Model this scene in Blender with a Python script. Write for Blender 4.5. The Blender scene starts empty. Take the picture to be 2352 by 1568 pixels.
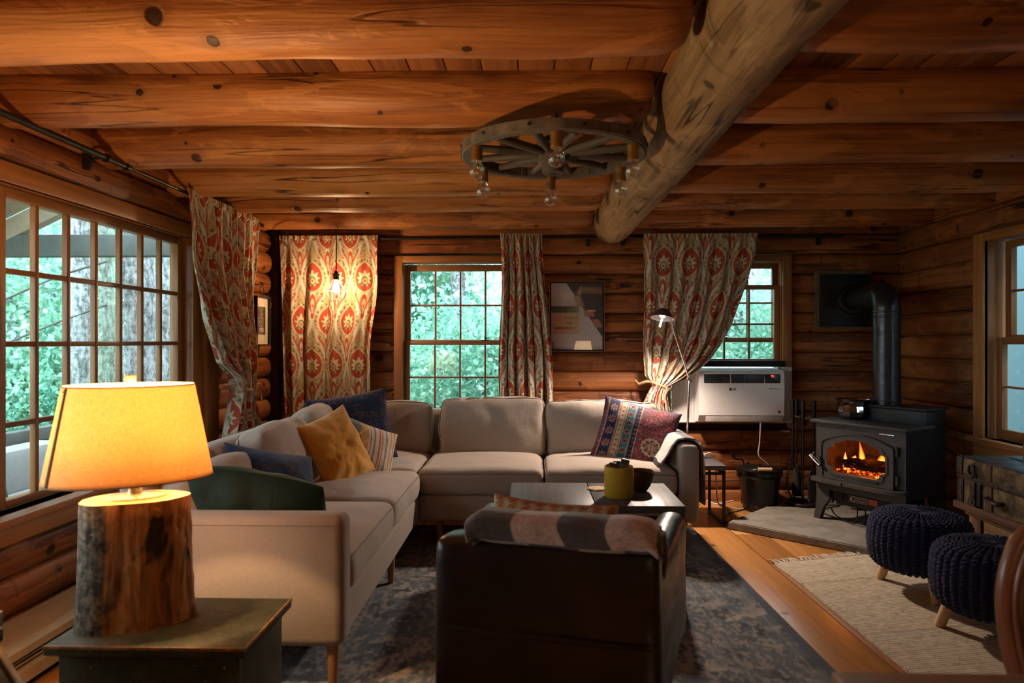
import bpy, bmesh, math, random
import numpy as np
from mathutils import Vector, Matrix, noise as mnoise

# ------------------------------------------------------------------ camera, world, exposure
SC = bpy.context.scene
COL = SC.collection
PI = math.pi
CAM_Z, FPX, YAW = 1.2, 1568.0, math.radians(1.5)
cam_d = bpy.data.cameras.new('camera')
cam_d.sensor_width = 36.0
cam_d.lens = 24.0
cam_d.clip_start = 0.02
cam_d.dof.use_dof = True
cam_d.dof.focus_distance = 4.2
cam_d.dof.aperture_fstop = 3.2
cam = bpy.data.objects.new('camera', cam_d)
cam.location = (0, 0, CAM_Z)
cam.rotation_euler = (PI / 2, 0, YAW)
COL.objects.link(cam)
SC.camera = cam
SC.view_settings.view_transform = 'Standard'
SC.view_settings.look = 'None'
SC.view_settings.gamma = 1.0
SC.view_settings.use_curve_mapping = False
SC.view_settings.exposure = 0.2
SC.cycles.max_bounces = 7
SC.cycles.diffuse_bounces = 4
SC.cycles.glossy_bounces = 3
SC.cycles.transparent_max_bounces = 16
SC.cycles.sample_clamp_indirect = 4.0
SC.cycles.use_denoising = True
SC.cycles.adaptive_threshold = 0.02

world = bpy.data.worlds.new('overcast_sky')
SC.world = world
world.use_nodes = True
wb = world.node_tree.nodes['Background']
wb.inputs['Color'].default_value = (0.74, 0.90, 1.0, 1)
wb.inputs['Strength'].default_value = 8.0


def lamp(name, kind, loc, energy, col, size=0.03, rot=None, spot=None, blend=0.3):
    d = bpy.data.lights.new(name, kind)
    d.energy = energy
    d.color = col
    d.shadow_soft_size = size
    if spot:
        d.spot_size = spot
        d.spot_blend = blend
    o = bpy.data.objects.new(name, d)
    o.location = loc
    if rot:
        o.rotation_euler = rot
    COL.objects.link(o)
    return o


WARM = (1.0, 0.60, 0.28)
SOFTWHITE = (1.0, 0.80, 0.66)


def at_y(px, py, Y):
    """point on the vertical plane y = Y seen at photo pixel (px, py)"""
    dx, dz = (px - 1176.0) / FPX, (784.0 - py) / FPX
    c, s = math.cos(YAW), math.sin(YAW)
    d = Vector((c * dx - s, s * dx + c, dz))
    k = Y / d.y
    return Vector((d.x * k, Y, CAM_Z + d.z * k))


def at_x(px, py, X):
    p = at_y(px, py, 1.0)
    k = X / p.x
    return Vector((X, k, CAM_Z + (p.z - CAM_Z) * k))


def at_z(px, py, Z):
    p = at_y(px, py, 1.0)
    k = (Z - CAM_Z) / (p.z - CAM_Z)
    return Vector((p.x * k, k, Z))


# ------------------------------------------------------------------ mesh helpers
ROOTM = {}
RNG = random.Random(7)


def tag(o, label=None, cat=None, group=None, kind=None):
    if label: o['label'] = label
    if cat: o['category'] = cat
    if group: o['group'] = group
    if kind: o['kind'] = kind
    return o


def thing(name, label, cat, loc=(0, 0, 0), rz=0.0, group=None, kind=None):
    o = bpy.data.objects.new(name, None)
    o.empty_display_size = 0.05
    o.location = loc
    o.rotation_euler = (0, 0, rz)
    COL.objects.link(o)
    ROOTM[o.name] = Matrix.Translation(Vector(loc)) @ Matrix.Rotation(rz, 4, 'Z')
    tag(o, label, cat, group, kind)
    return o


def link(name, me, mats, parent=None, world=True, angle=38):
    if not isinstance(mats, (list, tuple)):
        mats = [mats]
    for m in mats:
        me.materials.append(m)
    if angle is not None and len(me.polygons):
        me.polygons.foreach_set('use_smooth', [True] * len(me.polygons))
        me.set_sharp_from_angle(angle=math.radians(angle))
    o = bpy.data.objects.new(name, me)
    COL.objects.link(o)
    if parent is not None:
        M = ROOTM.get(parent.name, Matrix.Identity(4))
        if world:
            me.transform(M.inverted())
        o.parent = parent
        ROOTM[o.name] = M
    else:
        ROOTM[o.name] = Matrix.Identity(4)
    return o


class MB:
    def __init__(s):
        s.v, s.f, s.uv, s.mi = [], [], [], []
        s.M = None

    def add(s, vs, fs, uvs=None, m=0):
        o = len(s.v)
        if s.M is not None:
            vs = [s.M @ Vector(p) for p in vs]
        s.v.extend([tuple(p) for p in vs])
        for i, f in enumerate(fs):
            s.f.append([k + o for k in f])
            s.uv.append(uvs[i] if uvs else None)
            s.mi.append(m)
        return s

    def box(s, c, d, bev=0.0, R=None, m=0, rnd=None, seg=2):
        """box centred c with full dims d, uv in metres with u along the longest side"""
        bm = bmesh.new()
        bmesh.ops.create_cube(bm, size=1.0)
        for v in bm.verts:
            v.co = Vector((v.co.x * d[0], v.co.y * d[1], v.co.z * d[2]))
        if bev > 0:
            bmesh.ops.bevel(bm, geom=bm.edges[:], offset=min(bev, 0.49 * min(d)), segments=seg, affect='EDGES', profile=0.5)
        bm.normal_update()
        la = max(range(3), key=lambda i: d[i])
        ot = [i for i in range(3) if i != la]
        if rnd is None:
            rnd = RNG.random()
        ou, ov = rnd * 53.7, (rnd * 977.3) % 31.0
        vs = [v.co.copy() for v in bm.verts]
        bm.verts.index_update()
        fs, uvs = [], []
        for f in bm.faces:
            n = f.normal
            na = max(range(3), key=lambda i: abs(n[i]))
            u = []
            for v in f.verts:
                if na == la:
                    u.append((v.co[ot[0]] + ou, v.co[ot[1]] + ov))
                else:
                    o2 = [i for i in ot if i != na][0]
                    u.append((v.co[la] + ou, v.co[o2] + ov + (0.3 if na == ot[0] else 0)))
            fs.append([v.index for v in f.verts])
            uvs.append(u)
        bm.free()
        c = Vector(c)
        vs = [(R @ p if R is not None else p) + c for p in vs]
        return s.add(vs, fs, uvs, m)

    def bb(s, x0, x1, y0, y1, z0, z1, bev=0.0, m=0, rnd=None):
        return s.box(((x0 + x1) / 2, (y0 + y1) / 2, (z0 + z1) / 2), (abs(x1 - x0), abs(y1 - y0), abs(z1 - z0)), bev, None, m, rnd)

    def cyl(s, p0, p1, r0, r1=None, n=20, caps=True, m=0, mcap=None):
        p0, p1 = Vector(p0), Vector(p1)
        r1 = r0 if r1 is None else r1
        a = (p1 - p0)
        L = a.length
        a.normalize()
        t = Vector((0, 0, 1)) if abs(a.z) < 0.9 else Vector((1, 0, 0))
        x = a.cross(t).normalized()
        y = a.cross(x)
        vs = []
        for p, r in ((p0, r0), (p1, r1)):
            for i in range(n):
                an = 2 * PI * i / n
                vs.append(p + (x * math.cos(an) + y * math.sin(an)) * r)
        fs, uv = [], []
        for i in range(n):
            j = (i + 1) % n
            fs.append([i, j, n + j, n + i])
            v0, v1 = i / n * 2 * PI * r0, (i + 1) / n * 2 * PI * r0
            uv.append([(0, v0), (0, v1), (L, v1), (L, v0)])
        s.add(vs, fs, uv, m)
        if caps:
            for k, p, r, q in ((0, p0, r0, -1), (n, p1, r1, 1)):
                if r > 1e-5:
                    ring = [vs[k + i] for i in range(n)]
                    idx = list(range(n))
                    if q > 0: idx = idx
                    else: idx = idx[::-1]
                    u = [((math.cos(2 * PI * i / n)) * r, math.sin(2 * PI * i / n) * r) for i in idx]
                    s.add(ring, [idx], [u], m if mcap is None else mcap)
        return s

    def lathe(s, prof, c=(0, 0, 0), n=32, m=0, sx=1.0, sy=1.0, rot=0.0):
        """prof: (r, z) list, axis z through c; sx, sy make it oval"""
        c = Vector(c)
        vs, fs, uv = [], [], []
        cr, sr = math.cos(rot), math.sin(rot)
        L = 0
        Ls = []
        for k, (r, z) in enumerate(prof):
            if k: L += math.hypot(r - prof[k - 1][0], z - prof[k - 1][1])
            Ls.append(L)
            for i in range(n):
                an = 2 * PI * i / n
                x, y = r * sx * math.cos(an), r * sy * math.sin(an)
                vs.append(c + Vector((x * cr - y * sr, x * sr + y * cr, z)))
        for k in range(len(prof) - 1):
            rr = max(prof[k][0], prof[k + 1][0])
            for i in range(n):
                j = (i + 1) % n
                fs.append([k * n + i, k * n + j, (k + 1) * n + j, (k + 1) * n + i])
                a0, a1 = i / n * 2 * PI * rr, (i + 1) / n * 2 * PI * rr
                uv.append([(Ls[k], a0), (Ls[k], a1), (Ls[k + 1], a1), (Ls[k + 1], a0)])
        return s.add(vs, fs, uv, m)

    def ball(s, c, r, n=16, m=0, sz=1.0):
        k = max(6, n // 2)
        return s.lathe([(max(1e-4, r * math.sin(PI * i / k)), -r * sz * math.cos(PI * i / k)) for i in range(k + 1)], c, n, m)

    def tube(s, pts, r, n=8, sub=6, closed=False, m=0, flat=None):
        pts = [Vector(p) for p in pts]
        if sub > 1 and len(pts) > 2:
            q = []
            N = len(pts)
            for i in range(N if closed else N - 1):
                if closed:
                    a, b, c, d = pts[(i - 1) % N], pts[i], pts[(i + 1) % N], pts[(i + 2) % N]
                else:
                    a, b, c, d = pts[max(i - 1, 0)], pts[i], pts[i + 1], pts[min(i + 2, N - 1)]
                for k in range(sub):
                    t = k / sub
                    q.append(0.5 * ((2 * b) + (c - a) * t + (2 * a - 5 * b + 4 * c - d) * t * t + (3 * b - a - 3 * c + d) * t ** 3))
            if not closed: q.append(pts[-1])
            pts = q
        N = len(pts)
        rs = r if isinstance(r, (list, tuple)) else None
        vs, fs, uv = [], [], []
        prev = None
        L = 0
        Ls = []
        for i, p in enumerate(pts):
            if i: L += (p - pts[i - 1]).length
            Ls.append(L)
            if closed: tdir = pts[(i + 1) % N] - pts[i - 1]
            else: tdir = pts[min(i + 1, N - 1)] - pts[max(i - 1, 0)]
            tdir.normalize()
            if prev is None:
                up = Vector((0, 0, 1)) if abs(tdir.z) < 0.9 else Vector((1, 0, 0))
                x = tdir.cross(up).normalized()
            else:
                x = (prev - tdir * prev.dot(tdir)).normalized()
            prev = x
            y = tdir.cross(x)
            if rs:
                f = i / (N - 1) * (len(rs) - 1)
                k = min(int(f), len(rs) - 2)
                rr = rs[k] + (rs[k + 1] - rs[k]) * (f - k)
            else:
                rr = r
            for j in range(n):
                an = 2 * PI * j / n
                fx = 1.0 if flat is None else flat
                vs.append(p + (x * math.cos(an) * fx + y * math.sin(an)) * rr)
        rr0 = rs[0] if rs else r
        for i in range(N if closed else N - 1):
            i2 = (i + 1) % N
            for j in range(n):
                k = (j + 1) % n
                fs.append([i * n + j, i * n + k, i2 * n + k, i2 * n + j])
                v0, v1 = j / n * 6.28 * rr0, (j + 1) / n * 6.28 * rr0
                u0 = Ls[i]
                u1 = Ls[i2] if i2 else Ls[i] + 0.01
                uv.append([(u0, v0), (u0, v1), (u1, v1), (u1, v0)])
        if not closed:
            fs.append(list(range(n))[::-1]); uv.append([(0, 0)] * n)
            fs.append([(N - 1) * n + j for j in range(n)]); uv.append([(0, 0)] * n)
        return s.add(vs, fs, uv, m)

    def prism(s, poly, y0, y1, m=0):
        """poly: (x, z) outline extruded from y0 to y1"""
        n = len(poly)
        vs = [(x, y0, z) for x, z in poly] + [(x, y1, z) for x, z in poly]
        rnd = RNG.random() * 40
        fs = [list(range(n)), [n + i for i in range(n)][::-1]]
        uv = [[(poly[i][0] + rnd, poly[i][1]) for i in f] for f in (range(n), list(range(n))[::-1])]
        for i in range(n):
            j = (i + 1) % n
            fs.append([i, n + i, n + j, j])
            uv.append([(y0 + rnd, i * .1), (y1 + rnd, i * .1), (y1 + rnd, i * .1 + .1), (y0 + rnd, i * .1 + .1)])
        return s.add(vs, fs, uv, m)

    def ring(s, outer, inner, y0, y1, m=0):
        """plate with a hole: outer / inner (x, z) outlines with the same point count"""
        n = len(outer)
        vs = [(x, y0, z) for x, z in outer] + [(x, y0, z) for x, z in inner] + [(x, y1, z) for x, z in outer] + [(x, y1, z) for x, z in inner]
        fs = []
        for i in range(n):
            j = (i + 1) % n
            fs += [[i, j, n + j, n + i], [2 * n + i, 3 * n + i, 3 * n + j, 2 * n + j], [i, 2 * n + i, 2 * n + j, j], [n + i, n + j, 3 * n + j, 3 * n + i]]
        uv = [[(vs[k][0], vs[k][2]) for k in f] for f in fs]
        return s.add(vs, fs, uv, m)

    def log(s, p0, p1, r, seed=0, n=24, step=0.07, wob=0.05, a=1.0, b=1.0, ex=2.0, round0=0.0, round1=0.0, tip0=1.0, tip1=1.0, m=0, mcap=1, sag=0.0, up=None):
        """a log from p0 to p1; a, b scale the section (b along up), ex flattens it; ends may be rounded or tapered"""
        p0, p1 = Vector(p0), Vector(p1)
        ax = p1 - p0
        L = ax.length
        ax.normalize()
        upv = Vector(up) if up else (Vector((0, 0, 1)) if abs(ax.z) < 0.9 else Vector((0, 1, 0)))
        x = ax.cross(upv).normalized()
        y = x.cross(ax)
        ts = [0.0]
        for rr, in ((round0,),):
            if rr > 0: ts += [rr * k for k in (0.06, 0.16, 0.32, 0.55, 0.8, 1.0)]
        k = max(2, int(L / step))
        lo, hi = (round0 if round0 > 0 else 0.0), L - (round1 if round1 > 0 else 0.0)
        ts += [lo + (hi - lo) * i / k for i in range(1, k)]
        ts.append(hi)
        if round1 > 0: ts += [L - round1 * q for q in (0.8, 0.55, 0.32, 0.16, 0.06, 0.0)]
        vs, fs, uv = [], [], []
        for t in ts:
            g = 1.0
            if round0 > 0 and t < round0:
                q = 1 - t / round0
                g = tip0 + (1 - tip0) * math.sqrt(max(0, 1 - q * q))
            if round1 > 0 and t > L - round1:
                q = 1 - (L - t) / round1
                g = tip1 + (1 - tip1) * math.sqrt(max(0, 1 - q * q))
            c = p0 + ax * t
            w = 1 + wob * mnoise.noise((t * 1.3 + seed * 17.1, seed * 3.7, 0.3)) + 0.4 * wob * mnoise.noise((t * 4.1, seed * 9.7, 1.3))
            dx = 0.12 * wob * r * 10 * mnoise.noise((t * 0.8, seed * 5.1, 7.7)) * 0.5
            for i in range(n):
                an = 2 * PI * i / n
                ca, sa = math.cos(an), math.sin(an)
                if ex != 2.0:
                    ca = math.copysign(abs(ca) ** (2 / ex), ca)
                    sa = math.copysign(abs(sa) ** (2 / ex), sa)
                w2 = w + 0.5 * wob * mnoise.noise((t * 2.2 + seed, math.cos(an) * 1.1, math.sin(an) * 1.1 + seed * 2))
                vs.append(c + (x * ca * a + y * sa * b) * (r * g * w2) + y * dx)
        N = len(ts)
        us, vo = seed * 7.31, seed * 3.17
        for i in range(N - 1):
            for j in range(n):
                k2 = (j + 1) % n
                fs.append([i * n + j, i * n + k2, (i + 1) * n + k2, (i + 1) * n + j])
                v0, v1 = j / n * 6.283 * r + vo, (j + 1) / n * 6.283 * r + vo
                uv.append([(ts[i] + us, v0), (ts[i] + us, v1), (ts[i + 1] + us, v1), (ts[i + 1] + us, v0)])
        s.add(vs, fs, uv, m)
        cuv = [(math.cos(2 * PI * j / n) * r, math.sin(2 * PI * j / n) * r) for j in range(n)]
        s.add(vs[:n], [list(range(n))[::-1]], [cuv[::-1]], mcap)
        s.add(vs[-n:], [list(range(n))], [cuv], mcap)
        return s

    def build(s, name, mats, parent=None, world=True, angle=38, flip=True):
        me = bpy.data.meshes.new(name)
        me.from_pydata(s.v, [], s.f)
        ul = me.uv_layers.new(name='UVMap')
        flat = []
        for f, u in zip(s.f, s.uv):
            if u is None:
                flat.extend([0.0, 0.0] * len(f))
            else:
                for a in u: flat.extend((a[0], a[1]))
        ul.data.foreach_set('uv', flat)
        me.polygons.foreach_set('material_index', s.mi)
        if flip:
            bm = bmesh.new()
            bm.from_mesh(me)
            bmesh.ops.recalc_face_normals(bm, faces=bm.faces[:])
            bm.to_mesh(me)
            bm.free()
        me.update()
        return link(name, me, mats, parent, world, angle)


def grid_obj(name, P, mat, parent=None, col=None, uv=None, closed_u=False, thick=0.0, world=True, angle=70, extra=None):
    """P: (nv, nu, 3) numpy grid; col: (nv, nu, 3) linear colours; uv: (nv, nu, 2)"""
    Ps, cs, us = [P], [col], [uv]
    if extra is not None:            # further grids of the same mesh
        for e in extra:
            Ps.append(e[0]); cs.append(e[1]); us.append(e[2])
    V, F, C, U = [], [], [], []
    off = 0
    for p, c, u in zip(Ps, cs, us):
        nv, nu = p.shape[:2]
        V.append(p.reshape(-1, 3))
        idx = np.arange(nv * nu).reshape(nv, nu) + off
        if closed_u:
            r = np.roll(idx, -1, axis=1)
            q = np.stack([idx[:-1], r[:-1], r[1:], idx[1:]], -1)
        else:
            q = np.stack([idx[:-1, :-1], idx[:-1, 1:], idx[1:, 1:], idx[1:, :-1]], -1)
        F.append(q.reshape(-1, 4))
        if c is not None: C.append(c.reshape(-1, 3))
        if u is not None: U.append(u.reshape(-1, 2))
        off += nv * nu
    V = np.concatenate(V).astype(np.float32)
    F = np.concatenate(F).astype(np.int32)
    me = bpy.data.meshes.new(name)
    me.vertices.add(len(V))
    me.vertices.foreach_set('co', V.ravel())
    me.loops.add(F.size)
    me.loops.foreach_set('vertex_index', F.ravel())
    me.polygons.add(len(F))
    me.polygons.foreach_set('loop_start', np.arange(0, F.size, 4, dtype=np.int32))
    me.update(calc_edges=True)
    me.validate()
    if C:
        C = np.concatenate(C)
        a = me.color_attributes.new('Col', 'FLOAT_COLOR', 'POINT')
        a.data.foreach_set('color', np.concatenate([np.clip(C, 0, 1), np.ones((len(C), 1))], 1).astype(np.float32).ravel())
    if U:
        U = np.concatenate(U)
        ul = me.uv_layers.new(name='UVMap')
        ul.data.foreach_set('uv', U[F.ravel()].astype(np.float32).ravel())
    o = link(name, me, mat, parent, world, angle)
    if thick > 0:
        md = o.modifiers.new('thickness', 'SOLIDIFY')
        md.thickness = thick
        md.offset = 0
    return o


def vnoise(x, y, seed=0):
    """smooth value noise on numpy arrays, -1..1"""
    x = np.asarray(x, float); y = np.asarray(y, float)
    xi, yi = np.floor(x).astype(np.int64), np.floor(y).astype(np.int64)
    fx, fy = x - xi, y - yi
    fx, fy = fx * fx * (3 - 2 * fx), fy * fy * (3 - 2 * fy)

    def h(a, b):
        n = (a * 374761393 + b * 668265263 + seed * 1442695041) & 0xffffffff
        n = ((n ^ (n >> 13)) * 1274126177) & 0xffffffff
        return ((n ^ (n >> 16)) & 0xffff) / 32767.5 - 1
    return (h(xi, yi) * (1 - fx) + h(xi + 1, yi) * fx) * (1 - fy) + (h(xi, yi + 1) * (1 - fx) + h(xi + 1, yi + 1) * fx) * fy


def fbm(x, y, seed=0, o=4):
    r, a, t = 0, 1.0, 0
    for k in range(o):
        r = r + a * vnoise(x * 2 ** k, y * 2 ** k, seed + k * 13)
        t += a
        a *= 0.5
    return r / t


def sst(e0, e1, x):
    t = np.clip((x - e0) / (e1 - e0), 0, 1)
    return t * t * (3 - 2 * t)


def lerp3(c, col, f):
    f = np.asarray(f)[..., None]
    return c * (1 - f) + np.array(col) * f


def lin(r, g, b):
    f = lambda c: (c / 255 / 12.92) if c / 255 <= 0.04045 else ((c / 255 + 0.055) / 1.055) ** 2.4
    return (f(r), f(g), f(b))


# ------------------------------------------------------------------ materials
class NT:
    def __init__(s, name):
        s.mat = bpy.data.materials.new(name)
        s.mat.use_nodes = True
        s.t = s.mat.node_tree
        s.t.nodes.clear()
        s.out = s.t.nodes.new('ShaderNodeOutputMaterial')

    def n(s, typ, ins=None, **props):
        nd = s.t.nodes.new(typ)
        for k, v in props.items(): setattr(nd, k, v)
        for k, v in (ins or {}).items(): s.set(nd.inputs[k], v)
        return nd

    def set(s, sock, v):
        if isinstance(v, bpy.types.NodeSocket): s.t.links.new(v, sock)
        else:
            if sock.type == 'RGBA' and len(v) == 3: v = (*v, 1)
            sock.default_value = v

    def uv(s): return s.n('ShaderNodeTexCoord').outputs['UV']
    def obj(s): return s.n('ShaderNodeTexCoord').outputs['Object']
    def scale(s, vec, sc): return s.n('ShaderNodeMapping', {'Vector': vec, 'Scale': sc}).outputs[0]
    def noise(s, vec, sc=1.0, det=3.0, rough=0.5, dist=0.0, col=False):
        nd = s.n('ShaderNodeTexNoise', {'Vector': vec, 'Scale': sc, 'Detail': det, 'Roughness': rough, 'Distortion': dist})
        return nd.outputs['Color' if col else 'Fac']
    def voro(s, vec, sc=1.0, feature='F1', rand=1.0, dim='3D'):
        return s.n('ShaderNodeTexVoronoi', {'Vector': vec, 'Scale': sc, 'Randomness': rand}, feature=feature, voronoi_dimensions=dim)
    def m(s, op, a, b=0.0, c=0.0, clamp=False):
        nd = s.n('ShaderNodeMath', operation=op, use_clamp=clamp)
        s.set(nd.inputs[0], a); s.set(nd.inputs[1], b); s.set(nd.inputs[2], c)
        return nd.outputs[0]
    def ss(s, x, e0, e1, o0=0.0, o1=1.0):
        return s.n('ShaderNodeMapRange', {'Value': x, 'From Min': e0, 'From Max': e1, 'To Min': o0, 'To Max': o1}, interpolation_type='SMOOTHSTEP').outputs[0]
    def mix(s, f, a, b, mode='MIX'):
        nd = s.n('ShaderNodeMix', data_type='RGBA', blend_type=mode)
        s.set(nd.inputs[0], f); s.set(nd.inputs[6], a); s.set(nd.inputs[7], b)
        return nd.outputs[2]
    def ramp(s, f, stops):
        nd = s.n('ShaderNodeValToRGB', {'Fac': f})
        e = nd.color_ramp.elements
        while len(e) > 1: e.remove(e[-1])
        e[0].position, e[0].color = stops[0][0], (*stops[0][1], 1)
        for p, c in stops[1:]:
            x = e.new(p); x.color = (*c, 1)
        return nd.outputs[0]
    def bump(s, h, st=0.3, d=0.01): return s.n('ShaderNodeBump', {'Height': h, 'Strength': st, 'Distance': d}).outputs[0]
    def attr(s, name='Col'): return s.n('ShaderNodeAttribute', attribute_name=name).outputs['Color']
    def bsdf(s, col, rough=0.5, normal=None, metal=0.0, spec=0.5, **kw):
        nd = s.n('ShaderNodeBsdfPrincipled', {'Base Color': col, 'Roughness': rough, 'Metallic': metal, 'Specular IOR Level': spec})
        if normal is not None: s.set(nd.inputs['Normal'], normal)
        for k, v in kw.items(): s.set(nd.inputs[k.replace('_', ' ')], v)
        s.done(nd.outputs[0])
        return s.mat
    def done(s, sh):
        s.t.links.new(sh, s.out.inputs['Surface'])
        return s.mat


def plain(name, col, rough=0.5, metal=0.0, spec=0.5, var=0.12, vs=18.0, bump=0.0, bs=120.0, **kw):
    """paint, metal, plastic: a base colour with faint mottling and optional fine bump"""
    t = NT(name)
    o = t.obj()
    f = t.noise(o, vs, 4.0, 0.6)
    c = t.mix(t.ss(f, 0.3, 0.7), [max(0, x * (1 - var)) for x in col], [min(1, x * (1 + var)) for x in col])
    r = t.ss(t.noise(o, vs * 1.7, 3.0), 0.3, 0.7, max(0.02, rough - 0.06), min(1, rough + 0.06))
    nrm = t.bump(t.noise(o, bs, 3.0), bump, 0.004) if bump > 0 else None
    return t.bsdf(c, r, nrm, metal, spec, **kw)


def wood(name, dark, mid, light, knots=1.0, cracks=1.0, rough=0.5, spec=0.35, gs=1.0, bump=0.35, kscale=3.3, gate=0.62, chk=0.0, tone=0.35):
    """timber in uv metres: u runs along the grain"""
    t = NT(name)
    uv = t.uv()
    warp = t.noise(t.scale(uv, (1.6, 5, 1)), 1.0, 2.0)
    uvw = t.n('ShaderNodeVectorMath', operation='ADD')
    t.set(uvw.inputs[0], uv)
    cmb = t.n('ShaderNodeCombineXYZ', {'Y': t.m('MULTIPLY', t.m('SUBTRACT', warp, 0.5), 0.05)})
    t.set(uvw.inputs[1], cmb.outputs[0])
    w = uvw.outputs[0]
    g1 = t.noise(t.scale(w, (1.4 * gs, 34 * gs, 1)), 1.0, 4.0, 0.6)
    g2 = t.noise(t.scale(w, (5 * gs, 140 * gs, 1)), 1.0, 3.0, 0.6)
    bl = t.noise(t.scale(uv, (1.3, 5.0, 1)), 1.0, 3.0, 0.55)
    lo = t.noise(t.scale(uv, (0.21, 0.9, 1)), 1.0, 2.0, 0.5)
    f = t.m('ADD', t.m('MULTIPLY', g1, 0.55), t.m('ADD', t.m('MULTIPLY', g2, 0.22), t.m('ADD', t.m('MULTIPLY', bl, 0.45 if cracks > 0 else 0.25), t.m('MULTIPLY', t.m('SUBTRACT', lo, 0.5), tone * 2))))
    c = t.ramp(t.m('SUBTRACT', f, 0.11 if cracks > 0 else 0.01), [(0.30, dark), (0.5, mid), (0.70, light)])
    h = f
    if knots > 0:
        vo = t.voro(t.scale(uv, (1, 1, 1)), kscale, dim='2D')
        d = vo.outputs['Distance']
        dn = t.m('ADD', d, t.m('MULTIPLY', t.m('SUBTRACT', t.noise(uv, 26.0, 2.0), 0.5), 0.05))
        sel = t.n('ShaderNodeSeparateColor', {'Color': vo.outputs['Color']})
        gt = t.m('GREATER_THAN', sel.outputs[0], gate)
        rad = t.m('MULTIPLY_ADD', t.m('POWER', sel.outputs[1], 2.0), 0.085, 0.028)
        rel = t.m('DIVIDE', dn, rad)
        core = t.m('MULTIPLY', t.m('MULTIPLY', t.ss(rel, 1.1, 0.75), gt), knots)
        halo = t.m('MULTIPLY', t.m('MULTIPLY', t.ss(rel, 2.6, 0.9), gt), 0.45 * knots)
        c = t.mix(halo, c, [x * 0.62 for x in mid])
        c = t.mix(t.m('MULTIPLY', core, 0.93), c, [x * 0.16 for x in dark])
        h = t.m('SUBTRACT', h, t.m('MULTIPLY', core, 0.5))
    if cracks > 0:
        cn = t.noise(t.scale(w, (0.45, 11.0, 1)), 1.0, 2.0, 0.5, 0.0)
        band = t.m('ABSOLUTE', t.m('SUBTRACT', cn, 0.5))
        gate2 = t.ss(t.noise(t.scale(uv, (0.7, 2.5, 1)), 1.0, 1.0), 0.47, 0.56)
        ck = t.m('MULTIPLY', t.m('MULTIPLY', t.ss(band, 0.014, 0.003), gate2), cracks)
        c = t.mix(t.m('MULTIPLY', ck, 0.85), c, [x * 0.12 for x in dark])
        h = t.m('SUBTRACT', h, t.m('MULTIPLY', ck, 1.2))
        # rough axe and bark scars
        sc = t.ss(t.noise(t.scale(uv, (7, 16, 1)), 1.0, 5.0, 0.7), 0.63, 0.74)
        sg = t.ss(t.noise(t.scale(uv, (0.9, 2.0, 1)), 1.0, 2.0), 0.5, 0.62)
        c = t.mix(t.m('MULTIPLY', t.m('MULTIPLY', sc, sg), 0.75 * cracks), c, [x * 0.30 for x in dark])
        pl = t.ss(t.noise(t.scale(uv, (2.6, 7.5, 1)), 1.0, 5.0, 0.62, 0.8), 0.53, 0.60)
        c = t.mix(t.m('MULTIPLY', pl, 0.38 * cracks), c, [min(1, x * 1.28) for x in light])
        st = t.ss(t.noise(t.scale(w, (0.9, 26, 1)), 1.0, 3.0, 0.6), 0.60, 0.70)
        c = t.mix(t.m('MULTIPLY', st, 0.62 * cracks), c, [x * 0.7 for x in dark])
        sm = t.ss(t.noise(t.scale(uv, (1.7, 2.6, 1)), 1.0, 4.0, 0.6), 0.56, 0.72)
        c = t.mix(t.m('MULTIPLY', sm, 0.62 * cracks), c, [x * 0.8 for x in dark])
        h = t.m('ADD', h, t.m('MULTIPLY', pl, 0.12))
    if chk > 0:
        rg = t.noise(t.scale(uv, (14, 1.5, 1)), 1.0, 3.0, 0.6)
        c = t.mix(t.m('MULTIPLY', t.ss(rg, 0.58, 0.7), chk), c, [x * 0.4 for x in dark])
    r = t.ss(g1, 0.2, 0.8, rough + 0.1, rough - 0.08)
    return t.bsdf(c, r, t.bump(h, bump, 0.012), 0.0, spec)


def endgrain(name, dark, light):
    t = NT(name)
    uv = t.uv()
    ln = t.n('ShaderNodeVectorMath', operation='LENGTH')
    t.set(ln.inputs[0], uv)
    r = t.m('ADD', ln.outputs['Value'], t.m('MULTIPLY', t.noise(uv, 9.0, 3.0), 0.012))
    w = t.m('SINE', t.m('MULTIPLY', r, 900.0))
    f = t.m('MULTIPLY_ADD', w, 0.22, 0.5)
    f2 = t.m('ADD', f, t.m('MULTIPLY', t.m('SUBTRACT', t.noise(uv, 14.0, 4.0), 0.5), 0.7))
    return t.bsdf(t.mix(f2, dark, light), 0.7, t.bump(f2, 0.2, 0.004), spec=0.2)


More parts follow.
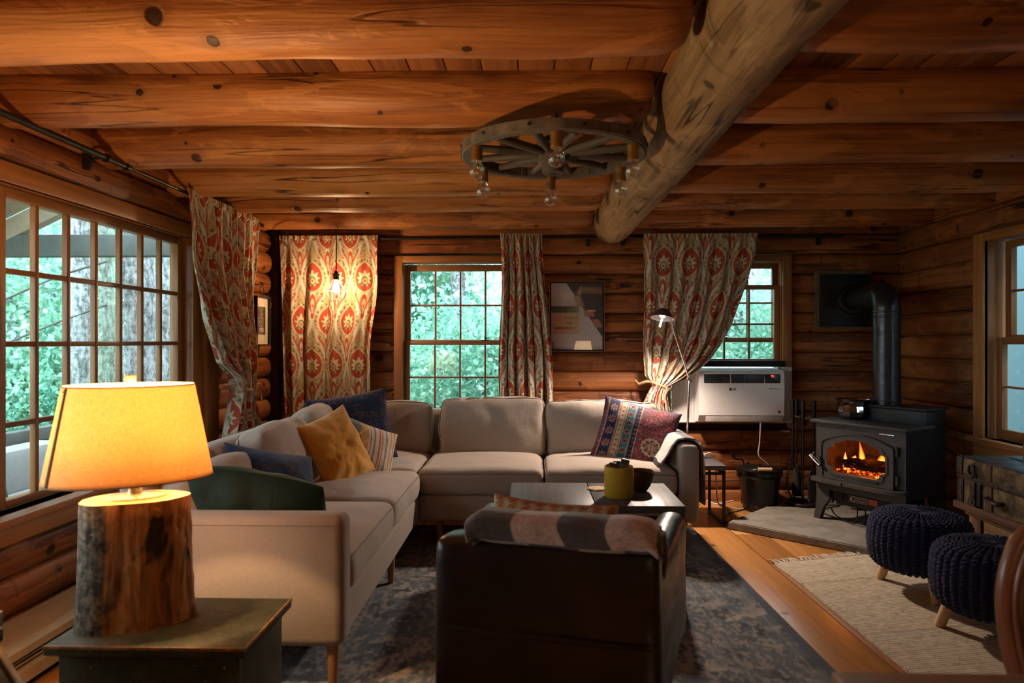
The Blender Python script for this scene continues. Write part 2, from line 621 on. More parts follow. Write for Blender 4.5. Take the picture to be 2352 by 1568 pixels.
def fabric(name, col=None, rough=0.9, weave=900.0, bump=0.25, sheen=0.25, var=0.14, wr=0.0, wscale=6.0, transl=0.0, stint=(1, 1, 1)):
    """cloth; col None reads the woven pattern stored on the mesh"""
    t = NT(name)
    o = t.obj()
    base = t.attr() if col is None else col
    f = t.noise(o, weave, 2.0, 0.6)
    f2 = t.noise(o, weave * 0.08, 3.0, 0.6)
    g = t.m('ADD', t.m('MULTIPLY', f, 0.6), t.m('MULTIPLY', f2, 0.4))
    k = t.ss(g, 0.25, 0.75, 1 - var, 1 + var)
    hsv = t.n('ShaderNodeHueSaturation', {'Color': base, 'Value': k})
    h = f
    if wr > 0:
        w = t.noise(t.scale(o, (1, 1, 0.45)), wscale, 4.0, 0.55, 0.6)
        h = t.m('ADD', t.m('MULTIPLY', f, 0.05), t.m('MULTIPLY', w, wr))
    nrm = t.bump(h, bump, 0.01 if wr > 0 else 0.002)
    nd = t.n('ShaderNodeBsdfPrincipled', {'Base Color': hsv.outputs[0], 'Roughness': rough, 'Specular IOR Level': 0.15, 'Sheen Weight': sheen, 'Sheen Roughness': 0.5, 'Sheen Tint': stint, 'Normal': nrm})
    sh = nd.outputs[0]
    if transl > 0:
        tr = t.n('ShaderNodeBsdfTranslucent', {'Color': hsv.outputs[0]})
        mx = t.n('ShaderNodeMixShader', {'Fac': transl})
        t.t.links.new(sh, mx.inputs[1]); t.t.links.new(tr.outputs[0], mx.inputs[2])
        sh = mx.outputs[0]
    return t.done(sh)


def emis(name, col, st):
    t = NT(name)
    n = t.n('ShaderNodeEmission', {'Color': col, 'Strength': st})
    return t.done(n.outputs[0])


def thin_glass(name, tint=(1, 1, 1), base=0.04, dirt=0.0, rough=0.0):
    t = NT(name)
    tr = t.n('ShaderNodeBsdfTransparent', {'Color': tint})
    gl = t.n('ShaderNodeBsdfGlossy', {'Color': (1, 1, 1), 'Roughness': rough})
    lw = t.n('ShaderNodeLayerWeight', {'Blend': 0.5})
    f = t.m('MULTIPLY_ADD', t.m('POWER', lw.outputs['Facing'], 5.0), 0.9, base, clamp=True)
    mx = t.n('ShaderNodeMixShader', {'Fac': f})
    t.t.links.new(tr.outputs[0], mx.inputs[1]); t.t.links.new(gl.outputs[0], mx.inputs[2])
    sh = mx.outputs[0]
    if dirt > 0:
        df = t.n('ShaderNodeBsdfDiffuse', {'Color': (0.8, 0.82, 0.8)})
        dn = t.ss(t.noise(t.obj(), 60.0, 5.0, 0.7), 0.55, 0.8, dirt * 0.2, dirt)
        m2 = t.n('ShaderNodeMixShader', {'Fac': dn})
        t.t.links.new(sh, m2.inputs[1]); t.t.links.new(df.outputs[0], m2.inputs[2])
        sh = m2.outputs[0]
    return t.done(sh)


LOGW = wood('log_wood', (0.12, 0.036, 0.010), (0.33, 0.118, 0.031), (0.50, 0.215, 0.064), rough=0.46, spec=0.35, bump=0.6, gate=0.36, kscale=3.6)
WALLW = wood('wall_log_wood', (0.10, 0.028, 0.009), (0.25, 0.080, 0.023), (0.39, 0.150, 0.046), rough=0.5, spec=0.3, bump=0.5, chk=0.4, gate=0.55)
GREYLOG = wood('weathered_log_wood', (0.13, 0.080, 0.043), (0.29, 0.192, 0.108), (0.42, 0.295, 0.176), rough=0.6, spec=0.25, knots=0.8, chk=0.6)
LOGEND = endgrain('log_end_grain', (0.16, 0.065, 0.024), (0.34, 0.16, 0.065))
PLANK = wood('ceiling_plank_wood', (0.12, 0.038, 0.012), (0.27, 0.098, 0.032), (0.39, 0.16, 0.055), cracks=0.0, knots=0.7, gate=0.8, rough=0.55, bump=0.15, tone=0.7)
FLOORW = wood('pine_floor_wood', (0.30, 0.115, 0.028), (0.47, 0.20, 0.052), (0.58, 0.28, 0.085), cracks=0.0, knots=1.0, kscale=3.0, gate=0.42, rough=0.32, spec=0.5, bump=0.08, tone=0.45)
TRIMW = wood('window_trim_wood', (0.20, 0.072, 0.021), (0.34, 0.135, 0.040), (0.44, 0.20, 0.068), cracks=0.0, knots=0.6, gate=0.85, rough=0.42, spec=0.4, bump=0.12)
SASHW = wood('sash_wood', (0.17, 0.070, 0.022), (0.27, 0.12, 0.040), (0.36, 0.175, 0.062), cracks=0.0, knots=0.0, rough=0.4, spec=0.4, bump=0.08)
LEGW = wood('leg_wood', (0.28, 0.12, 0.05), (0.42, 0.20, 0.085), (0.52, 0.27, 0.12), cracks=0.0, knots=0.0, rough=0.4, bump=0.05)
PALEW = wood('pale_leg_wood', (0.50, 0.33, 0.17), (0.62, 0.43, 0.24), (0.70, 0.52, 0.31), cracks=0.0, knots=0.0, rough=0.45, bump=0.05)
DARKW = wood('dark_table_wood', (0.042, 0.036, 0.034), (0.072, 0.062, 0.060), (0.105, 0.093, 0.089), cracks=0.0, knots=0.0, rough=0.48, spec=0.5, bump=0.05)
CHAIRW = wood('chair_frame_wood', (0.17, 0.060, 0.026), (0.30, 0.115, 0.052), (0.42, 0.19, 0.10), cracks=0.0, knots=0.0, rough=0.28, spec=0.5, bump=0.05)
BLACK = plain('black_metal', (0.018, 0.017, 0.017), 0.42, 0.4)
IRON = plain('stove_iron', (0.050, 0.047, 0.043), 0.55, 0.25, bump=0.25, bs=300)
DKIRON = plain('dark_stove_iron', (0.014, 0.015, 0.018), 0.5, 0.3, bump=0.15, bs=300)
STEEL = plain('brushed_steel', (0.55, 0.55, 0.54), 0.28, 1.0)
CHROME = plain('chrome', (0.8, 0.8, 0.8), 0.12, 1.0)
BRASS = plain('brass', (0.36, 0.21, 0.075), 0.38, 0.8)
WHITEP = plain('white_plastic', (0.72, 0.69, 0.66), 0.4, 0.0, var=0.03)
DARKP = plain('dark_plastic', (0.02, 0.02, 0.022), 0.35)
GLASS = thin_glass('window_glass', (0.97, 1.0, 0.99), 0.045, 0.02)
BULBG = thin_glass('bulb_glass', (0.93, 0.93, 0.93), 0.20, 0.05)

# ------------------------------------------------------------------ room shell
XL, XR, YB, YF, ZC = -1.93, 2.75, 5.17, -2.6, 2.155


def structure(o, label):
    return tag(o, label, None, None, 'structure')


# floor: wide pine boards, one mesh, each board with its own grain
mb = MB()
mb.M = Matrix.Translation((0.5, 1.5, 0)) @ Matrix.Rotation(math.radians(1.9), 4, 'Z')
x = -3.0
while x < 3.0:
    w = RNG.choice((0.19, 0.215, 0.235))
    y = -4.6 + RNG.random() * 1.5
    while y < 4.2:
        L = RNG.uniform(3.2, 4.6)
        mb.bb(x + 0.0026, x + w - 0.0026, y + 0.001, min(y + L, 4.4), -0.03, 0.0, 0.002)
        y += L
    x += w
structure(mb.build('floor', FLOORW), 'wide knotty orange pine floorboards')
mb = MB()
mb.bb(-2.3, 3.1, YF - 0.3, YB + 0.3, -0.12, -0.031)
structure(mb.build('floor_underlay', BLACK), 'dark gaps between the floorboards')

mb = MB()
x = -2.2
while x < 3.0:
    mb.bb(x + 0.0018, x + 0.127 - 0.0018, YF - 0.1, YB + 0.15, ZC, ZC + 0.02, 0.003)
    x += 0.127
mb.bb(-2.3, 3.1, YF - 0.3, YB + 0.3, ZC + 0.021, ZC + 0.2)
structure(mb.build('ceiling', PLANK), 'brown board ceiling above the log beams')


def log_wall(name, axis, s0, s1, crest, seams, holes, outward, ex, a, r=0.0755, ends=(0.0, 0.0), seed0=0, lab='', flare=0.0):
    """stacked logs along an axis; holes: (s0, s1, z0, z1); backing slab behind"""
    mb = MB()
    ctr = crest + outward * a * r

    def P(s, d, z):
        return (s, d, z) if axis == 'x' else (d, s, z)
    for k in range(len(seams) - 1):
        z0, z1 = seams[k], seams[k + 1]
        zc = (z0 + z1) / 2
        cuts = [(s0, s1, ends[0], ends[1])]
        for h in holes:
            if h[2] < zc < h[3]:
                new = []
                for c in cuts:
                    if h[0] > c[0] and h[1] < c[1]:
                        new += [(c[0], h[0], c[2], 0.035), (h[1], c[1], 0.035, c[3])]
                    else:
                        new.append(c)
                cuts = new
        for j, (c0, c1, e0, e1) in enumerate(cuts):
            d = RNG.uniform(-0.006, 0.006)
            q = RNG.uniform(-0.035, 0.0) if e1 > 0.04 else 0
            rr = (z1 - z0) / 2 + 0.001
            mb.log(P(c0, ctr + d, zc), P(c1 + q, ctr + d, zc), rr, seed0 + k * 1.7 + j * 0.37, wob=0.03, a=a * r / rr, b=1.0, ex=ex, round0=e0, round1=e1, tip0=0.72, tip1=0.66, up=(0, 0, 1))
    b0, b1 = crest + outward * (a * r + 0.03), crest + outward * (a * r + 0.24)
    holes = [(h[0] - flare * 0.3, h[1] + flare, h[2], h[3]) for h in holes]
    ss_ = sorted([s0 - 0.2, s1 + 0.2] + [v for h in holes for v in h[:2]])
    for i in range(len(ss_) - 1):
        u0, u1 = ss_[i], ss_[i + 1]
        hz = [h for h in holes if h[0] <= (u0 + u1) / 2 <= h[1]]
        spans = [(-0.1, 2.4)] if not hz else [(-0.1, hz[0][2]), (hz[0][3], 2.4)]
        for z0, z1 in spans:
            if axis == 'x': mb.bb(u0, u1, min(b0, b1), max(b0, b1), z0, z1, m=2)
            else: mb.bb(min(b0, b1), max(b0, b1), u0, u1, z0, z1, m=2)
    o = mb.build(name, [WALLW, LOGEND, CHINK], angle=50)
    return structure(o, lab)


CHINK = plain('dark_chinking', (0.05, 0.026, 0.014), 0.9)
SB = [1.857 - 0.1475 * k for k in range(13, -4, -1)]
SL = [0.466 + 0.155 * k for k in range(-4, 13)]
H1 = (-1.03, -0.04, 0.55, 1.845)
H2 = (0.985, 1.95, 0.60, 1.845)
HL = (0.85, 4.13, 0.466, 1.861)
HR = (2.55, 4.27, 0.60, 1.861)
log_wall('wall_back', 'x', -2.1, 3.0, YB, SB, [H1, H2], 1, 3.0, 0.62, seed0=3, lab='stacked log wall behind the long side of the sofa')
log_wall('wall_left', 'y', YF, 5.10, XL, SL, [HL], -1, 2.25, 0.8, ends=(0.0, 0.07), seed0=41, lab='log wall with the many-paned window', flare=0.55)
log_wall('wall_right', 'y', YF, 5.2, XR, SL, [HR], 1, 2.8, 0.65, seed0=77, lab='dark log wall beside the stove', flare=0.6)
log_wall('wall_front', 'x', -2.2, 3.0, YF, SB, [], -1, 2.8, 0.65, seed0=113, lab='log wall facing the window wall')

# dark strip whose colour stands in for the shaded gap between the two log walls
mb = MB(); mb.bb(-1.985, -1.90, 5.10, 5.2, 0, 2.15, 0.01)
structure(mb.build('trim_1', CHINK), 'dark strip standing in for the shaded gap between two log walls')

# ceiling beams: two rows of logs meeting the main beam
MAINX, MAINZ, MAINR = 0.615, 2.085, 0.152
BY = [1.9, 2.5, 3.1, 3.72, 4.2, 4.82]
ordn = ['nearest the camera', 'second from the camera', 'third from the camera', 'fourth from the camera', 'fifth from the camera', 'last before the curtain wall']
for i, y in enumerate(BY):
    r = (0.118, 0.112, 0.110, 0.106, 0.100, 0.104)[i]
    z = 2.0 + r
    mb = MB()
    mb.log((-2.05, y, z), (0.44, y + 0.01, z), r, 200 + i * 3.3, n=32, step=0.05, wob=0.085, round1=0.10, tip1=0.62)
    structure(tag(mb.build('ceiling_beam', [LOGW, LOGEND], angle=55), 'warm lit ceiling log over the sofa side, ' + ordn[i], None), 'warm lit ceiling log over the sofa side, ' + ordn[i])
    mb = MB()
    zr = z + (0.012, 0.0, 0.008, 0.004, 0.004, 0.004)[i]
    mb.log((0.735, y + 0.02, zr), (2.95, y, zr), r, 260 + i * 3.9, n=32, step=0.05, wob=0.085, round0=0.05, tip0=0.8)
    structure(mb.build('ceiling_beam', [LOGW, LOGEND], angle=55), 'ceiling log over the stove side, ' + ordn[i])
mb = MB()
mb.log((MAINX, -2.5, MAINZ), (MAINX + 0.01, 5.2, MAINZ), MAINR, 331.0, n=40, step=0.06, wob=0.05)
structure(mb.build('ceiling_beam', [GREYLOG, LOGEND], angle=55), 'thick greyish main ceiling log running away from the camera')
for i, y in enumerate((1.3, 0.7, 0.1, -0.5, -1.1, -1.7, -2.3)):
    mb = MB()
    mb.log((-2.05, y, 2.11), (0.44, y, 2.11), 0.11, 400 + i * 3.3, n=20, step=0.15)
    mb.log((0.735, y, 2.11), (2.95, y, 2.11), 0.11, 440 + i * 3.3, n=20, step=0.15)
    structure(mb.build('ceiling_beam', [LOGW, LOGEND], angle=55), 'ceiling log behind the camera')


# ------------------------------------------------------------------ windows (local x along the wall, y outward)
def sash(root, name, x0, x1, z0, z1, y, cols, rows, stile=0.042, top=0.042, bot=0.05, dep=0.036, mun=0.014, xs=None, zs=None, mund=0.026, label=None):
    mb = MB()
    mb.bb(x0, x0 + stile, y, y + dep, z0, z1, 0.004)
    mb.bb(x1 - stile, x1, y, y + dep, z0, z1, 0.004)
    mb.bb(x0 + stile, x1 - stile, y, y + dep, z1 - top, z1, 0.004)
    mb.bb(x0 + stile, x1 - stile, y, y + dep, z0, z0 + bot, 0.004)
    s = mb.build(name, SASHW, root, world=False)
    gx0, gx1, gz0, gz1 = x0 + stile, x1 - stile, z0 + bot, z1 - top
    xs = xs or [gx0 + (gx1 - gx0) * i / cols for i in range(1, cols)]
    zs = zs or [gz0 + (gz1 - gz0) * i / rows for i in range(1, rows)]
    mb = MB()
    for q in xs: mb.bb(q - mun / 2, q + mun / 2, y + 0.004, y + mund, gz0, gz1, 0.004)
    for q in zs: mb.bb(gx0, gx1, y + 0.006, y + mund - 0.002, q - mun / 2, q + mun / 2, 0.004)
    mb.build('muntins', SASHW, s, world=False)
    mb = MB(); mb.bb(gx0 - 0.004, gx1 + 0.004, y + mund, y + mund + 0.003, gz0 - 0.004, gz1 + 0.004)
    mb.build('glass_pane', GLASS, s, world=False)
    return s


def casing(root, x0, x1, z0, z1, w, y0, y1, sill=True, ww=None):
    """boards around opening x0..x1, z0..z1 (inner edges)"""
    ww = ww or w
    for nm, b in (('casing_board', (x0 - w, x0, z0, z1 + ww)), ('casing_board', (x1, x1 + w, z0, z1 + ww)), ('head_casing', (x0, x1, z1, z1 + ww))):
        mb = MB(); mb.bb(b[0], b[1], y0, y1, b[2], b[3], 0.004)
        mb.build(nm, TRIMW, root, world=False)
    mb = MB()
    mb.bb(x0 - 0.012, x0, y1 - 0.02, y1 + 0.105, z0, z1 + 0.012)
    mb.bb(x1, x1 + 0.012, y1 - 0.02, y1 + 0.105, z0, z1 + 0.012)
    mb.bb(x0 - 0.012, x1 + 0.012, y1 - 0.02, y1 + 0.105, z1, z1 + 0.012)
    mb.bb(x0 - 0.012, x1 + 0.012, y1 - 0.02, y1 + 0.105, z0 - 0.012, z0)
    mb.build('jamb', TRIMW, root, world=False)
    if sill:
        mb = MB(); mb.bb(x0 - w - 0.02, x1 + w + 0.02, y0 - 0.035, y1 + 0.06, z0 - 0.03, z0 - 0.0, 0.006)
        mb.build('sill', TRIMW, root, world=False)
        mb = MB(); mb.bb(x0 - w, x1 + w, y0, y1, z0 - 0.12, z0 - 0.03, 0.004)
        mb.build('apron', TRIMW, root, world=False)


def sash_lock(par, x, y, z):
    mb = MB()
    mb.bb(x - 0.03, x + 0.03, y, y + 0.02, z, z + 0.007, 0.002)
    mb.cyl((x, y + 0.01, z + 0.007), (x, y + 0.01, z + 0.02), 0.009)
    mb.box((x + 0.012, y + 0.006, z + 0.02), (0.04, 0.01, 0.007), 0.002, Matrix.Rotation(0.4, 3, 'Z'))
    mb.build('sash_lock', BLACK, par, world=False)


w1 = thing('window_1', 'twelve-over-eight paned sash window between two hanging curtains', None, (0, 0, 0), 0, None, 'structure')
casing(w1, -0.963, -0.105, 0.62, 1.797, 0.066, 5.135, 5.17, ww=0.048)
sash(w1, 'upper_sash', -0.961, -0.107, 1.185, 1.79, 5.235, 4, 2, bot=0.03, top=0.05)
lo = sash(w1, 'lower_sash', -0.961, -0.107, 0.625, 1.207, 5.195, 4, 2, top=0.034, bot=0.055)
sash_lock(lo, -0.34, 5.20, 1.207)

w2 = thing('window_2', 'paned sash window raised over the air conditioner', None, (0, 0, 0), 0, None, 'structure')
casing(w2, 1.055, 1.885, 0.60, 1.797, 0.066, 5.135, 5.17, sill=False, ww=0.048)
up = sash(w2, 'upper_sash', 1.057, 1.883, 1.195, 1.795, 5.235, 4, 2, bot=0.036, top=0.04)
sash(w2, 'lower_sash', 1.057, 1.883, 1.03, 1.627, 5.195, 4, 2, top=0.034, bot=0.04)
sash_lock(up, 1.47, 5.215, 1.226)

w3 = thing('window_3', 'long many-paned window looking out to the porch', None, (0, 0, 0), PI / 2, None, 'structure')
casing(w3, 0.95, 3.86, 0.56, 1.79, 0.10, 1.925, 1.955, sill=False, ww=0.075)
PX3 = lambda p: at_x(p, 784, -2.0).y
sash(w3, 'sash', PX3(8) - 0.06, PX3(403) + 0.055, 0.565, 1.788, 1.985, 7, 4, stile=0.055, top=0.04, bot=0.03, dep=0.05, mun=0.022, mund=0.030,
     xs=[PX3(p) for p in (80, 153, 217, 274, 323, 366)], zs=[0.88, 1.19, 1.47])
sash(w3, 'sash', 0.96, PX3(8) - 0.062, 0.565, 1.788, 1.985, 8, 4, stile=0.055, top=0.04, bot=0.03, dep=0.05, mun=0.022, mund=0.030, zs=[0.88, 1.19, 1.47])
mb = MB(); mb.bb(3.962, 4.14, 1.905, 1.95, 0.30, 1.86, 0.006); mb.build('corner_board', TRIMW, w3, world=False)
mb = MB(); mb.bb(0.8, 4.14, 1.87, 2.0, 0.53, 0.56, 0.006); mb.build('sill', TRIMW, w3, world=False)
mb = MB(); mb.bb(0.8, 4.14, 1.90, 1.94, 0.455, 0.53, 0.006); mb.build('apron', TRIMW, w3, world=False)

w4 = thing('window_4', 'paned window above the old trunk, pale blue outside', None, (0, 0, 0), -PI / 2, None, 'structure')
casing(w4, -4.17, -2.70, 0.62, 1.80, 0.09, 2.715, 2.75, ww=0.05)
for a, b in ((-4.17, -3.45), (-3.42, -2.70)):
    sash(w4, 'upper_sash', a + 0.05, b - 0.03, 1.19, 1.795, 2.815, 3, 2, stile=0.05)
    sash(w4, 'lower_sash', a + 0.03, b - 0.02, 0.625, 1.225, 2.775, 3, 2, stile=0.05, bot=0.06)
mb = MB(); mb.bb(-3.45, -3.42, 2.74, 2.86, 0.62, 1.80, 0.003); mb.build('mullion', TRIMW, w4, world=False)

# ------------------------------------------------------------------ outdoors
GRASS = plain('forest_floor', (0.10, 0.17, 0.055), 0.95, var=0.5, vs=1.5)
mb = MB(); mb.bb(-40, 40, -20, 60, -0.7, -0.6)
structure(mb.build('ground', GRASS), 'green forest floor outside')


def leafmat(name, c0, c1, c2):
    t = NT(name)
    o = t.obj()
    f = t.noise(o, 2.3, 2.0)
    g = t.noise(o, 17.0, 2.0)
    c = t.ramp(t.m('ADD', t.m('MULTIPLY', f, 0.5), t.m('MULTIPLY', g, 0.5)), [(0.33, c0), (0.5, c1), (0.66, c2)])
    d = t.n('ShaderNodeBsdfDiffuse', {'Color': c})
    tr = t.n('ShaderNodeBsdfTranslucent', {'Color': c})
    gl = t.n('ShaderNodeBsdfGlossy', {'Color': (0.8, 0.9, 0.9), 'Roughness': 0.45})
    m1 = t.n('ShaderNodeMixShader', {'Fac': 0.5})
    t.t.links.new(d.outputs[0], m1.inputs[1]); t.t.links.new(tr.outputs[0], m1.inputs[2])
    m2 = t.n('ShaderNodeMixShader', {'Fac': 0.06})
    t.t.links.new(m1.outputs[0], m2.inputs[1]); t.t.links.new(gl.outputs[0], m2.inputs[2])
    return t.done(m2.outputs[0])


LEAF = leafmat('forest_leaves', (0.15, 0.36, 0.26), (0.28, 0.55, 0.42), (0.58, 0.80, 0.64))
LEAF2 = leafmat('pale_leaves', (0.32, 0.60, 0.44), (0.62, 0.74, 0.70), (0.82, 0.80, 0.88))
LEAF3 = leafmat('deep_leaves', (0.11, 0.32, 0.23), (0.20, 0.48, 0.35), (0.42, 0.68, 0.52))


def barkmat(name, dark, light, sc=9.0):
    t = NT(name)
    o = t.scale(t.obj(), (1, 1, 0.25))
    f = t.m('ADD', t.m('MULTIPLY', t.noise(o, sc * 2.2, 5.0, 0.7, 0.8), 0.55), t.m('MULTIPLY', t.noise(t.obj(), 22.0, 5.0, 0.7), 0.45))
    return t.bsdf(t.mix(t.ss(f, 0.38, 0.62), dark, light), 0.9, t.bump(f, 0.8, 0.03), spec=0.1)


BARK = barkmat('grey_bark', (0.08, 0.09, 0.09), (0.42, 0.44, 0.46))
MOSS = barkmat('mossy_bark', (0.10, 0.13, 0.10), (0.38, 0.45, 0.38), 14.0)


def leaves(ctr, rad, n, size, seed):
    """folded leaf blades filling clumps of an ellipsoid, as one numpy mesh"""
    rs = np.random.RandomState(seed)
    nc = max(6, n // 90)
    d = rs.normal(size=(nc, 3)); d /= np.linalg.norm(d, axis=1)[:, None]
    cl = d * (rs.rand(nc, 1) ** 0.33) * np.array(rad) + np.array(ctr)
    k = rs.randint(0, nc, n)
    p = cl[k] + rs.normal(size=(n, 3)) * np.array(rad) * 0.13
    a = rs.normal(size=(n, 3)); a[:, 2] -= 0.3; a /= np.linalg.norm(a, axis=1)[:, None]
    b = np.cross(a, rs.normal(size=(n, 3))); b /= np.linalg.norm(b, axis=1)[:, None]
    c = np.cross(a, b)
    s = size * (0.6 + 0.8 * rs.rand(n, 1))
    V = np.stack([p, p + a * s * 0.5 + b * s * 0.28 + c * s * .06, p + a * s, p + a * s * 0.5 - b * s * 0.28 + c * s * .06], 1).reshape(-1, 3)
    return V, np.arange(n * 4).reshape(n, 4)


def leaf_obj(name, V, F, mat, parent):
    me = bpy.data.meshes.new(name)
    me.vertices.add(len(V)); me.vertices.foreach_set('co', V.astype(np.float32).ravel())
    me.loops.add(F.size); me.loops.foreach_set('vertex_index', F.astype(np.int32).ravel())
    me.polygons.add(len(F)); me.polygons.foreach_set('loop_start', np.arange(0, F.size, 4, dtype=np.int32))
    me.update(calc_edges=True)
    return link(name, me, mat, parent, True, None)


def tree(label, x, y, h, rad, n, size, mat, seed, tr=0.12, bark=BARK, zc=None, group='trees in the forest outside', name='tree'):
    t = thing(name, label, 'tree' if name == 'tree' else 'shrub', (x, y, -0.6), 0, group)
    rr = random.Random(seed)
    mb = MB()
    zc = zc if zc is not None else h * 0.6
    dx, dy = rr.uniform(-.15, .15), rr.uniform(-.15, .15)
    mb.tube([(x, y, -0.62), (x + dx * .3, y + dy * .3, zc * 0.5), (x + dx, y + dy, zc), (x + dx * 1.5, y, zc + rad[2] * .6)], [tr * 1.35, tr, tr * 0.8, tr * .3], 14)
    if n:
        for k in range(7):
            an = rr.uniform(0, 6.28)
            z0 = zc + rr.uniform(-.5, .3) * rad[2]
            mb.tube([(x + dx, y + dy, z0), (x + math.cos(an) * rad[0] * .4, y + math.sin(an) * rad[1] * .4, z0 + .25 * rad[2]), (x + math.cos(an) * rad[0] * .85, y + math.sin(an) * rad[1] * .85, z0 + .35 * rad[2])], [tr * .5, tr * .3, tr * .1], 7)
    mb.build('trunk' if name == 'tree' else 'stem', bark, t)
    if n:
        V, F = leaves((x, y, zc), rad, int(n * 2.6), size * 0.58, seed)
        leaf_obj('foliage', V, F, mat, t)
    return t


FA = 'trees in the forest outside'
tree('tall pale tree filling the upper panes of the middle window', -1.0, 9.6, 4.5, (2.0, 1.0, 1.6), 2600, 0.19, LEAF2, 11, zc=3.0)
tree('leafy green tree low behind the middle window', -0.5, 8.2, 2.0, (1.8, 0.9, 1.1), 9000, 0.14, LEAF, 12, zc=0.55, tr=0.06)
tree('deep green tree at the left of the middle window', -2.4, 11.5, 3.5, (1.7, 1.3, 2.6), 9000, 0.2, LEAF3, 13, zc=1.6)
tree('pale tree seen above the air conditioner', 2.7, 8.8, 3.5, (1.2, 0.9, 1.3), 2000, 0.17, LEAF2, 14, zc=2.3)
tree('green tree low behind the air conditioner window', 2.9, 8.2, 2.0, (1.4, 0.8, 1.0), 7000, 0.13, LEAF, 15, zc=0.6, tr=0.05)
tree('far green tree between the two back windows', 1.2, 14.0, 4.0, (3.5, 1.3, 2.6), 5000, 0.26, LEAF2, 16, zc=2.0)
tree('far pale tree behind the back wall', 5.2, 13.0, 4.0, (2.6, 1.3, 3.0), 7000, 0.26, LEAF2, 17, zc=2.2)
for i, (px, Y, w, m_, lb) in enumerate(((192, 6.5, 56, BARK, 'pale grey trunk, furthest from the porch post'), (246, 6.1, 42, MOSS, 'mossy slender trunk between two grey trunks'),
                                       (322, 5.8, 76, BARK, 'thick rough-barked trunk nearest the porch post'), (376, 7.4, 22, BARK, 'thin pale trunk just beside the porch post'))):
    p = at_y(px, 784, Y)
    tree(lb, p.x, Y, 8.0, (.5, .5, 2.5), 0, 0.2, LEAF, 30 + i, tr=w / FPX * Y / 2, bark=m_, zc=5.0)
SPOTS = [(-6.6, 8.6, 1.2, LEAF, 1.6), (-8.6, 11.0, 2.2, LEAF2, 2.2), (-6.2, 11.5, 2.6, LEAF, 2.0), (-11.5, 13.5, 2.4, LEAF, 3.0), (-9.0, 15.5, 3.0, LEAF2, 3.0), (-10.0, 9.0, 0.6, LEAF3, 1.7), (-6.0, 8.0, -0.1, LEAF3, 1.0), (-7.4, 9.6, 0.1, LEAF, 1.2)]
LBL = ['bushy tree close to the porch', 'pale tree behind the bushy one', 'tall green tree behind the grey trunks', 'far broad tree at the edge of the big window', 'far pale tree behind the trunks', 'deep green low tree beyond the porch rail', 'dark undergrowth bush under the big window view', 'green undergrowth bush behind the trunks']
for i, (x, y, zc, m_, r) in enumerate(SPOTS):
    tree(LBL[i], x, y, 3.0, (r, r * .8, r * 1.05), 7000 if r > 1.5 else 5000, 0.11 + r * 0.035, m_, 50 + i, zc=zc, tr=0.07)

# porch beyond the long window
PORCHW = plain('porch_timber', (0.10, 0.115, 0.115), 0.8, vs=6)
PORCHB = plain('porch_board', (0.33, 0.27, 0.20), 0.8, vs=6)
mb = MB(); mb.bb(-4.6, -2.15, 0.2, 5.6, -0.30, -0.22); structure(mb.build('porch_floor', PORCHB), 'porch deck boards outside the long window')
pr = thing('porch', 'dark timber porch frame with sloping rafter outside the window', 'porch', (-2.63, 5.0, -0.22))
z = lambda px, py, Y: at_y(px, py, Y)
p = z(400, 565, 5.0)
mb = MB(); mb.bb(-4.6, -2.55, 4.96, 5.06, z(0, 590, 5).z, z(0, 541, 5).z, 0.006); mb.build('tie_beam', PORCHW, pr)
for xx in (-2.60, -4.35):
    mb = MB(); mb.bb(xx - 0.035, xx + 0.035, 4.95, 5.05, -0.22, 1.95, 0.006); mb.build('post', PORCHW, pr)
a, b = z(-120, 600, 5.0), z(170, 458, 5.0)
mb = MB()
dv = b - a
an = math.atan2(dv.z, dv.x)
mb.box((a + b) / 2, (dv.length + 0.5, 0.09, 0.14), 0.006, Matrix.Rotation(-an, 3, 'Y')); mb.build('rafter', PORCHB, pr)
mb = MB(); mb.box((a + b) / 2 + Vector((-.1, -2.4, 0.10)), (dv.length + 0.7, 4.9, 0.03), 0.0, Matrix.Rotation(-an, 3, 'Y')); mb.build('roof_boards', PORCHB, pr)
mb = MB(); mb.bb(-3.36, -3.28, 0.4, 5.0, 0.54, 0.62, 0.006); mb.build('rail', PORCHW, pr)
mb = MB()
for k in range(14): mb.bb(-3.335, -3.30, 0.6 + k * 0.33, 0.64 + k * 0.33, -0.22, 0.55)
mb.build('balusters', PORCHW, pr)
GREYCUSH = fabric('grey_outdoor_fabric', (0.42, 0.44, 0.45), weave=500)
pb = thing('porch_bench', 'grey cushioned bench on the porch, seen through the lowest panes', 'bench', (-2.85, 3.0, -0.22))
mb = MB(); mb.bb(-3.2, -2.55, 2.3, 4.4, -0.22, 0.12, 0.01); mb.build('base', PORCHW, pb)
mb = MB(); mb.bb(-3.2, -2.55, 2.3, 4.4, 0.12, 0.30, 0.05); mb.build('seat_cushion', GREYCUSH, pb)
mb = MB(); mb.bb(-3.24, -3.06, 2.3, 4.4, 0.26, 0.56, 0.05); mb.build('back_cushion', GREYCUSH, pb)
mb = MB(); mb.box((-2.98, 3.55, 0.42), (0.10, 0.42, 0.36), 0.045, Matrix.Rotation(-0.25, 3, 'Y'))
tag(mb.build('throw_pillow', plain('dark_stripe_fabric', (0.03, 0.04, 0.05), 0.9)), 'dark pillow on the grey porch bench', 'pillow')
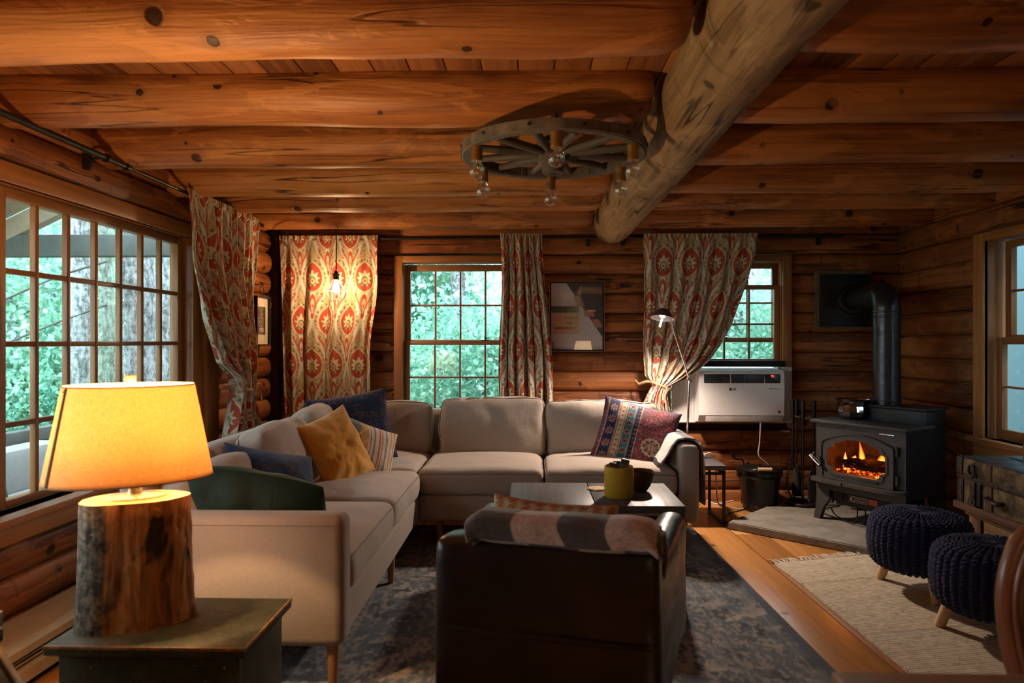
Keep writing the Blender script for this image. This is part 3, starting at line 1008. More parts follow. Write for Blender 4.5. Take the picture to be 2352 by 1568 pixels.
# power lines between the trees
mb = MB()
mb.tube([z(-60, 720, 5.6), z(120, 640, 5.6), z(245, 600, 5.6)], 0.010, 6)
mb.build('power_line', PORCHW)
tag(bpy.data.objects['power_line'], 'upper dark cable sloping in front of the trunks', 'cable', 'cables outside the long window')
mb = MB(); mb.tube([z(-60, 820, 5.6), z(120, 745, 5.6), z(245, 700, 5.6)], 0.010, 6)
tag(mb.build('power_line', PORCHW), 'lower dark cable sloping in front of the trunks', 'cable', 'cables outside the long window')
# painted wall of the neighbouring wing outside the fourth window
mb = MB(); mb.bb(4.3, 4.4, 0.5, 7.5, -0.6, 3.4)
structure(mb.build('wall_outside', plain('pale_blue_paint', (0.10, 0.165, 0.195), 0.9, var=0.03)), 'plain pale blue wall outside the window above the trunk')

# ------------------------------------------------------------------ woven patterns (numpy colours stored on the cloth meshes)
RED, CREAM, OLIVE, GOLD, SLATE = (0.40, 0.075, 0.045), (0.66, 0.57, 0.40), (0.10, 0.095, 0.045), (0.47, 0.31, 0.10), (0.20, 0.215, 0.20)


def damask(U, V):
    """curtain print: half-drop medallions in red with cream flowers, ogee bands, curls and stems; U, V in metres (V down)"""
    W, H = 0.245, 0.64
    c = np.zeros(U.shape + (3,)) + np.array((0.50, 0.41, 0.27))
    n = fbm(U * 60, V * 60, 3)
    c = lerp3(c, GOLD, sst(0.05, 0.35, n) * 0.75)
    c = lerp3(c, (0.30, 0.27, 0.16), sst(0.1, 0.4, -n) * 0.7)
    gx, gy = (U * 38) % 1 - 0.5, (V * 30 + 0.5 * np.floor(U * 38)) % 1 - 0.5
    gr = np.hypot(gx, gy)
    c = lerp3(c, (0.13, 0.12, 0.07), sst(0.10, 0.05, np.abs(gr - 0.30)) * sst(-0.3, 0.2, n) * 0.75)
    c = lerp3(c, (0.34, 0.09, 0.05), sst(0.16, 0.10, gr) * sst(0.0, 0.3, fbm(U * 9, V * 9, 44)) * 0.8)
    best = None
    # nearest lattice site (half-drop)
    for k in (0, 1):
        off = 0.5 * W if k else 0.0
        dv = 0.5 * H if k else 0.0
        x = (U - off + W / 2) % W - W / 2
        y = (V - dv + H / 2) % H - H / 2
        d = np.abs(x) / W + np.abs(y) / H
        if best is None:
            best = 1
            bx, by, bd = x, y, d
        else:
            m = d < bd
            bx, by, bd = np.where(m, x, bx), np.where(m, y, by), np.minimum(d, bd)
    x, y = bx, -by               # y up, centred on the medallion
    ax = np.abs(x)
    # ogee band along the cell border
    q = 0.5 - (np.abs(x) / W + np.abs(y) / H)
    c = lerp3(c, (0.60, 0.55, 0.44), sst(0.085, 0.06, q))
    c = lerp3(c, SLATE, sst(0.016, 0.008, np.abs(q - 0.075)) * 0.8)
    c = lerp3(c, (0.62, 0.58, 0.49), sst(0.03, 0.015, q))
    c = lerp3(c, (0.34, 0.33, 0.28), sst(0.008, 0.003, np.abs(q - 0.03)) * 0.7)
    # curls beside the stem
    for cx, cy, r in ((0.066, -0.115, 0.024), (0.052, 0.155, 0.020), (0.082, -0.045, 0.016)):
        dx, dy = ax - cx, y - cy
        rr = np.hypot(dx, dy)
        sp = np.sin(rr * 420 + np.arctan2(dy, dx))
        f = sst(r, r * 0.85, rr)
        c = lerp3(c, (0.55, 0.48, 0.33), f)
        c = lerp3(c, SLATE, f * sst(0.2, 0.7, sp) * 0.9)
        c = lerp3(c, RED, sst(r * 0.35, r * 0.25, rr))
    # leafy red flicks
    f = sst(0.011, 0.005, np.abs(ax - 0.045 - 0.025 * np.sin((y + .16) * 30))) * sst(-0.24, -0.2, y) * sst(-0.09, -0.12, y)
    c = lerp3(c, RED, f * 0.85)
    # ring of dark dots
    e = np.hypot(x / 0.074, (y - 0.005) / 0.100)
    th = np.arctan2(y - 0.005, x)
    c = lerp3(c, OLIVE, sst(0.45, 0.75, np.cos(th * 18)) * sst(0.12, 0.05, np.abs(e - 1.28)) * sst(-0.06, 0.0, y) * 0.95)
    # red medallion, pointed at the top
    pt = np.where(y > 0, 1 - 0.16 * np.clip(y / 0.1, 0, 1) * (1 - np.clip(ax / 0.03, 0, 1)), 1.0)
    em = e * pt
    c = lerp3(c, (0.62, 0.54, 0.38), sst(1.10, 1.05, em))
    c = lerp3(c, RED, sst(1.0, 0.96, em))
    # flower
    fy = y + 0.006
    r = np.hypot(x, fy * 0.92)
    t2 = np.arctan2(x, fy)
    pet = 0.060 * (0.60 + 0.40 * (1 - np.abs(np.sin(t2 * 4.5))) ** 0.75) * (1 + 0.12 * np.cos(t2))
    c = lerp3(c, OLIVE, sst(pet + 0.004, pet + 0.002, r))
    c = lerp3(c, CREAM, sst(pet, pet - 0.002, r))
    c = lerp3(c, (0.42, 0.40, 0.20), sst(0.004, 0.001, np.abs(np.sin(t2 * 4.5)) * r) * sst(pet, pet - .01, r) * 0.7)
    rc = np.hypot(x / 0.022, (fy + 0.012) / 0.032)
    c = lerp3(c, OLIVE, sst(1.12, 1.02, rc))
    c = lerp3(c, (0.56, 0.46, 0.24), sst(0.85, 0.75, rc))
    c = lerp3(c, RED, sst(0.35, 0.25, rc))
    # calyx and stem
    f = sst(0.030, 0.026, np.hypot(x, (y + 0.112) * 1.4))
    c = lerp3(c, SLATE, f); c = lerp3(c, CREAM, sst(0.025, 0.021, np.hypot(x, (y + 0.112) * 1.4)))
    es = np.hypot(x / (0.017 + 0.006 * np.sin((y + .2) * 40)), (y + 0.205) / 0.085)
    c = lerp3(c, RED, sst(1.15, 1.02, es))
    c = lerp3(c, (0.60, 0.50, 0.33), sst(0.72, 0.6, es))
    c = lerp3(c, RED, sst(0.25, 0.15, es))
    return np.clip(c * (1 + 0.10 * fbm(U * 200, V * 200, 9, 2))[..., None], 0, 1)


def rug_blue(U, V, w, h):
    c = np.zeros(U.shape + (3,)) + np.array((0.085, 0.103, 0.124))
    b = np.minimum(np.minimum(U, w - U), np.minimum(V, h - V))
    n = fbm(U * 9, V * 9, 5)
    f = fbm(U * 55, V * 32, 8)
    c = lerp3(c, (0.115, 0.125, 0.135), sst(-0.1, 0.4, n))
    c = lerp3(c, (0.028, 0.034, 0.044), sst(0.05, 0.5, fbm(U * 14, V * 10, 21)))
    # worn floral scroll
    pw = np.sin(U * 13 + 1.6 * np.sin(V * 9)) * np.sin(V * 15 + 1.4 * np.sin(U * 8))
    wear = sst(-0.25, 0.15, f) * sst(-0.45, 0.2, fbm(U * 3.1, V * 3.1, 31))
    c = lerp3(c, (0.40, 0.345, 0.285), wear * sst(-0.10, 0.3, pw + 0.8 * fbm(U * 24, V * 18, 4)) * 0.9)
    c = lerp3(c, (0.34, 0.30, 0.25), sst(0.05, 0.35, fbm(U * 60, V * 34, 12)) * 0.65 * sst(0.05, .15, b))
    c = lerp3(c, (0.05, 0.062, 0.078), sst(0.055, 0.045, b))
    for d in (0.085, 0.30, 0.33):
        c = lerp3(c, (0.26, 0.24, 0.21), sst(0.008, 0.004, np.abs(b - d)) * (0.35 + 0.4 * sst(-.2, .3, f)))
    return c * (1 + 0.25 * fbm(U * 240, V * 160, 2, 2))[..., None]


def persian(U, V):
    """rug-cushion print; U, V in 0..1"""
    c = np.zeros(U.shape + (3,)) + np.array((0.26, 0.045, 0.052))
    nv, cr, te, pk = (0.022, 0.025, 0.075), (0.50, 0.38, 0.24), (0.05, 0.14, 0.17), (0.42, 0.14, 0.13)
    # field scrolls
    s = np.sin(U * 46 + 2.2 * np.sin(V * 22)) * np.sin(V * 40 + 2.2 * np.sin(U * 24))
    c = lerp3(c, pk, sst(0.35, 0.5, s)); c = lerp3(c, cr, sst(0.06, 0.0, np.abs(s - 0.25)) * 0.9)
    c = lerp3(c, nv, sst(0.72, 0.8, s)); c = lerp3(c, te, sst(0.55, 0.7, -s))
    # border bands on one side
    def band(a, b, base):
        nonlocal c
        m = sst(a - .004, a, U) * sst(b + .004, b, U)
        k = np.array(base) + np.zeros_like(c)
        ww = (b - a)
        vv = (V / (ww * 1.1)) % 1.0 - 0.5
        uu = (U - (a + b) / 2) / ww
        r = np.hypot(uu, vv)
        th = np.arctan2(vv, uu)
        ros = 0.36 * (0.8 + 0.2 * np.cos(th * 8))
        k = lerp3(k, cr, sst(ros, ros - .04, r)); k = lerp3(k, (0.36, 0.06, 0.05), sst(ros * .8, ros * .75, r)); k = lerp3(k, te if base != te else nv, sst(0.14, 0.11, r))
        k = lerp3(k, cr, sst(0.05, 0.02, np.abs(np.abs(uu) - 0.44)))
        c = c * (1 - m[..., None]) + k * m[..., None]
    band(0.06, 0.23, nv); band(0.24, 0.31, cr); band(0.32, 0.45, te); band(0.46, 0.52, nv)
    r = np.hypot((U - 0.74), (V - 0.36)); th = np.arctan2(V - 0.36, U - 0.74)
    R = 0.15 * (0.95 + 0.05 * np.cos(th * 16))
    c = lerp3(c, nv, sst(R + .012, R + .006, r)); c = lerp3(c, cr, sst(R, R - .008, r))
    c = lerp3(c, nv, sst(0.3, 0.6, np.cos(th * 8)) * sst(0.115, 0.105, r) * sst(0.03, 0.04, r)); c = lerp3(c, (0.36, 0.06, 0.05), sst(0.3, 0.6, -np.cos(th * 8)) * sst(0.10, 0.09, r))
    c = lerp3(c, cr, sst(0.035, 0.03, r)); c = lerp3(c, te, sst(0.02, 0.015, r))
    c = lerp3(c, nv, sst(0.045, 0.035, np.minimum(np.minimum(U, 1 - U), np.minimum(V, 1 - V))) * 0.6)
    return c * (1 + 0.35 * fbm(U * 160, V * 160, 4, 2))[..., None]


def brocade(U, V, base=(0.011, 0.014, 0.036), fig=(0.060, 0.043, 0.050), light=(0.03, 0.085, 0.24)):
    c = np.zeros(U.shape + (3,)) + np.array(base)
    c = lerp3(c, light, sst(0.75, 0.25, V) * sst(0.1, 0.3, U) * 0.0 + 0.06)
    r = np.hypot(U - 0.5, V - 0.5); th = np.arctan2(V - 0.5, U - 0.5)
    s = np.sin(U * 62 + 2.4 * np.sin(V * 27 + 1)) * np.sin(V * 66 + 2.4 * np.sin(U * 31)) * 1.5 + 0.9 * fbm(U * 34, V * 34, 6) + 0.35 * np.sin(r * 60)
    m = sst(0.36, 0.33, r + 0.02 * np.cos(th * 8)) * sst(0.13, 0.16, r + 0.02 * np.cos(th * 8))
    e = sst(0.13, 0.08, np.minimum(np.minimum(U, 1 - U), np.minimum(V, 1 - V)))
    cr = sst(0.36, 0.42, r) * e
    c = lerp3(c, fig, np.clip(m + cr, 0, 1) * sst(-0.1, 0.5, s))
    return c


def stripes(U, V):
    c = np.zeros(U.shape + (3,)) + np.array((0.50, 0.42, 0.32))
    for a, b, col in ((0.0, 0.26, (0.17, 0.19, 0.19)), (0.26, 0.40, (0.42, 0.26, 0.09)), (0.44, 0.455, (0.34, 0.06, 0.03)), (0.50, 0.53, (0.16, 0.17, 0.18)), (0.60, 0.63, (0.40, 0.10, 0.04)), (0.665, 0.68, (0.34, 0.06, 0.03)), (0.74, 0.77, (0.17, 0.18, 0.18)), (0.84, 0.87, (0.44, 0.24, 0.09)), (0.92, 0.94, (0.34, 0.07, 0.03))):
        c = lerp3(c, col, sst(a - .006, a, U) * sst(b + .006, b, U))
    for k in (-1, 0, 1):         # crossed diagonals on the plain end
        d = np.abs((U - 0.16) * 1.2 + (V - 0.5 - 0.28 * k) * 0.7)
        c = lerp3(c, (0.04, 0.045, 0.05), sst(0.035, 0.02, d) * sst(0.27, 0.25, U))
        d = np.abs((U - 0.30) * 1.2 - (V - 0.5 - 0.28 * k) * 0.9)
        c = lerp3(c, (0.56, 0.36, 0.12), sst(0.03, 0.02, d) * sst(0.2, 0.22, U) * sst(0.41, 0.39, U))
    return c


def kilim(U, V):
    c = np.zeros(U.shape + (3,)) + np.array((0.42, 0.17, 0.04))
    k = ((U * 9) % 1 - 0.5); z = np.abs(((V * 9) % 1) - 0.5)
    c = lerp3(c, (0.56, 0.44, 0.26), sst(0.0, 0.05, np.abs(k) - z * .8)); c = lerp3(c, (0.03, 0.03, 0.05), sst(0.05, 0.02, np.abs(np.abs(k) - z * .8 - .12)))
    c = lerp3(c, (0.36, 0.03, 0.03), sst(0.1, 0.06, np.hypot(k, z - .25)))
    return c


def blocks(U, V, light=(0.50, 0.42, 0.37), dark=(0.115, 0.105, 0.105), n=4.0, ph=0.0):
    m = sst(-0.04, 0.04, np.sin(U * PI * n + ph))
    c = np.zeros(U.shape + (3,)) + np.array(light)
    c = lerp3(c, dark, m)
    return c * (1 + 0.35 * fbm(U * 60, V * 60, 3))[..., None]


CLOTH = fabric('curtain_cloth', None, weave=1100, bump=0.2, sheen=0.1, transl=0.12)
PRINTF = fabric('printed_cushion_cloth', None, weave=700, bump=0.35, sheen=0.15)
RUGF = fabric('wool_rug_pile', None, weave=420, bump=0.7, sheen=0.2, var=0.3)
WOOL = fabric('brushed_wool', None, weave=260, bump=0.9, sheen=0.6, var=0.3)
SOFAF = fabric('beige_sofa_weave', (0.355, 0.292, 0.238), weave=800, bump=0.35, sheen=0.25, var=0.13)
SOFAW = fabric('beige_sofa_cushion_weave', (0.385, 0.318, 0.260), weave=800, bump=0.75, sheen=0.2, var=0.13, wr=0.9, wscale=6.0)

# ------------------------------------------------------------------ curtains
def sheet(name, par, left, right, ztop, zbot, clothw, npl, amp, ybase, ph=0.0, axis='x', v0=0.0, du=0.0045, warp=0.35, depth=None, nose=1.0):
    """pleated cloth between edge curves left(t), right(t) (metres along the wall), t = 0 top .. 1 bottom"""
    H = ztop - zbot
    nu, nv = int(clothw / du), int(H / du)
    s = np.linspace(0, 1, nu)[None, :]
    t = np.linspace(0, 1, nv)[:, None]
    tl = np.array([left(k) for k in t[:, 0]])[:, None]
    tr = np.array([right(k) for k in t[:, 0]])[:, None]
    sw = s + warp / npl * 0.16 * np.sin(2 * PI * npl * s * 0.5 + ph * 2.1)
    a = np.array([amp(k) for k in t[:, 0]])[:, None]
    phs = 2 * PI * npl * s + ph + 1.3 * vnoise(s * npl * 0.6 + 0 * t, t * 1.6 + 0 * s, 17)
    x = tl + (tr - tl) * sw + 0.25 * a * np.cos(phs * 1.0) * (1 - np.abs(2 * s - 1) ** 4)
    d = a * (np.sin(phs) + 0.35 * np.sin(2.3 * phs + 1.0 + 2 * t)) + 0.006 * vnoise(s * 14 + 0 * t, t * 9 + 0 * s, 5)
    # shirred heading over the rod
    hd = sst(0.045 / H, 0.02 / H, t)
    d = d * (1 - hd * 0.8) + hd * 0.006 * np.sin(2 * PI * npl * 3.2 * s + ph)
    y = ybase + (depth(t) if depth else 0) + d
    z = ztop - H * t + 0 * s
    y = y + 0 * z; x = x + 0 * z
    P = np.stack([x, y, z], -1) if axis == 'x' else np.stack([y, x, z], -1)
    U, V = s * clothw + 0 * t + ph * 0.05, t * H + 0 * s + v0
    return grid_obj(name, P, CLOTH, par, damask(U, V), np.stack([U, V], -1), thick=0.0025, angle=180)


def rod(name, label, p0, p1, r, group, brackets, finial=True, out=(0, 1, 0)):
    t = thing(name, label, 'curtain rod', p0, 0, group)
    mb = MB(); mb.cyl(p0, p1, r, n=14); mb.build('rod', BLACK, t)
    a = (Vector(p1) - Vector(p0)).normalized()
    if finial:
        for p, s in ((Vector(p0), -1), (Vector(p1), 1)):
            mb = MB(); mb.cyl(p, p + a * s * 0.025, r * 1.35, n=14); mb.build('end_cap', BLACK, t)
    for f in brackets:
        p = Vector(p0) + (Vector(p1) - Vector(p0)) * f
        o = Vector(out)
        mb = MB(); mb.cyl(p, p + o * 0.085, 0.006, n=8); mb.cyl(p - a * 0.008, p + a * 0.008, r * 1.45, n=14)
        mb.box(p + o * 0.085 - Vector((0, 0, 0.015)), (0.03, 0.03, 0.07), 0.003)
        mb.build('bracket', BLACK, t)
    return t


YR = 5.035
rl = at_y(640, 549, YR); rr_ = at_y(1345, 545, YR)
rod('curtain_rod', 'black curtain rod over the middle window', (-1.87, YR, 1.963), (0.47, YR, 1.963), 0.0095, 'curtain rods', (0.03, 0.985))
rod('curtain_rod', 'black curtain rod over the air conditioner window', (0.66, YR, 1.965), (2.25, YR, 1.965), 0.0095, 'curtain rods', (0.02, 0.93))
c1 = thing('curtain', 'wide red paisley curtain hanging flat behind the bulb pendant', 'curtain', (-1.5, YR, 1.96), 0, 'red medallion curtains')
X = lambda px, Y=YR: at_y(px, 784, Y).x
sheet('panel', c1, lambda t: X(640) + 0.05 * t, lambda t: X(868) - 0.055 * sst(0.25, 0.6, t) - 0.0 * t, 1.985, 0.52, 0.96, 4.5, lambda t: 0.006 + 0.022 * min(1, t * 2.5), YR - 0.018, 0.6)
c2 = thing('curtain', 'narrow gathered paisley curtain beside the fern picture', 'curtain', (-0.1, YR, 1.96), 0, 'red medallion curtains')
sheet('panel', c2, lambda t: X(1150) + 0.012 * math.sin(t * 7), lambda t: X(1246) + 0.08 * float(sst(0.0, 0.75, t)), 1.995, 0.52, 0.78, 6.0, lambda t: 0.008 + 0.028 * min(1, t * 3), YR - 0.02, 2.2, v0=0.1)
c3 = thing('curtain', 'wide paisley curtain tied back beside the air conditioner', 'curtain', (1.0, YR, 1.96), 0, 'red medallion curtains')
ZT3, ZTIE3, ZB3 = 1.99, at_y(1505, 886, 5.0).z, 0.50
TT3 = (ZT3 - ZTIE3) / (ZT3 - ZB3)


def interp(pts):
    xs = [p[0] for p in pts]; ys = [p[1] for p in pts]
    return lambda t: float(np.interp(t, xs, ys))


zt = lambda py: (ZT3 - at_y(1500, py, YR).z) / (ZT3 - ZB3)
L3 = interp([(0, X(1476)), (zt(700), X(1478)), (zt(800), X(1473)), (zt(860), X(1478)), (TT3, X(1494)), (zt(905), X(1484)), (zt(930), X(1472)), (1, X(1462))])
R3 = interp([(0, X(1739)), (zt(580), X(1731)), (zt(640), X(1715)), (zt(698), X(1693)), (zt(750), X(1672)), (zt(787), X(1652)), (zt(825), X(1625)), (zt(850), X(1598)), (zt(868), X(1570)), (TT3, X(1532)), (zt(905), X(1527)), (zt(940), X(1534)), (1, X(1548))])
sheet('panel', c3, L3, R3, ZT3, ZB3, 1.02, 7.5, lambda t: 0.006 + 0.020 * min(1, t / TT3) ** 0.7, YR - 0.02, 1.1, depth=lambda t: -0.04 * sst(0.2, TT3, t) * (1 - 0.3 * sst(TT3, 1, t)), v0=0.42)
mb = MB()
pts = [at_y(1468, 882, 5.04), at_y(1490, 876, 4.97), at_y(1515, 884, 4.945), at_y(1538, 893, 4.965), at_y(1545, 893, 5.03)]
mb.tube(pts, 0.011, 10, 8, flat=0.6)
mb.tube([at_y(1468, 882, 5.04), at_y(1462, 876, 5.06), at_y(1460, 873, 5.09)], 0.006, 8, 4)
mb.tube([at_y(1536, 893, 4.965), at_y(1528, 905, 4.95), at_y(1526, 925, 4.95)], 0.008, 8, 4)
TIE = fabric('tie_band_cloth', (0.33, 0.20, 0.10), weave=600)
mb.build('tie_band', TIE, c3)

XR_ = -1.835
rod('curtain_rod', 'thick black rod along the long porch window', (XR_, 1.1, 1.995), (XR_, 3.05, 1.995), 0.0135, 'curtain rods', (0.10, 0.45, 0.93), True, (-1, 0, 0))
rod('curtain_rod', 'slim steel rod end carrying the tied curtain by the porch window', (XR_, 3.05, 1.995), (XR_, 4.62, 1.995), 0.009, 'curtain rods', (0.98,), True, (-1, 0, 0))
c4 = thing('curtain', 'dark paisley curtain tied back at the end of the porch window', 'curtain', (XR_, 4.1, 1.96), 0, 'red medallion curtains')
Yx = lambda px: at_x(px, 784, XR_).y
ZT4, ZB4 = 2.02, 0.45
ztie4 = at_x(541, 893, XR_ + 0.03).z
TT4 = (ZT4 - ztie4) / (ZT4 - ZB4)
L4 = interp([(0, Yx(419)), (0.25, Yx(432)), (0.45, Yx(460)), (0.6, Yx(490)), (TT4 * .93, Yx(518)), (TT4, Yx(522)), (TT4 * 1.08, Yx(515)), (1, Yx(488))])
R4 = interp([(0, 4.52), (0.3, Yx(573)), (0.5, Yx(569)), (TT4 * .93, Yx(556)), (TT4, Yx(552)), (TT4 * 1.08, Yx(556)), (1, Yx(588))])
sheet('panel', c4, L4, R4, ZT4, ZB4, 1.25, 8.0, lambda t: 0.010 + 0.034 * min(1, t / TT4), XR_ + 0.02, 0.3, axis='y', depth=lambda t: 0.03 * sst(0.2, TT4, t))
mb = MB()
ty = (Yx(522) + Yx(552)) / 2
mb.tube([(XR_ - 0.02, ty - 0.10, ztie4 + 0.01), (XR_ + 0.08, ty - 0.06, ztie4), (XR_ + 0.10, ty + 0.03, ztie4 - 0.01), (XR_ + 0.02, ty + 0.11, ztie4 + 0.005)], 0.010, 10, 8)
mb.tube([(XR_ + 0.08, ty + 0.06, ztie4), (XR_ + 0.10, ty + 0.16, ztie4 + 0.02), (XR_ + 0.08, ty + 0.22, ztie4 - 0.05), (XR_ + 0.09, ty + 0.21, ztie4 - 0.09)], 0.006, 8, 5)
mb.build('tie_band', TIE, c4)


# ------------------------------------------------------------------ soft shapes
def soft_box(name, size, rad, mat, par, M, crown=0.0, seed=0, puff=0.0, wr=0.006, world=True, pinch=0.0, wf=5.0, crease=0.0, seam=None, smat=None):
    """upholstered cushion: rounded box with domed faces, drawn-in corners and shallow wrinkles"""
    hx, hy, hz = [d / 2 for d in size]
    r = min(rad, hx, hy, hz)
    P, F = [], []
    idx = {}

    def vert(u):
        k = tuple(round(q, 5) for q in u)
        if k not in idx:
            idx[k] = len(P); P.append(u)
        return idx[k]
    def res(h): return max(6, int(h * 2 / 0.03))
    nn = (min(30, res(hx)), min(30, res(hy)), min(16, res(hz)))
    for axn in range(3):
        o = [i for i in range(3) if i != axn]
        a, b = nn[o[0]], nn[o[1]]
        for sg in (-1, 1):
            for i in range(a):
                for j in range(b):
                    q = []
                    for di, dj in ((0, 0), (1, 0), (1, 1), (0, 1)):
                        u = [0, 0, 0]
                        u[axn] = sg
                        # denser towards edges
                        f = lambda k, m: math.sin((2 * k / m - 1) * PI / 2 * 0.92) / math.sin(PI / 2 * 0.92)
                        u[o[0]], u[o[1]] = f(i + di, a), f(j + dj, b)
                        q.append(vert(tuple(u)))
                    F.append(q)
    H = np.array([hx, hy, hz])

    def shape(A):
        p = np.array(A) * H
        core = np.clip(p, -(H - r), H - r)
        d = p - core
        ln = np.linalg.norm(d, axis=1)
        ok = ln > 1e-9
        q = core.copy()
        q[ok] += d[ok] / ln[ok, None] * r
        un = q / H
        wx, wy, wz = [1 - np.abs(un[:, k]) ** 2.5 for k in range(3)]
        q[:, 2] += np.sign(un[:, 2]) * puff * wx * wy + np.where(un[:, 2] > 0, crown * wx * wy, 0)
        q[:, 1] += np.sign(un[:, 1]) * puff * 0.9 * wx * wz
        q[:, 0] += np.sign(un[:, 0]) * puff * 0.5 * wy * wz
        if pinch:
            k = (np.abs(un[:, 0]) ** 4)[:, None] * pinch
            q[:, 1:2] *= 1 - k
        if wr:
            nx = fbm(q[:, 0] * wf + seed * 3.1, (q[:, 2] + q[:, 1]) * wf * 1.6 + seed, seed + 1, 3)
            n2 = fbm(q[:, 0] * wf * 4 + seed, (q[:, 2] - q[:, 1] * .7) * wf * 2, seed + 7, 3)
            dirs = un / np.maximum(np.linalg.norm(un, axis=1)[:, None], 1e-6)
            cr = 0
            if crease:
                v = vnoise(q[:, 0] * 2.2 + seed * 1.7, q[:, 2] * 7.5 + seed * 2.3 + 1.2 * vnoise(q[:, 0] * 5, q[:, 2] * 0 + seed, 3), seed + 3)
                cr = -crease * np.clip(1 - np.abs(v) / 0.22, 0, 1) ** 1.5 * np.clip(vnoise(q[:, 0] * 1.9, q[:, 2] * 2.5, seed + 9) + 0.5, 0, 1)
            q += dirs * (wr * nx + wr * 0.45 * n2 + cr)[:, None]
        return q
    q = shape(P)
    me = bpy.data.meshes.new(name)
    me.from_pydata([tuple(x) for x in q], [], F)
    bm = bmesh.new(); bm.from_mesh(me); bmesh.ops.recalc_face_normals(bm, faces=bm.faces[:]); bm.to_mesh(me); bm.free()
    me.transform(M)
    o = link(name, me, mat, par, world, 180)
    md = o.modifiers.new('smooth', 'SUBSURF'); md.levels = 1; md.render_levels = 1
    if seam is not None:          # sewn seams running round the cushion
        axs, val, ends = seam
        oa = [k for k in range(3) if k != axs]
        for sg in ends:
            path = []
            for (s0, s1) in (((-1, -1), (1, -1)), ((1, -1), (1, 1)), ((1, 1), (-1, 1)), ((-1, 1), (-1, -1))):
                for k in range(26):
                    t = k / 26
                    u = [0, 0, 0]; u[axs] = sg * val
                    u[oa[0]] = s0[0] + (s1[0] - s0[0]) * t; u[oa[1]] = s0[1] + (s1[1] - s0[1]) * t
                    path.append(u)
            mb = MB(); mb.tube([M @ Vector(x) for x in shape(path)], 0.0032, 6, 1, closed=True)
            mb.build('piping', smat, o, world=world)
    return o


def pillow(name, w, h, t, M, mat, par=None, pat=None, seed=0, n=90, wr=0.008, piping=None, ear=0.07, chop=0.0, world=True, exp=0.62):
    """throw pillow: two stitched faces, drawn-in edges, pointed corners; M puts it in place (local x width, z height, y thickness)"""
    u = np.linspace(-1, 1, n)[None, :] + np.zeros((n, 1)); v = u.T.copy()
    ed = (1 - np.abs(u) ** 2.6) * (1 - np.abs(v) ** 2.6)
    th = t / 2 * np.power(np.clip(ed, 0, 1), exp)
    x = w / 2 * u * (1 - ear * (1 - v ** 2))
    z = h / 2 * v * (1 - ear * (1 - u ** 2))
    # creases run in from the corners and edges
    ang = np.arctan2(v, u)
    rr = np.hypot(u, v)
    cre = np.sin(ang * 9 + seed) * sst(0.35, 1.0, rr) * 0.5 + fbm(u * 2.2 + seed * 3.3, v * 2.2, seed, 3)
    z = z + np.where(v > 0, -chop * np.exp(-(u / 0.35) ** 2) * np.clip(v, 0, 1) ** 2, 0)
    gs = []
    for sg in (-1, 1):
        y = sg * (th + wr * cre * ed ** 0.5)
        P = np.stack([x, y, z], -1)
        if sg > 0: P = P[:, ::-1]
        U, V = (u + 1) / 2, (v + 1) / 2
        if sg > 0: U, V = U[:, ::-1], V[:, ::-1]
        if pat is not None:
            c = pat(U if sg < 0 else U, V)
        else: c = None
        gs.append((P, c, np.stack([U * w, V * h], -1)))
    M3 = np.array(M)[:3, :3]; T3 = np.array(M)[:3, 3]
    gs = [(g[0] @ M3.T + T3, g[1], g[2]) for g in gs]
    o = grid_obj(name, gs[0][0], mat, par, gs[0][1], gs[0][2], extra=gs[1:], world=world, angle=180)
    return o


def frame_M(loc, yaw=0.0, lean=0.0, roll=0.0):
    """yaw about z, lean backwards about x, roll in its own plane about y"""
    return Matrix.Translation(Vector(loc)) @ Matrix.Rotation(yaw, 4, 'Z') @ Matrix.Rotation(lean, 4, 'X') @ Matrix.Rotation(roll, 4, 'Y')


# ------------------------------------------------------------------ blue-grey rug and cream rug
def rug(name, label, poly, h, du, pat, mat, parent=None, z0=0.001, cat='rug', und=0.0):
    p0, p1, p2, p3 = [np.array(p, float) for p in poly]      # near-left, near-right, far-right, far-left
    w, l = np.linalg.norm(p1 - p0), np.linalg.norm(p3 - p0)
    nu, nv = int(w / du), int(l / du)
    s = np.linspace(0, 1, nu)[None, :, None]; t = np.linspace(0, 1, nv)[:, None, None]
    xy = (p0 * (1 - s) + p1 * s) * (1 - t) + (p3 * (1 - s) + p2 * s) * t
    U, V = s[..., 0] * w + 0 * t[..., 0], t[..., 0] * l + 0 * s[..., 0]
    if und:
        xy = xy + np.stack([und * vnoise(V * 3.0, U * 0 + 1.5, 3) * sst(0.5, 0.0, s[..., 0]), und * 0.5 * vnoise(U * 4, V * 0, 9)], -1)
    b = np.minimum(np.minimum(U, w - U), np.minimum(V, l - V))
    z = z0 + h * sst(-0.001, 0.006, b)
    P = np.concatenate([xy, (z + 0.0012 * fbm(U * 40, V * 40, 2, 2))[..., None]], -1)
    return grid_obj(name, P, mat, parent, pat(U, V, w, l), np.stack([U, V], -1), angle=180), w, l


o, _, _ = rug('area_rug', '', [(-1.0, 1.25), (1.155, 1.25), (1.045, 4.42), (-1.1, 4.42)], 0.009, 0.0065, rug_blue, RUGF)
tag(o, 'worn blue grey patterned area rug under the coffee tables', 'rug')


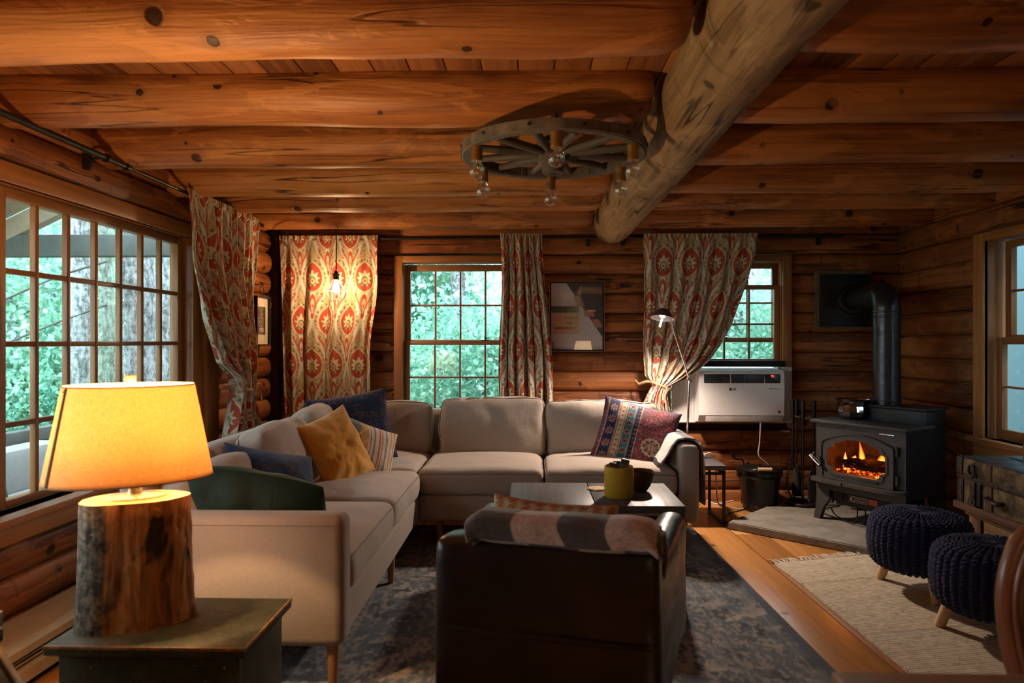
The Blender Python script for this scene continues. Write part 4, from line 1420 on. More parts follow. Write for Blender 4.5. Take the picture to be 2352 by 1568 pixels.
def cream(U, V, w, l):
    rows = np.sin(V * 2 * PI / 0.0145)
    tw = np.sin((U + 0.004 * rows) * 2 * PI / 0.011)
    n = fbm(U * 30, V * 60, 4)
    c = np.zeros(U.shape + (3,)) + np.array((0.60, 0.49, 0.335))
    c = lerp3(c, (0.20, 0.15, 0.09), sst(0.1, -0.8, rows) * 0.75)
    c = lerp3(c, (0.74, 0.63, 0.46), sst(0.1, 0.9, rows * 0.6 + tw * 0.5))
    c = lerp3(c, (0.17, 0.15, 0.14), sst(0.35, 0.6, fbm(U * 45, V * 90, 8)) * 0.6)
    band = sst(0.012, 0.004, np.abs((V + 0.008 * vnoise(U * 4, 0 * U, 3)) % 0.58 - 0.29)) * 0.35
    c = lerp3(c, (0.20, 0.165, 0.12), band)
    return c * (1 + 0.2 * n)[..., None]


cr = thing('cream_rug', 'cream hand-woven rug with fringe in front of the stove', 'rug', (2.0, 2.9, 0))
ca, cb = at_z(1783, 1297, 0), at_z(2012, 1273, 0)
dirx = (cb - ca).normalized()
far_r = ca + dirx * 1.3
poly = [(1.40, 1.35), (2.60, 1.50), (far_r.x, far_r.y), (ca.x, ca.y)]
o, w_, l_ = rug('woven_field', '', poly, 0.011, 0.0042, cream, RUGF, cr, und=0.016)
mb = MB()
rr2 = random.Random(3)
for k in range(95):
    p = ca + dirx * (k / 95 * 1.28)
    nrm = Vector((-dirx.y, dirx.x, 0))
    q = p + nrm * rr2.uniform(0.045, 0.08) + dirx * rr2.uniform(-0.025, 0.025)
    m_ = (p + q) / 2 + Vector((rr2.uniform(-.012, .012), 0, rr2.uniform(0.004, 0.016)))
    mb.tube([p + Vector((0, 0, 0.008)), m_, q + Vector((0, 0, 0.004))], [0.0045, 0.004, 0.002], 5, 3)
mb.build('fringe', fabric('cream_fringe', (0.55, 0.47, 0.36), weave=500), cr)

# ------------------------------------------------------------------ sectional sofa
sf = thing('sectional_sofa', 'large beige L-shaped sectional sofa in the log corner', 'sofa', (-0.6, 3.9, 0.0))
FZ0, FZ1 = 0.165, 0.315            # frame under the cushions
XB, XF, XE = -1.47, -0.625, 0.965  # back of the short side, its front, right end
YN, YFR, YBK = 2.275, 3.895, 4.80
TH = 0.115


def piece(nm, x0, x1, y0, y1, z0, z1, bev=0.03, par=sf, mat=SOFAF):
    mb = MB(); mb.box(((x0 + x1) / 2, (y0 + y1) / 2, (z0 + z1) / 2), (x1 - x0, y1 - y0, z1 - z0), bev, seg=4)
    return mb.build(nm, mat, par, angle=60)


piece('base_frame', XB, XF - 0.015, YN + TH, YBK, FZ0, FZ1, 0.02)
piece('base_frame', XF - 0.02, XE - TH, YFR + 0.015, YBK, FZ0, FZ1, 0.02)
a1 = piece('arm', XB, XF, YN, YN + TH, FZ0, 0.612, 0.035)
a2 = piece('arm', XE - TH, XE, YFR, YBK, FZ0, 0.612, 0.035)
piece('backrest_frame', XB, XB + 0.13, YN + TH - 0.01, YBK, FZ0, 0.75, 0.04)
piece('backrest_frame', XB + 0.10, XE - TH + 0.01, YBK - 0.13, YBK, FZ0, 0.735, 0.04)
mb = MB()      # top-stitched seam along the near arm and the right arm
mb.tube([(XB + 0.03, YN + 0.0005, 0.580), (XF - 0.03, YN + 0.0005, 0.580)], 0.0016, 6, 1)
mb.build('seam', fabric('seam_thread', (0.16, 0.125, 0.10)), a1)
for lx, ly in ((XF - 0.05, YN + 0.05), (XB + 0.08, YN + 0.08), (XF - 0.06, 3.35), (XF + 0.10, YFR + 0.08), (0.10, YFR + 0.08), (XE - 0.08, YFR + 0.08), (XE - 0.08, YBK - 0.08), (XB + 0.08, YBK - 0.08)):
    mb = MB(); mb.lathe([(0.0, 0.0), (0.012, 0.0), (0.015, 0.01), (0.023, FZ0 + 0.01), (0.0, FZ0 + 0.01)], (lx, ly, 0.011), 16)
    mb.build('leg', LEGW, sf)
SH = 0.155
T_ = lambda x, y, z: Matrix.Translation((x, y, z))
zs_ = FZ1 + SH / 2 - 0.005
SEAMF = fabric('sofa_piping', (0.21, 0.165, 0.13), weave=800)
for k, (x0, x1, y0, y1) in enumerate(((XB + 0.10, XF + 0.005, YN + TH, 3.15), (XB + 0.10, XF + 0.005, 3.15, 3.90), (XB + 0.10, XF - 0.02, 3.90, YBK - 0.1), (XF - 0.03, 0.085, YFR - 0.005, YBK - 0.1), (0.085, XE - TH, YFR - 0.005, YBK - 0.1))):
    soft_box('seat_cushion', (x1 - x0 - 0.006, y1 - y0 - 0.006, SH), 0.050, SOFAW, sf, T_((x0 + x1) / 2, (y0 + y1) / 2, zs_), crown=0.030, seed=k + 2, wr=0.010, seam=(2, 0.72, (1,)), smat=SEAMF)
# back cushions; the long side first
BC = [(-0.945, 0.60, 0.795, 4.56, 0.0), (-0.245, 0.70, 0.832, 4.52, 0.0), (0.475, 0.76, 0.805, 4.54, 0.0)]
for k, (cx, w, top, cy, rl_) in enumerate(BC):
    h = top - 0.45
    soft_box('back_cushion', (w - 0.02, 0.17, h), 0.045, SOFAW, sf, frame_M((cx, cy, 0.45 + h / 2 - 0.01), 0.0, math.radians(-11), rl_), puff=0.022, seed=k + 11, wr=0.018, pinch=0.15, wf=3.6, crease=0.020, seam=(1, 0.80, (-1,)), smat=SEAMF)
for k, (cy, w, top, cx, yaw) in enumerate(((2.70, 0.60, 0.72, -1.245, 0), (3.37, 0.68, 0.795, -1.235, 0.04), (4.10, 0.60, 0.80, -1.25, 0), )):
    h = top - 0.45
    soft_box('back_cushion', (w, 0.18, h + 0.01), 0.05, SOFAW, sf, frame_M((cx, cy, 0.45 + h / 2 - 0.01), PI / 2 + yaw, math.radians(-17), 0.0), puff=0.028, seed=k + 23, wr=0.020, pinch=0.2, wf=4.0, crease=0.022, seam=(1, 0.80, (1,)), smat=SEAMF)

# throw pillows
VELV = fabric('green_velvet', (0.012, 0.026, 0.017), rough=0.6, weave=600, bump=1.0, sheen=0.35, wr=1.3, wscale=8, stint=(0.10, 0.24, 0.16))
MUST = fabric('mustard_cotton', (0.60, 0.285, 0.042), weave=900, bump=0.35, sheen=0.3, wr=0.6, wscale=7)
p = at_y(590, 1160, 2.62)
tag(pillow('throw_pillow', 0.50, 0.40, 0.22, frame_M((-1.045, 2.55, 0.535), 0.03, math.radians(28), math.radians(11)), VELV, None, None, 4, wr=0.018, ear=-0.09), 'dark green velvet pillow leaning on the near sofa arm', 'pillow', 'pillows on the sofa')
tag(pillow('throw_pillow', 0.43, 0.40, 0.16, frame_M((-1.11, 2.93, 0.560), math.radians(58), math.radians(-36), math.radians(19)), PRINTF, None, lambda U, V: brocade(U, V, (0.013, 0.034, 0.095), (0.055, 0.048, 0.06), (0.02, 0.06, 0.16)), 5), 'blue brocade pillow behind the green velvet one', 'pillow', 'pillows on the sofa')
tag(pillow('throw_pillow', 0.34, 0.40, 0.17, frame_M((-1.015, 3.57, 0.632), math.radians(54), math.radians(-20), math.radians(-17)), MUST, None, None, 6, wr=0.020), 'plain mustard yellow square pillow', 'pillow', 'pillows on the sofa')
tag(pillow('throw_pillow', 0.50, 0.48, 0.16, frame_M((-1.09, 4.17, 0.650), math.radians(22), math.radians(-18), math.radians(-8)), PRINTF, None, brocade, 7), 'dark navy pillow with brown scroll pattern in the sofa corner', 'pillow', 'pillows on the sofa')
sp = pillow('throw_pillow', 0.36, 0.32, 0.13, frame_M((-0.925, 3.86, 0.58), math.radians(46), math.radians(-22), math.radians(24)), PRINTF, None, stripes, 8)
tag(sp, 'small striped pillow with orange piping beside the mustard one', 'pillow', 'pillows on the sofa')
tag(pillow('throw_pillow', 0.49, 0.44, 0.15, frame_M((0.655, 4.27, 0.605), math.radians(-8), math.radians(-24), math.radians(14)), PRINTF, None, persian, 9, wr=0.006), 'red and navy oriental rug pillow at the right sofa end', 'pillow', 'pillows on the sofa')

# throw over the right arm
bt = thing('throw_blanket', 'grey and white fringed throw draped over the right sofa arm', 'blanket', (XE - 0.05, 4.3, 0.62))
prof = [(XE - TH - 0.10, 0.50), (XE - TH - 0.06, 0.545), (XE - TH - 0.03, 0.60), (XE - TH + 0.0, 0.632), (XE - 0.06, 0.640), (XE - 0.01, 0.632), (XE + 0.02, 0.60), (XE + 0.03, 0.50), (XE + 0.035, 0.38), (XE + 0.038, 0.26)]
tt = np.linspace(0, 1, 120); pp = np.linspace(0, 1, len(prof))
px_ = np.interp(tt, pp, [q[0] for q in prof]); pz_ = np.interp(tt, pp, [q[1] for q in prof])
for _ in range(6):
    px_[1:-1] = (px_[:-2] + 2 * px_[1:-1] + px_[2:]) / 4; pz_[1:-1] = (pz_[:-2] + 2 * pz_[1:-1] + pz_[2:]) / 4
s = np.linspace(0, 1, 70)[None, :]
yy = 3.955 + 0.42 * s + 0.02 * vnoise(tt[:, None] * 5 + 0 * s, s * 3 + 0 * tt[:, None], 3)
P = np.stack([px_[:, None] + 0.008 * vnoise(s * 8 + 0 * tt[:, None], tt[:, None] * 4 + 0 * s, 5), yy, pz_[:, None] + 0 * s + 0.004 * vnoise(s * 9, tt[:, None] * 6, 8)], -1)


def throwpat(U, V):
    c = np.zeros(U.shape + (3,)) + np.array((0.50, 0.46, 0.42))
    c = lerp3(c, (0.11, 0.11, 0.115), sst(0.40, 0.42, V) * sst(0.56, 0.54, V)); c = lerp3(c, (0.12, 0.12, 0.125), sst(0.82, 0.84, V))
    return c * (1 + 0.3 * fbm(U * 50, V * 90, 3))[..., None]


grid_obj('throw', P, WOOL, bt, throwpat(s + 0 * tt[:, None], tt[:, None] + 0 * s), None, thick=0.010, angle=180)
mb = MB()
for k in range(34):
    y = 3.96 + k * 0.0125
    mb.tube([(XE - TH - 0.10, y, 0.502), (XE - TH - 0.112, y + 0.002, 0.485), (XE - TH - 0.116, y, 0.468)], 0.0022, 5, 2)
mb.build('fringe', fabric('dark_fringe', (0.13, 0.12, 0.12)), bt)

# ------------------------------------------------------------------ coffee tables
def metal_table(label, x0, x1, y0, y1, zt, z0=0.010, th=0.035, bar=0.02, group='dark metal-framed tables', name='coffee_table', top=DARKW, low=True):
    t = thing(name, label, 'table', ((x0 + x1) / 2, (y0 + y1) / 2, z0), 0, group)
    mb = MB(); mb.bb(x0, x1, y0, y1, zt - th, zt, 0.004); mb.build('tabletop', top, t)
    i = bar / 2 + 0.004
    zf = zt - th
    for x in (x0 + i, x1 - i):
        for y in (y0 + i, y1 - i):
            mb = MB(); mb.bb(x - bar / 2, x + bar / 2, y - bar / 2, y + bar / 2, z0, zf, 0.002); mb.build('leg', BLACK, t)
    mb = MB()
    for y in (y0 + i, y1 - i): mb.bb(x0 + i, x1 - i, y - bar / 2, y + bar / 2, zf - bar - 0.015, zf - 0.015, 0.002)
    for x in (x0 + i, x1 - i): mb.bb(x - bar / 2, x + bar / 2, y0 + i, y1 - i, zf - bar - 0.015, zf - 0.015, 0.002)
    if low:
        for x in (x0 + i, x1 - i): mb.bb(x - bar / 2, x + bar / 2, y0 + i, y1 - i, z0, z0 + bar, 0.002)
    mb.build('frame', BLACK, t)
    return t


metal_table('left one of two dark coffee tables pushed together, bare top', -0.098, 0.300, 3.13, 3.635, 0.450)
metal_table('right one of two dark coffee tables, holding the yellow basket', 0.304, 0.710, 3.13, 3.635, 0.450)
mb = MB(); mb.lathe([(0.031, 0.0), (0.032, 0.0006), (0.033, 0.0)], (at_z(1254, 1116, 0.45).x, at_z(1254, 1116, 0.45).y, 0.4503), 24)
ringo = mb.build('ring_mark', plain('ring_stain', (0.02, 0.017, 0.016), 0.5), bpy.data.objects['coffee_table'])


def woven(name, base, dark, rows=0.006, across=0.005):
    t = NT(name)
    uv = t.uv()
    sp = t.n('ShaderNodeSeparateXYZ', {'Vector': uv})
    a = t.m('SINE', t.m('MULTIPLY', sp.outputs[0], 6.2832 / rows))
    b = t.m('SINE', t.m('ADD', t.m('MULTIPLY', sp.outputs[1], 6.2832 / across), t.m('MULTIPLY', a, 1.2)))
    f = t.m('ADD', t.m('MULTIPLY', a, 0.3), t.m('MULTIPLY_ADD', b, 0.2, 0.5))
    f2 = t.m('ADD', f, t.m('MULTIPLY', t.m('SUBTRACT', t.noise(t.obj(), 40.0, 3.0), 0.5), 0.3))
    return t.bsdf(t.mix(f2, dark, base), 0.75, t.bump(f2, 0.9, 0.003), spec=0.2)


YEL = woven('yellow_woven_fibre', (0.78, 0.52, 0.055), (0.42, 0.26, 0.025))
WICK = woven('dark_wicker', (0.15, 0.075, 0.035), (0.02, 0.012, 0.008), 0.008, 0.008)
bk = thing('yellow_basket', 'yellow woven basket of remotes on the right coffee table', 'basket', (0.432, 3.325, 0.45))
mb = MB(); mb.lathe([(0.0, 0.003), (0.066, 0.0), (0.070, 0.01), (0.0715, 0.07), (0.070, 0.142), (0.067, 0.147), (0.0645, 0.142), (0.066, 0.07), (0.064, 0.012), (0.0, 0.012)], (0.432, 3.325, 0.4505), 48)
mb.build('basket', YEL, bk)
for k, (dx, dy, ln, tx, ty, top, col) in enumerate(((0.012, 0.0, 0.15, 0.25, 0.28, 0.172, DARKP), (-0.03, 0.012, 0.13, -0.55, 0.1, 0.150, plain('burgundy_plastic', (0.05, 0.016, 0.018), 0.35)), (0.0, 0.03, 0.13, -0.2, -0.1, 0.155, DARKP))):
    lab = ('black remote standing tallest in the yellow basket', 'dark reddish remote leaning low in the yellow basket', 'dark remote behind the others in the yellow basket')[k]
    R = Matrix.Rotation(ty, 3, 'Y') @ Matrix.Rotation(tx * 0.3, 3, 'X')
    c = Vector((0.432 + dx, 3.325 + dy, 0.45 + top - ln * 0.42))
    rem = thing('remote_control', lab, 'remote', c, 0, 'remotes in the yellow basket')
    mb = MB(); mb.box(c, (0.042, 0.016, ln), 0.006, R); mb.build('case', col, rem)
    mb = MB()
    for i in range(3):
        for j in range(6):
            mb.box(c + R @ Vector(((i - 1) * 0.011, -0.0085, 0.02 + j * 0.009 - 0.02)), (0.007, 0.002, 0.005), 0.001, R)
    mb.build('buttons', plain('grey_buttons', (0.15, 0.15, 0.16), 0.6), rem)
wbk = thing('wicker_bowl', 'small dark wicker bowl behind the yellow basket', 'bowl', (0.548, 3.44, 0.45))
mb = MB(); mb.lathe([(0.0, 0.0), (0.032, 0.0), (0.052, 0.03), (0.066, 0.075), (0.069, 0.10), (0.066, 0.104), (0.062, 0.098), (0.047, 0.032), (0.028, 0.008), (0.0, 0.008)], (0.552, 3.44, 0.4505), 40)
mb.build('bowl', WICK, wbk)
mb = MB()
rk = random.Random(4)
for k in range(5):
    a = rk.uniform(0, 6.28)
    mb.tube([(0.552 + 0.03 * math.cos(a), 3.44 + 0.03 * math.sin(a), 0.475), (0.552 - 0.03 * math.cos(a), 3.44 - 0.03 * math.sin(a), 0.535)], 0.005, 8)
tag(mb.build('pens', plain('tan_sticks', (0.42, 0.34, 0.22), 0.6)), 'small tan sticks lying inside the dark wicker bowl', 'sticks', None, 'stuff')
mb = MB()
p = at_z(1372, 1123, 0.45)
mb.lathe([(0.0, 0.0), (0.052, 0.0), (0.056, 0.003), (0.052, 0.007), (0.0, 0.008)], (p.x, p.y, 0.4503), 6, rot=0.3)
tag(mb.build('wood_slice_coaster', PALEW), 'pale wooden coaster beside the yellow basket', 'coaster')

# ------------------------------------------------------------------ leather armchair seen from behind
LEA = NT('dark_leather')
_o = LEA.obj()
_n = LEA.noise(_o, 220.0, 3.0, 0.6)
_w = LEA.noise(LEA.scale(_o, (1, 1, 2.4)), 7.0, 4.0, 0.55, 0.5)
_h = LEA.m('ADD', LEA.m('MULTIPLY', _n, 0.03), LEA.m('MULTIPLY', _w, 0.5))
LEATHER = LEA.bsdf(LEA.mix(LEA.ss(LEA.noise(_o, 5.0, 4.0, 0.6), 0.35, 0.7), (0.012, 0.007, 0.006), (0.030, 0.014, 0.011)), LEA.ss(_w, 0.3, 0.7, 0.30, 0.42), LEA.bump(_h, 0.35, 0.012), spec=0.5)
ang = math.radians(-11.5)
CHL = (0.03, 1.745, 0.0)
ch = thing('leather_armchair', 'dark brown leather armchair with its back to the camera', 'armchair', CHL, ang)
lm = lambda x, y, z: Matrix.Translation((x, y, z))
HW = 0.298
soft_box('backrest', (HW * 2, 0.15, 0.53), 0.032, LEATHER, ch, lm(0, 0.085, 0.405) @ Matrix.Rotation(math.radians(-3), 4, 'X'), puff=0.010, seed=31, wr=0.006, world=False, wf=3.0)
mb = MB()
mb.box((0, 0.045, 0.29), (HW * 2 - 0.03, 0.05, 0.34), 0.02); mb.build('back_panel', LEATHER, ch, world=False)
mb = MB()
mb.tube([(-HW + 0.02, -0.004, 0.455), (-HW * 0.3, -0.014, 0.448), (HW * 0.4, -0.013, 0.442), (HW - 0.02, -0.004, 0.440)], 0.0035, 6, 6)
mb.build('back_seam', LEATHER, ch, world=False)
for s in (-1, 1):
    soft_box('arm', (0.105, 0.74, 0.43), 0.048, LEATHER, ch, lm(s * (HW - 0.012), 0.47, 0.375) @ Matrix.Rotation(math.radians(-6.5 * s), 4, 'Z') @ Matrix.Rotation(math.radians(0), 4, 'X'), puff=0.008, seed=33 + s, wr=0.006, world=False)
soft_box('seat_cushion', (HW * 2 - 0.12, 0.60, 0.16), 0.06, LEATHER, ch, lm(0, 0.48, 0.36), crown=0.02, seed=37, world=False)
mb = MB(); mb.box((0, 0.43, 0.22), (HW * 2 - 0.02, 0.68, 0.12), 0.02); mb.build('seat_base', LEATHER, ch, world=False)
for x in (-HW + 0.05, HW - 0.05):
    for y in (0.10, 0.72):
        mb = MB(); mb.lathe([(0.0, 0.0), (0.016, 0.0), (0.028, 0.17), (0.0, 0.17)], (x, y, 0.011), 14); mb.build('leg', LEGW, ch, world=False)

# checked blanket folded over the chair back
R2 = Matrix.Translation((0.03, 1.745, 0)) @ Matrix.Rotation(ang, 4, 'Z')
cbk = thing('checked_blanket', 'grey and white checked wool blanket folded over the leather chair back', 'blanket', R2 @ Vector((0, 0.1, 0.7)))
prof = [(0.012, 0.684), (0.010, 0.700), (0.016, 0.722), (0.05, 0.735), (0.10, 0.733), (0.165, 0.715), (0.19, 0.66), (0.198, 0.60), (0.20, 0.53)]
s = np.linspace(0, 1, 110)[None, :]
tt = np.linspace(0, 1, 80)
px_ = np.interp(tt, np.linspace(0, 1, len(prof)), [q[0] for q in prof]); pz_ = np.interp(tt, np.linspace(0, 1, len(prof)), [q[1] for q in prof])
for _ in range(4):
    px_[1:-1] = (px_[:-2] + 2 * px_[1:-1] + px_[2:]) / 4; pz_[1:-1] = (pz_[:-2] + 2 * pz_[1:-1] + pz_[2:]) / 4
T2 = tt[:, None]
lx = -0.195 + 0.485 * s + 0.012 * vnoise(T2 * 4 + 0 * s, s * 2 + 0 * T2, 4)
endd = sst(0.06, 0.0, s) + sst(0.94, 1.0, s)
lz = pz_[:, None] + 0.012 * (0.5 - s) + 0.006 * vnoise(s * 7 + 0 * T2, T2 * 4 + 0 * s, 6) - 0.018 * endd
ly = px_[:, None] + 0.005 * vnoise(s * 6 + 3 + 0 * T2, T2 * 5 + 0 * s, 7)
P = np.stack([lx, ly + 0 * s, lz], -1)
M3 = np.array(R2)[:3, :3]; T3 = np.array(R2)[:3, 3]
grid_obj('wool_layer', P @ M3.T + T3, WOOL, cbk, blocks(s + 0 * T2, T2 + 0 * s, (0.62, 0.52, 0.45), (0.085, 0.078, 0.078), n=4.0), None, thick=0.022, angle=180)
P2 = P.copy(); P2[..., 2] -= 0.012; P2[..., 1] += 0.012; P2[..., 0] = P2[..., 0] * 1.0 + 0.012
P2[..., 2] = np.maximum(P2[..., 2], 0.50)
grid_obj('under_fold', P2 @ M3.T + T3, WOOL, cbk, blocks(s + 0 * T2, T2 + 0 * s, n=4.0, ph=2.6), None, thick=0.012, angle=180)
tag(pillow('throw_pillow', 0.40, 0.40, 0.13, R2 @ frame_M((-0.04, 0.36, 0.512), 0.05, math.radians(-18), math.radians(3)), PRINTF, None, kilim, 14), 'orange kilim pillow standing in the leather armchair', 'pillow')

# ------------------------------------------------------------------ green bench chest and log lamp
GREENP = NT('worn_green_paint')
_o = GREENP.obj()
_f = GREENP.noise(_o, 16.0, 6.0, 0.7)
_s = GREENP.ss(GREENP.noise(GREENP.scale(_o, (1, 3, 1)), 22.0, 5.0, 0.7), 0.60, 0.68)
_c = GREENP.mix(GREENP.ss(_f, 0.35, 0.7), (0.022, 0.025, 0.012), (0.058, 0.062, 0.030))
_c = GREENP.mix(GREENP.m('MULTIPLY', _s, 0.8), _c, (0.20, 0.085, 0.03))
_d = GREENP.ss(GREENP.noise(_o, 70.0, 2.0), 0.74, 0.78)
_c = GREENP.mix(_d, _c, (0.42, 0.36, 0.22))
GREENM = GREENP.bsdf(_c, 0.5, GREENP.bump(_f, 0.25, 0.004), spec=0.4)
EDGEW = plain('bare_worn_edge', (0.24, 0.105, 0.035), 0.6, var=0.4, vs=40)
gb = thing('painted_chest', 'worn green painted wooden chest holding the log lamp', 'chest', (-0.96, 1.84, 0))
GX0, GX1, GY0, GY1, GZ = -1.215, -0.705, 1.672, 2.005, 0.44
mb = MB(); mb.bb(GX0 + 0.025, GX1 - 0.025, GY0 + 0.02, GY1 - 0.01, 0.0, GZ - 0.026, 0.004); mb.build('box', GREENM, gb)
mb = MB(); mb.bb(GX0, GX1, GY0, GY1, GZ - 0.026, GZ, 0.004); mb.build('lid', GREENM, gb)
mb = MB()
mb.bb(GX0 - 0.001, GX1 + 0.001, GY0 - 0.0015, GY0 + 0.004, GZ - 0.008, GZ + 0.0008, 0.0015)
mb.bb(GX1 - 0.004, GX1 + 0.0015, GY0, GY1, GZ - 0.008, GZ + 0.0008, 0.0015)
mb.build('worn_edge', EDGEW, gb)
mb = MB(); mb.bb(GX1 - 0.05, GX1 - 0.022, GY0 + 0.018, GY0 + 0.03, 0.0, GZ - 0.027, 0.002); mb.build('corner_strip', GREENM, gb)

LC = Vector((-1.088, 1.835, GZ))
LROT = math.radians(28)
ll = thing('log_table_lamp', 'table lamp with a log base and oval amber shade on the green chest', 'lamp', LC)


def stumpmat():
    t = NT('stripped_bark_log')
    uv = t.uv(); o = t.obj()
    st = t.noise(t.scale(uv, (2.2, 22, 1)), 1.0, 5.0, 0.65, 0.4)
    pt = t.noise(t.scale(uv, (3.0, 9, 1)), 1.0, 3.0, 0.6, 0.8)
    base = t.ramp(st, [(0.28, (0.05, 0.018, 0.006)), (0.40, (0.24, 0.085, 0.020)), (0.54, (0.52, 0.235, 0.062)), (0.72, (0.66, 0.35, 0.11))])
    c = t.mix(t.ss(pt, 0.54, 0.62), base, (0.040, 0.018, 0.009))
    # grey bark remains on one flank, by its own edge in uv
    sp = t.n('ShaderNodeSeparateXYZ', {'Vector': uv})
    e = t.m('ADD', sp.outputs[1], t.m('MULTIPLY', t.m('SUBTRACT', t.noise(t.scale(uv, (6, 2, 1)), 1.0, 3.0), 0.5), 0.10))
    gk = t.m('MULTIPLY', t.ss(e, 0.325, 0.340), t.ss(e, 0.525, 0.510))
    bk_ = t.mix(t.ss(t.noise(o, 45.0, 5.0, 0.7), 0.35, 0.7), (0.035, 0.028, 0.020), (0.27, 0.215, 0.135))
    c = t.mix(gk, c, bk_)
    h = t.m('ADD', t.m('MULTIPLY', st, 0.8), t.m('ADD', t.m('MULTIPLY', t.noise(o, 60.0, 4.0), 0.3), t.m('MULTIPLY', gk, 0.25)))
    return t.bsdf(c, 0.48, t.bump(h, 0.8, 0.012), spec=0.4)


n = 150; m_ = 90
an = np.linspace(0, 2 * PI, n, endpoint=False)[None, :]; zz = np.linspace(0, 1, m_)[:, None]
lob = 1 + 0.05 * np.cos(2 * an + 0.8) + 0.035 * np.cos(3 * an + 1.5) + 0.02 * np.cos(5 * an)
rad = lob * (1 - 0.06 * zz + 0.05 * (1 - zz) ** 6) * (1 + 0.012 * vnoise(np.cos(an) * 6 + 0 * zz, zz * 3 + np.sin(an) * 6, 3) + 0.02 * np.minimum(0, fbm(an * 7 + 0 * zz, zz * 1.2 + 0 * an, 5)) + 0.022 * fbm(an * 6, zz * 10 + 0 * an, 8, 3) * sst(-0.3, 0.4, np.cos(an - 5.4)) + 0.012 * fbm(an * 16, zz * 3 + 0 * an, 18, 3))
ex_, ey_ = 0.136 * rad * np.cos(an), 0.095 * rad * np.sin(an)
cr_, sr_ = math.cos(LROT), math.sin(LROT)
HS = 0.335
P = np.stack([LC.x + 0.012 + ex_ * cr_ - ey_ * sr_, LC.y + ex_ * sr_ + ey_ * cr_, LC.z + HS * zz + 0 * an], -1)
UVs = np.stack([HS * zz + 0 * an, an * 0.125 + 0 * zz], -1)
grid_obj('log_base', P, stumpmat(), ll, None, UVs, closed_u=True, angle=180)
mb = MB()
top = [tuple(q) for q in P[-1]]
cen = Vector((LC.x + 0.012, LC.y, LC.z + HS))
mb.add(top + [cen], [[i, (i + 1) % n, n] for i in range(n)], [[((top[a][0] - cen.x), (top[a][1] - cen.y)), ((top[b][0] - cen.x), (top[b][1] - cen.y)), (0, 0)] for a, b in [(i, (i + 1) % n) for i in range(n)]])
mb.build('cut_top', endgrain('pale_cut_wood', (0.42, 0.26, 0.13), (0.60, 0.42, 0.24)), ll)
mb = MB(); mb.lathe([(0.0, 0.0), (0.062, 0.0), (0.062, 0.006), (0.055, 0.009), (0.014, 0.011), (0.014, 0.030), (0.0, 0.03)], cen, 32, sx=1.25, sy=0.8, rot=LROT); mb.build('metal_plate', STEEL, ll)
SZ0, SZ1 = LC.z + 0.383, LC.z + 0.640
mb = MB(); mb.cyl(cen, cen + Vector((0, 0, 0.12)), 0.009, n=12); mb.cyl(cen + Vector((0, 0, 0.10)), cen + Vector((0, 0, 0.155)), 0.019, n=16); mb.build('socket', BRASS, ll)
shm = NT('amber_linen_shade')
_o = shm.obj()
_w = shm.m('ADD', shm.m('MULTIPLY', shm.noise(shm.scale(_o, (1, 1, 0.2)), 300.0, 3.0), 0.5), shm.m('MULTIPLY', shm.noise(shm.scale(_o, (.35, .35, 1)), 260.0, 3.0), 0.5))
_c = shm.mix(shm.ss(_w, 0.35, 0.65), (0.80, 0.58, 0.30), (0.90, 0.72, 0.44))
_d = shm.n('ShaderNodeBsdfDiffuse', {'Color': _c}); _t = shm.n('ShaderNodeBsdfTranslucent', {'Color': _c})
_m = shm.n('ShaderNodeMixShader', {'Fac': 0.29}); shm.t.links.new(_d.outputs[0], _m.inputs[1]); shm.t.links.new(_t.outputs[0], _m.inputs[2])
SHADE = shm.done(_m.outputs[0])
SHC = LC + Vector((-0.012, 0.018, 0))
def shade_ring(z, k=1.0):
    f = (z - SZ0) / (SZ1 - SZ0)
    return (0.208 + (0.160 - 0.208) * f) * k, (0.135 + (0.104 - 0.135) * f) * k
n = 96
P = []
for z in np.linspace(SZ0, SZ1, 24):
    a_, b_ = shade_ring(z)
    P.append([(SHC.x + a_ * math.cos(t) * cr_ - b_ * math.sin(t) * sr_, SHC.y + a_ * math.cos(t) * sr_ + b_ * math.sin(t) * cr_, z) for t in np.linspace(0, 2 * PI, n, endpoint=False)])
shp = grid_obj('lamp_shade', np.array(P), SHADE, ll, None, None, closed_u=True, thick=0.0015, angle=180)
HEMF = fabric('amber_hem', (0.55, 0.33, 0.12))
for z in (SZ0, SZ1):
    a_, b_ = shade_ring(z)
    mb = MB(); mb.tube([(SHC.x + a_ * math.cos(t) * cr_ - b_ * math.sin(t) * sr_, SHC.y + a_ * math.cos(t) * sr_ + b_ * math.sin(t) * cr_, z) for t in np.linspace(0, 2 * PI, 48, endpoint=False)], 0.0022, 6, 1, closed=True); mb.build('shade_hem', HEMF, shp)
mb = MB()      # overlap seam of the shade, a doubled dark strip
q = []
for dt in (-0.045, 0.045):
    for z in (SZ0 + 0.002, SZ1 - 0.002):
        a_, b_ = shade_ring(z, 1.008)
        t = math.radians(207) + dt
        q.append((SHC.x + a_ * math.cos(t) * cr_ - b_ * math.sin(t) * sr_, SHC.y + a_ * math.cos(t) * sr_ + b_ * math.sin(t) * cr_, z))
mb.add(q, [[0, 1, 3, 2]]); so = mb.build('shade_seam', fabric('shade_seam_tape', (0.20, 0.12, 0.06)), shp)
so.modifiers.new('thickness', 'SOLIDIFY').thickness = 0.001
mb = MB()      # spider wires and finial
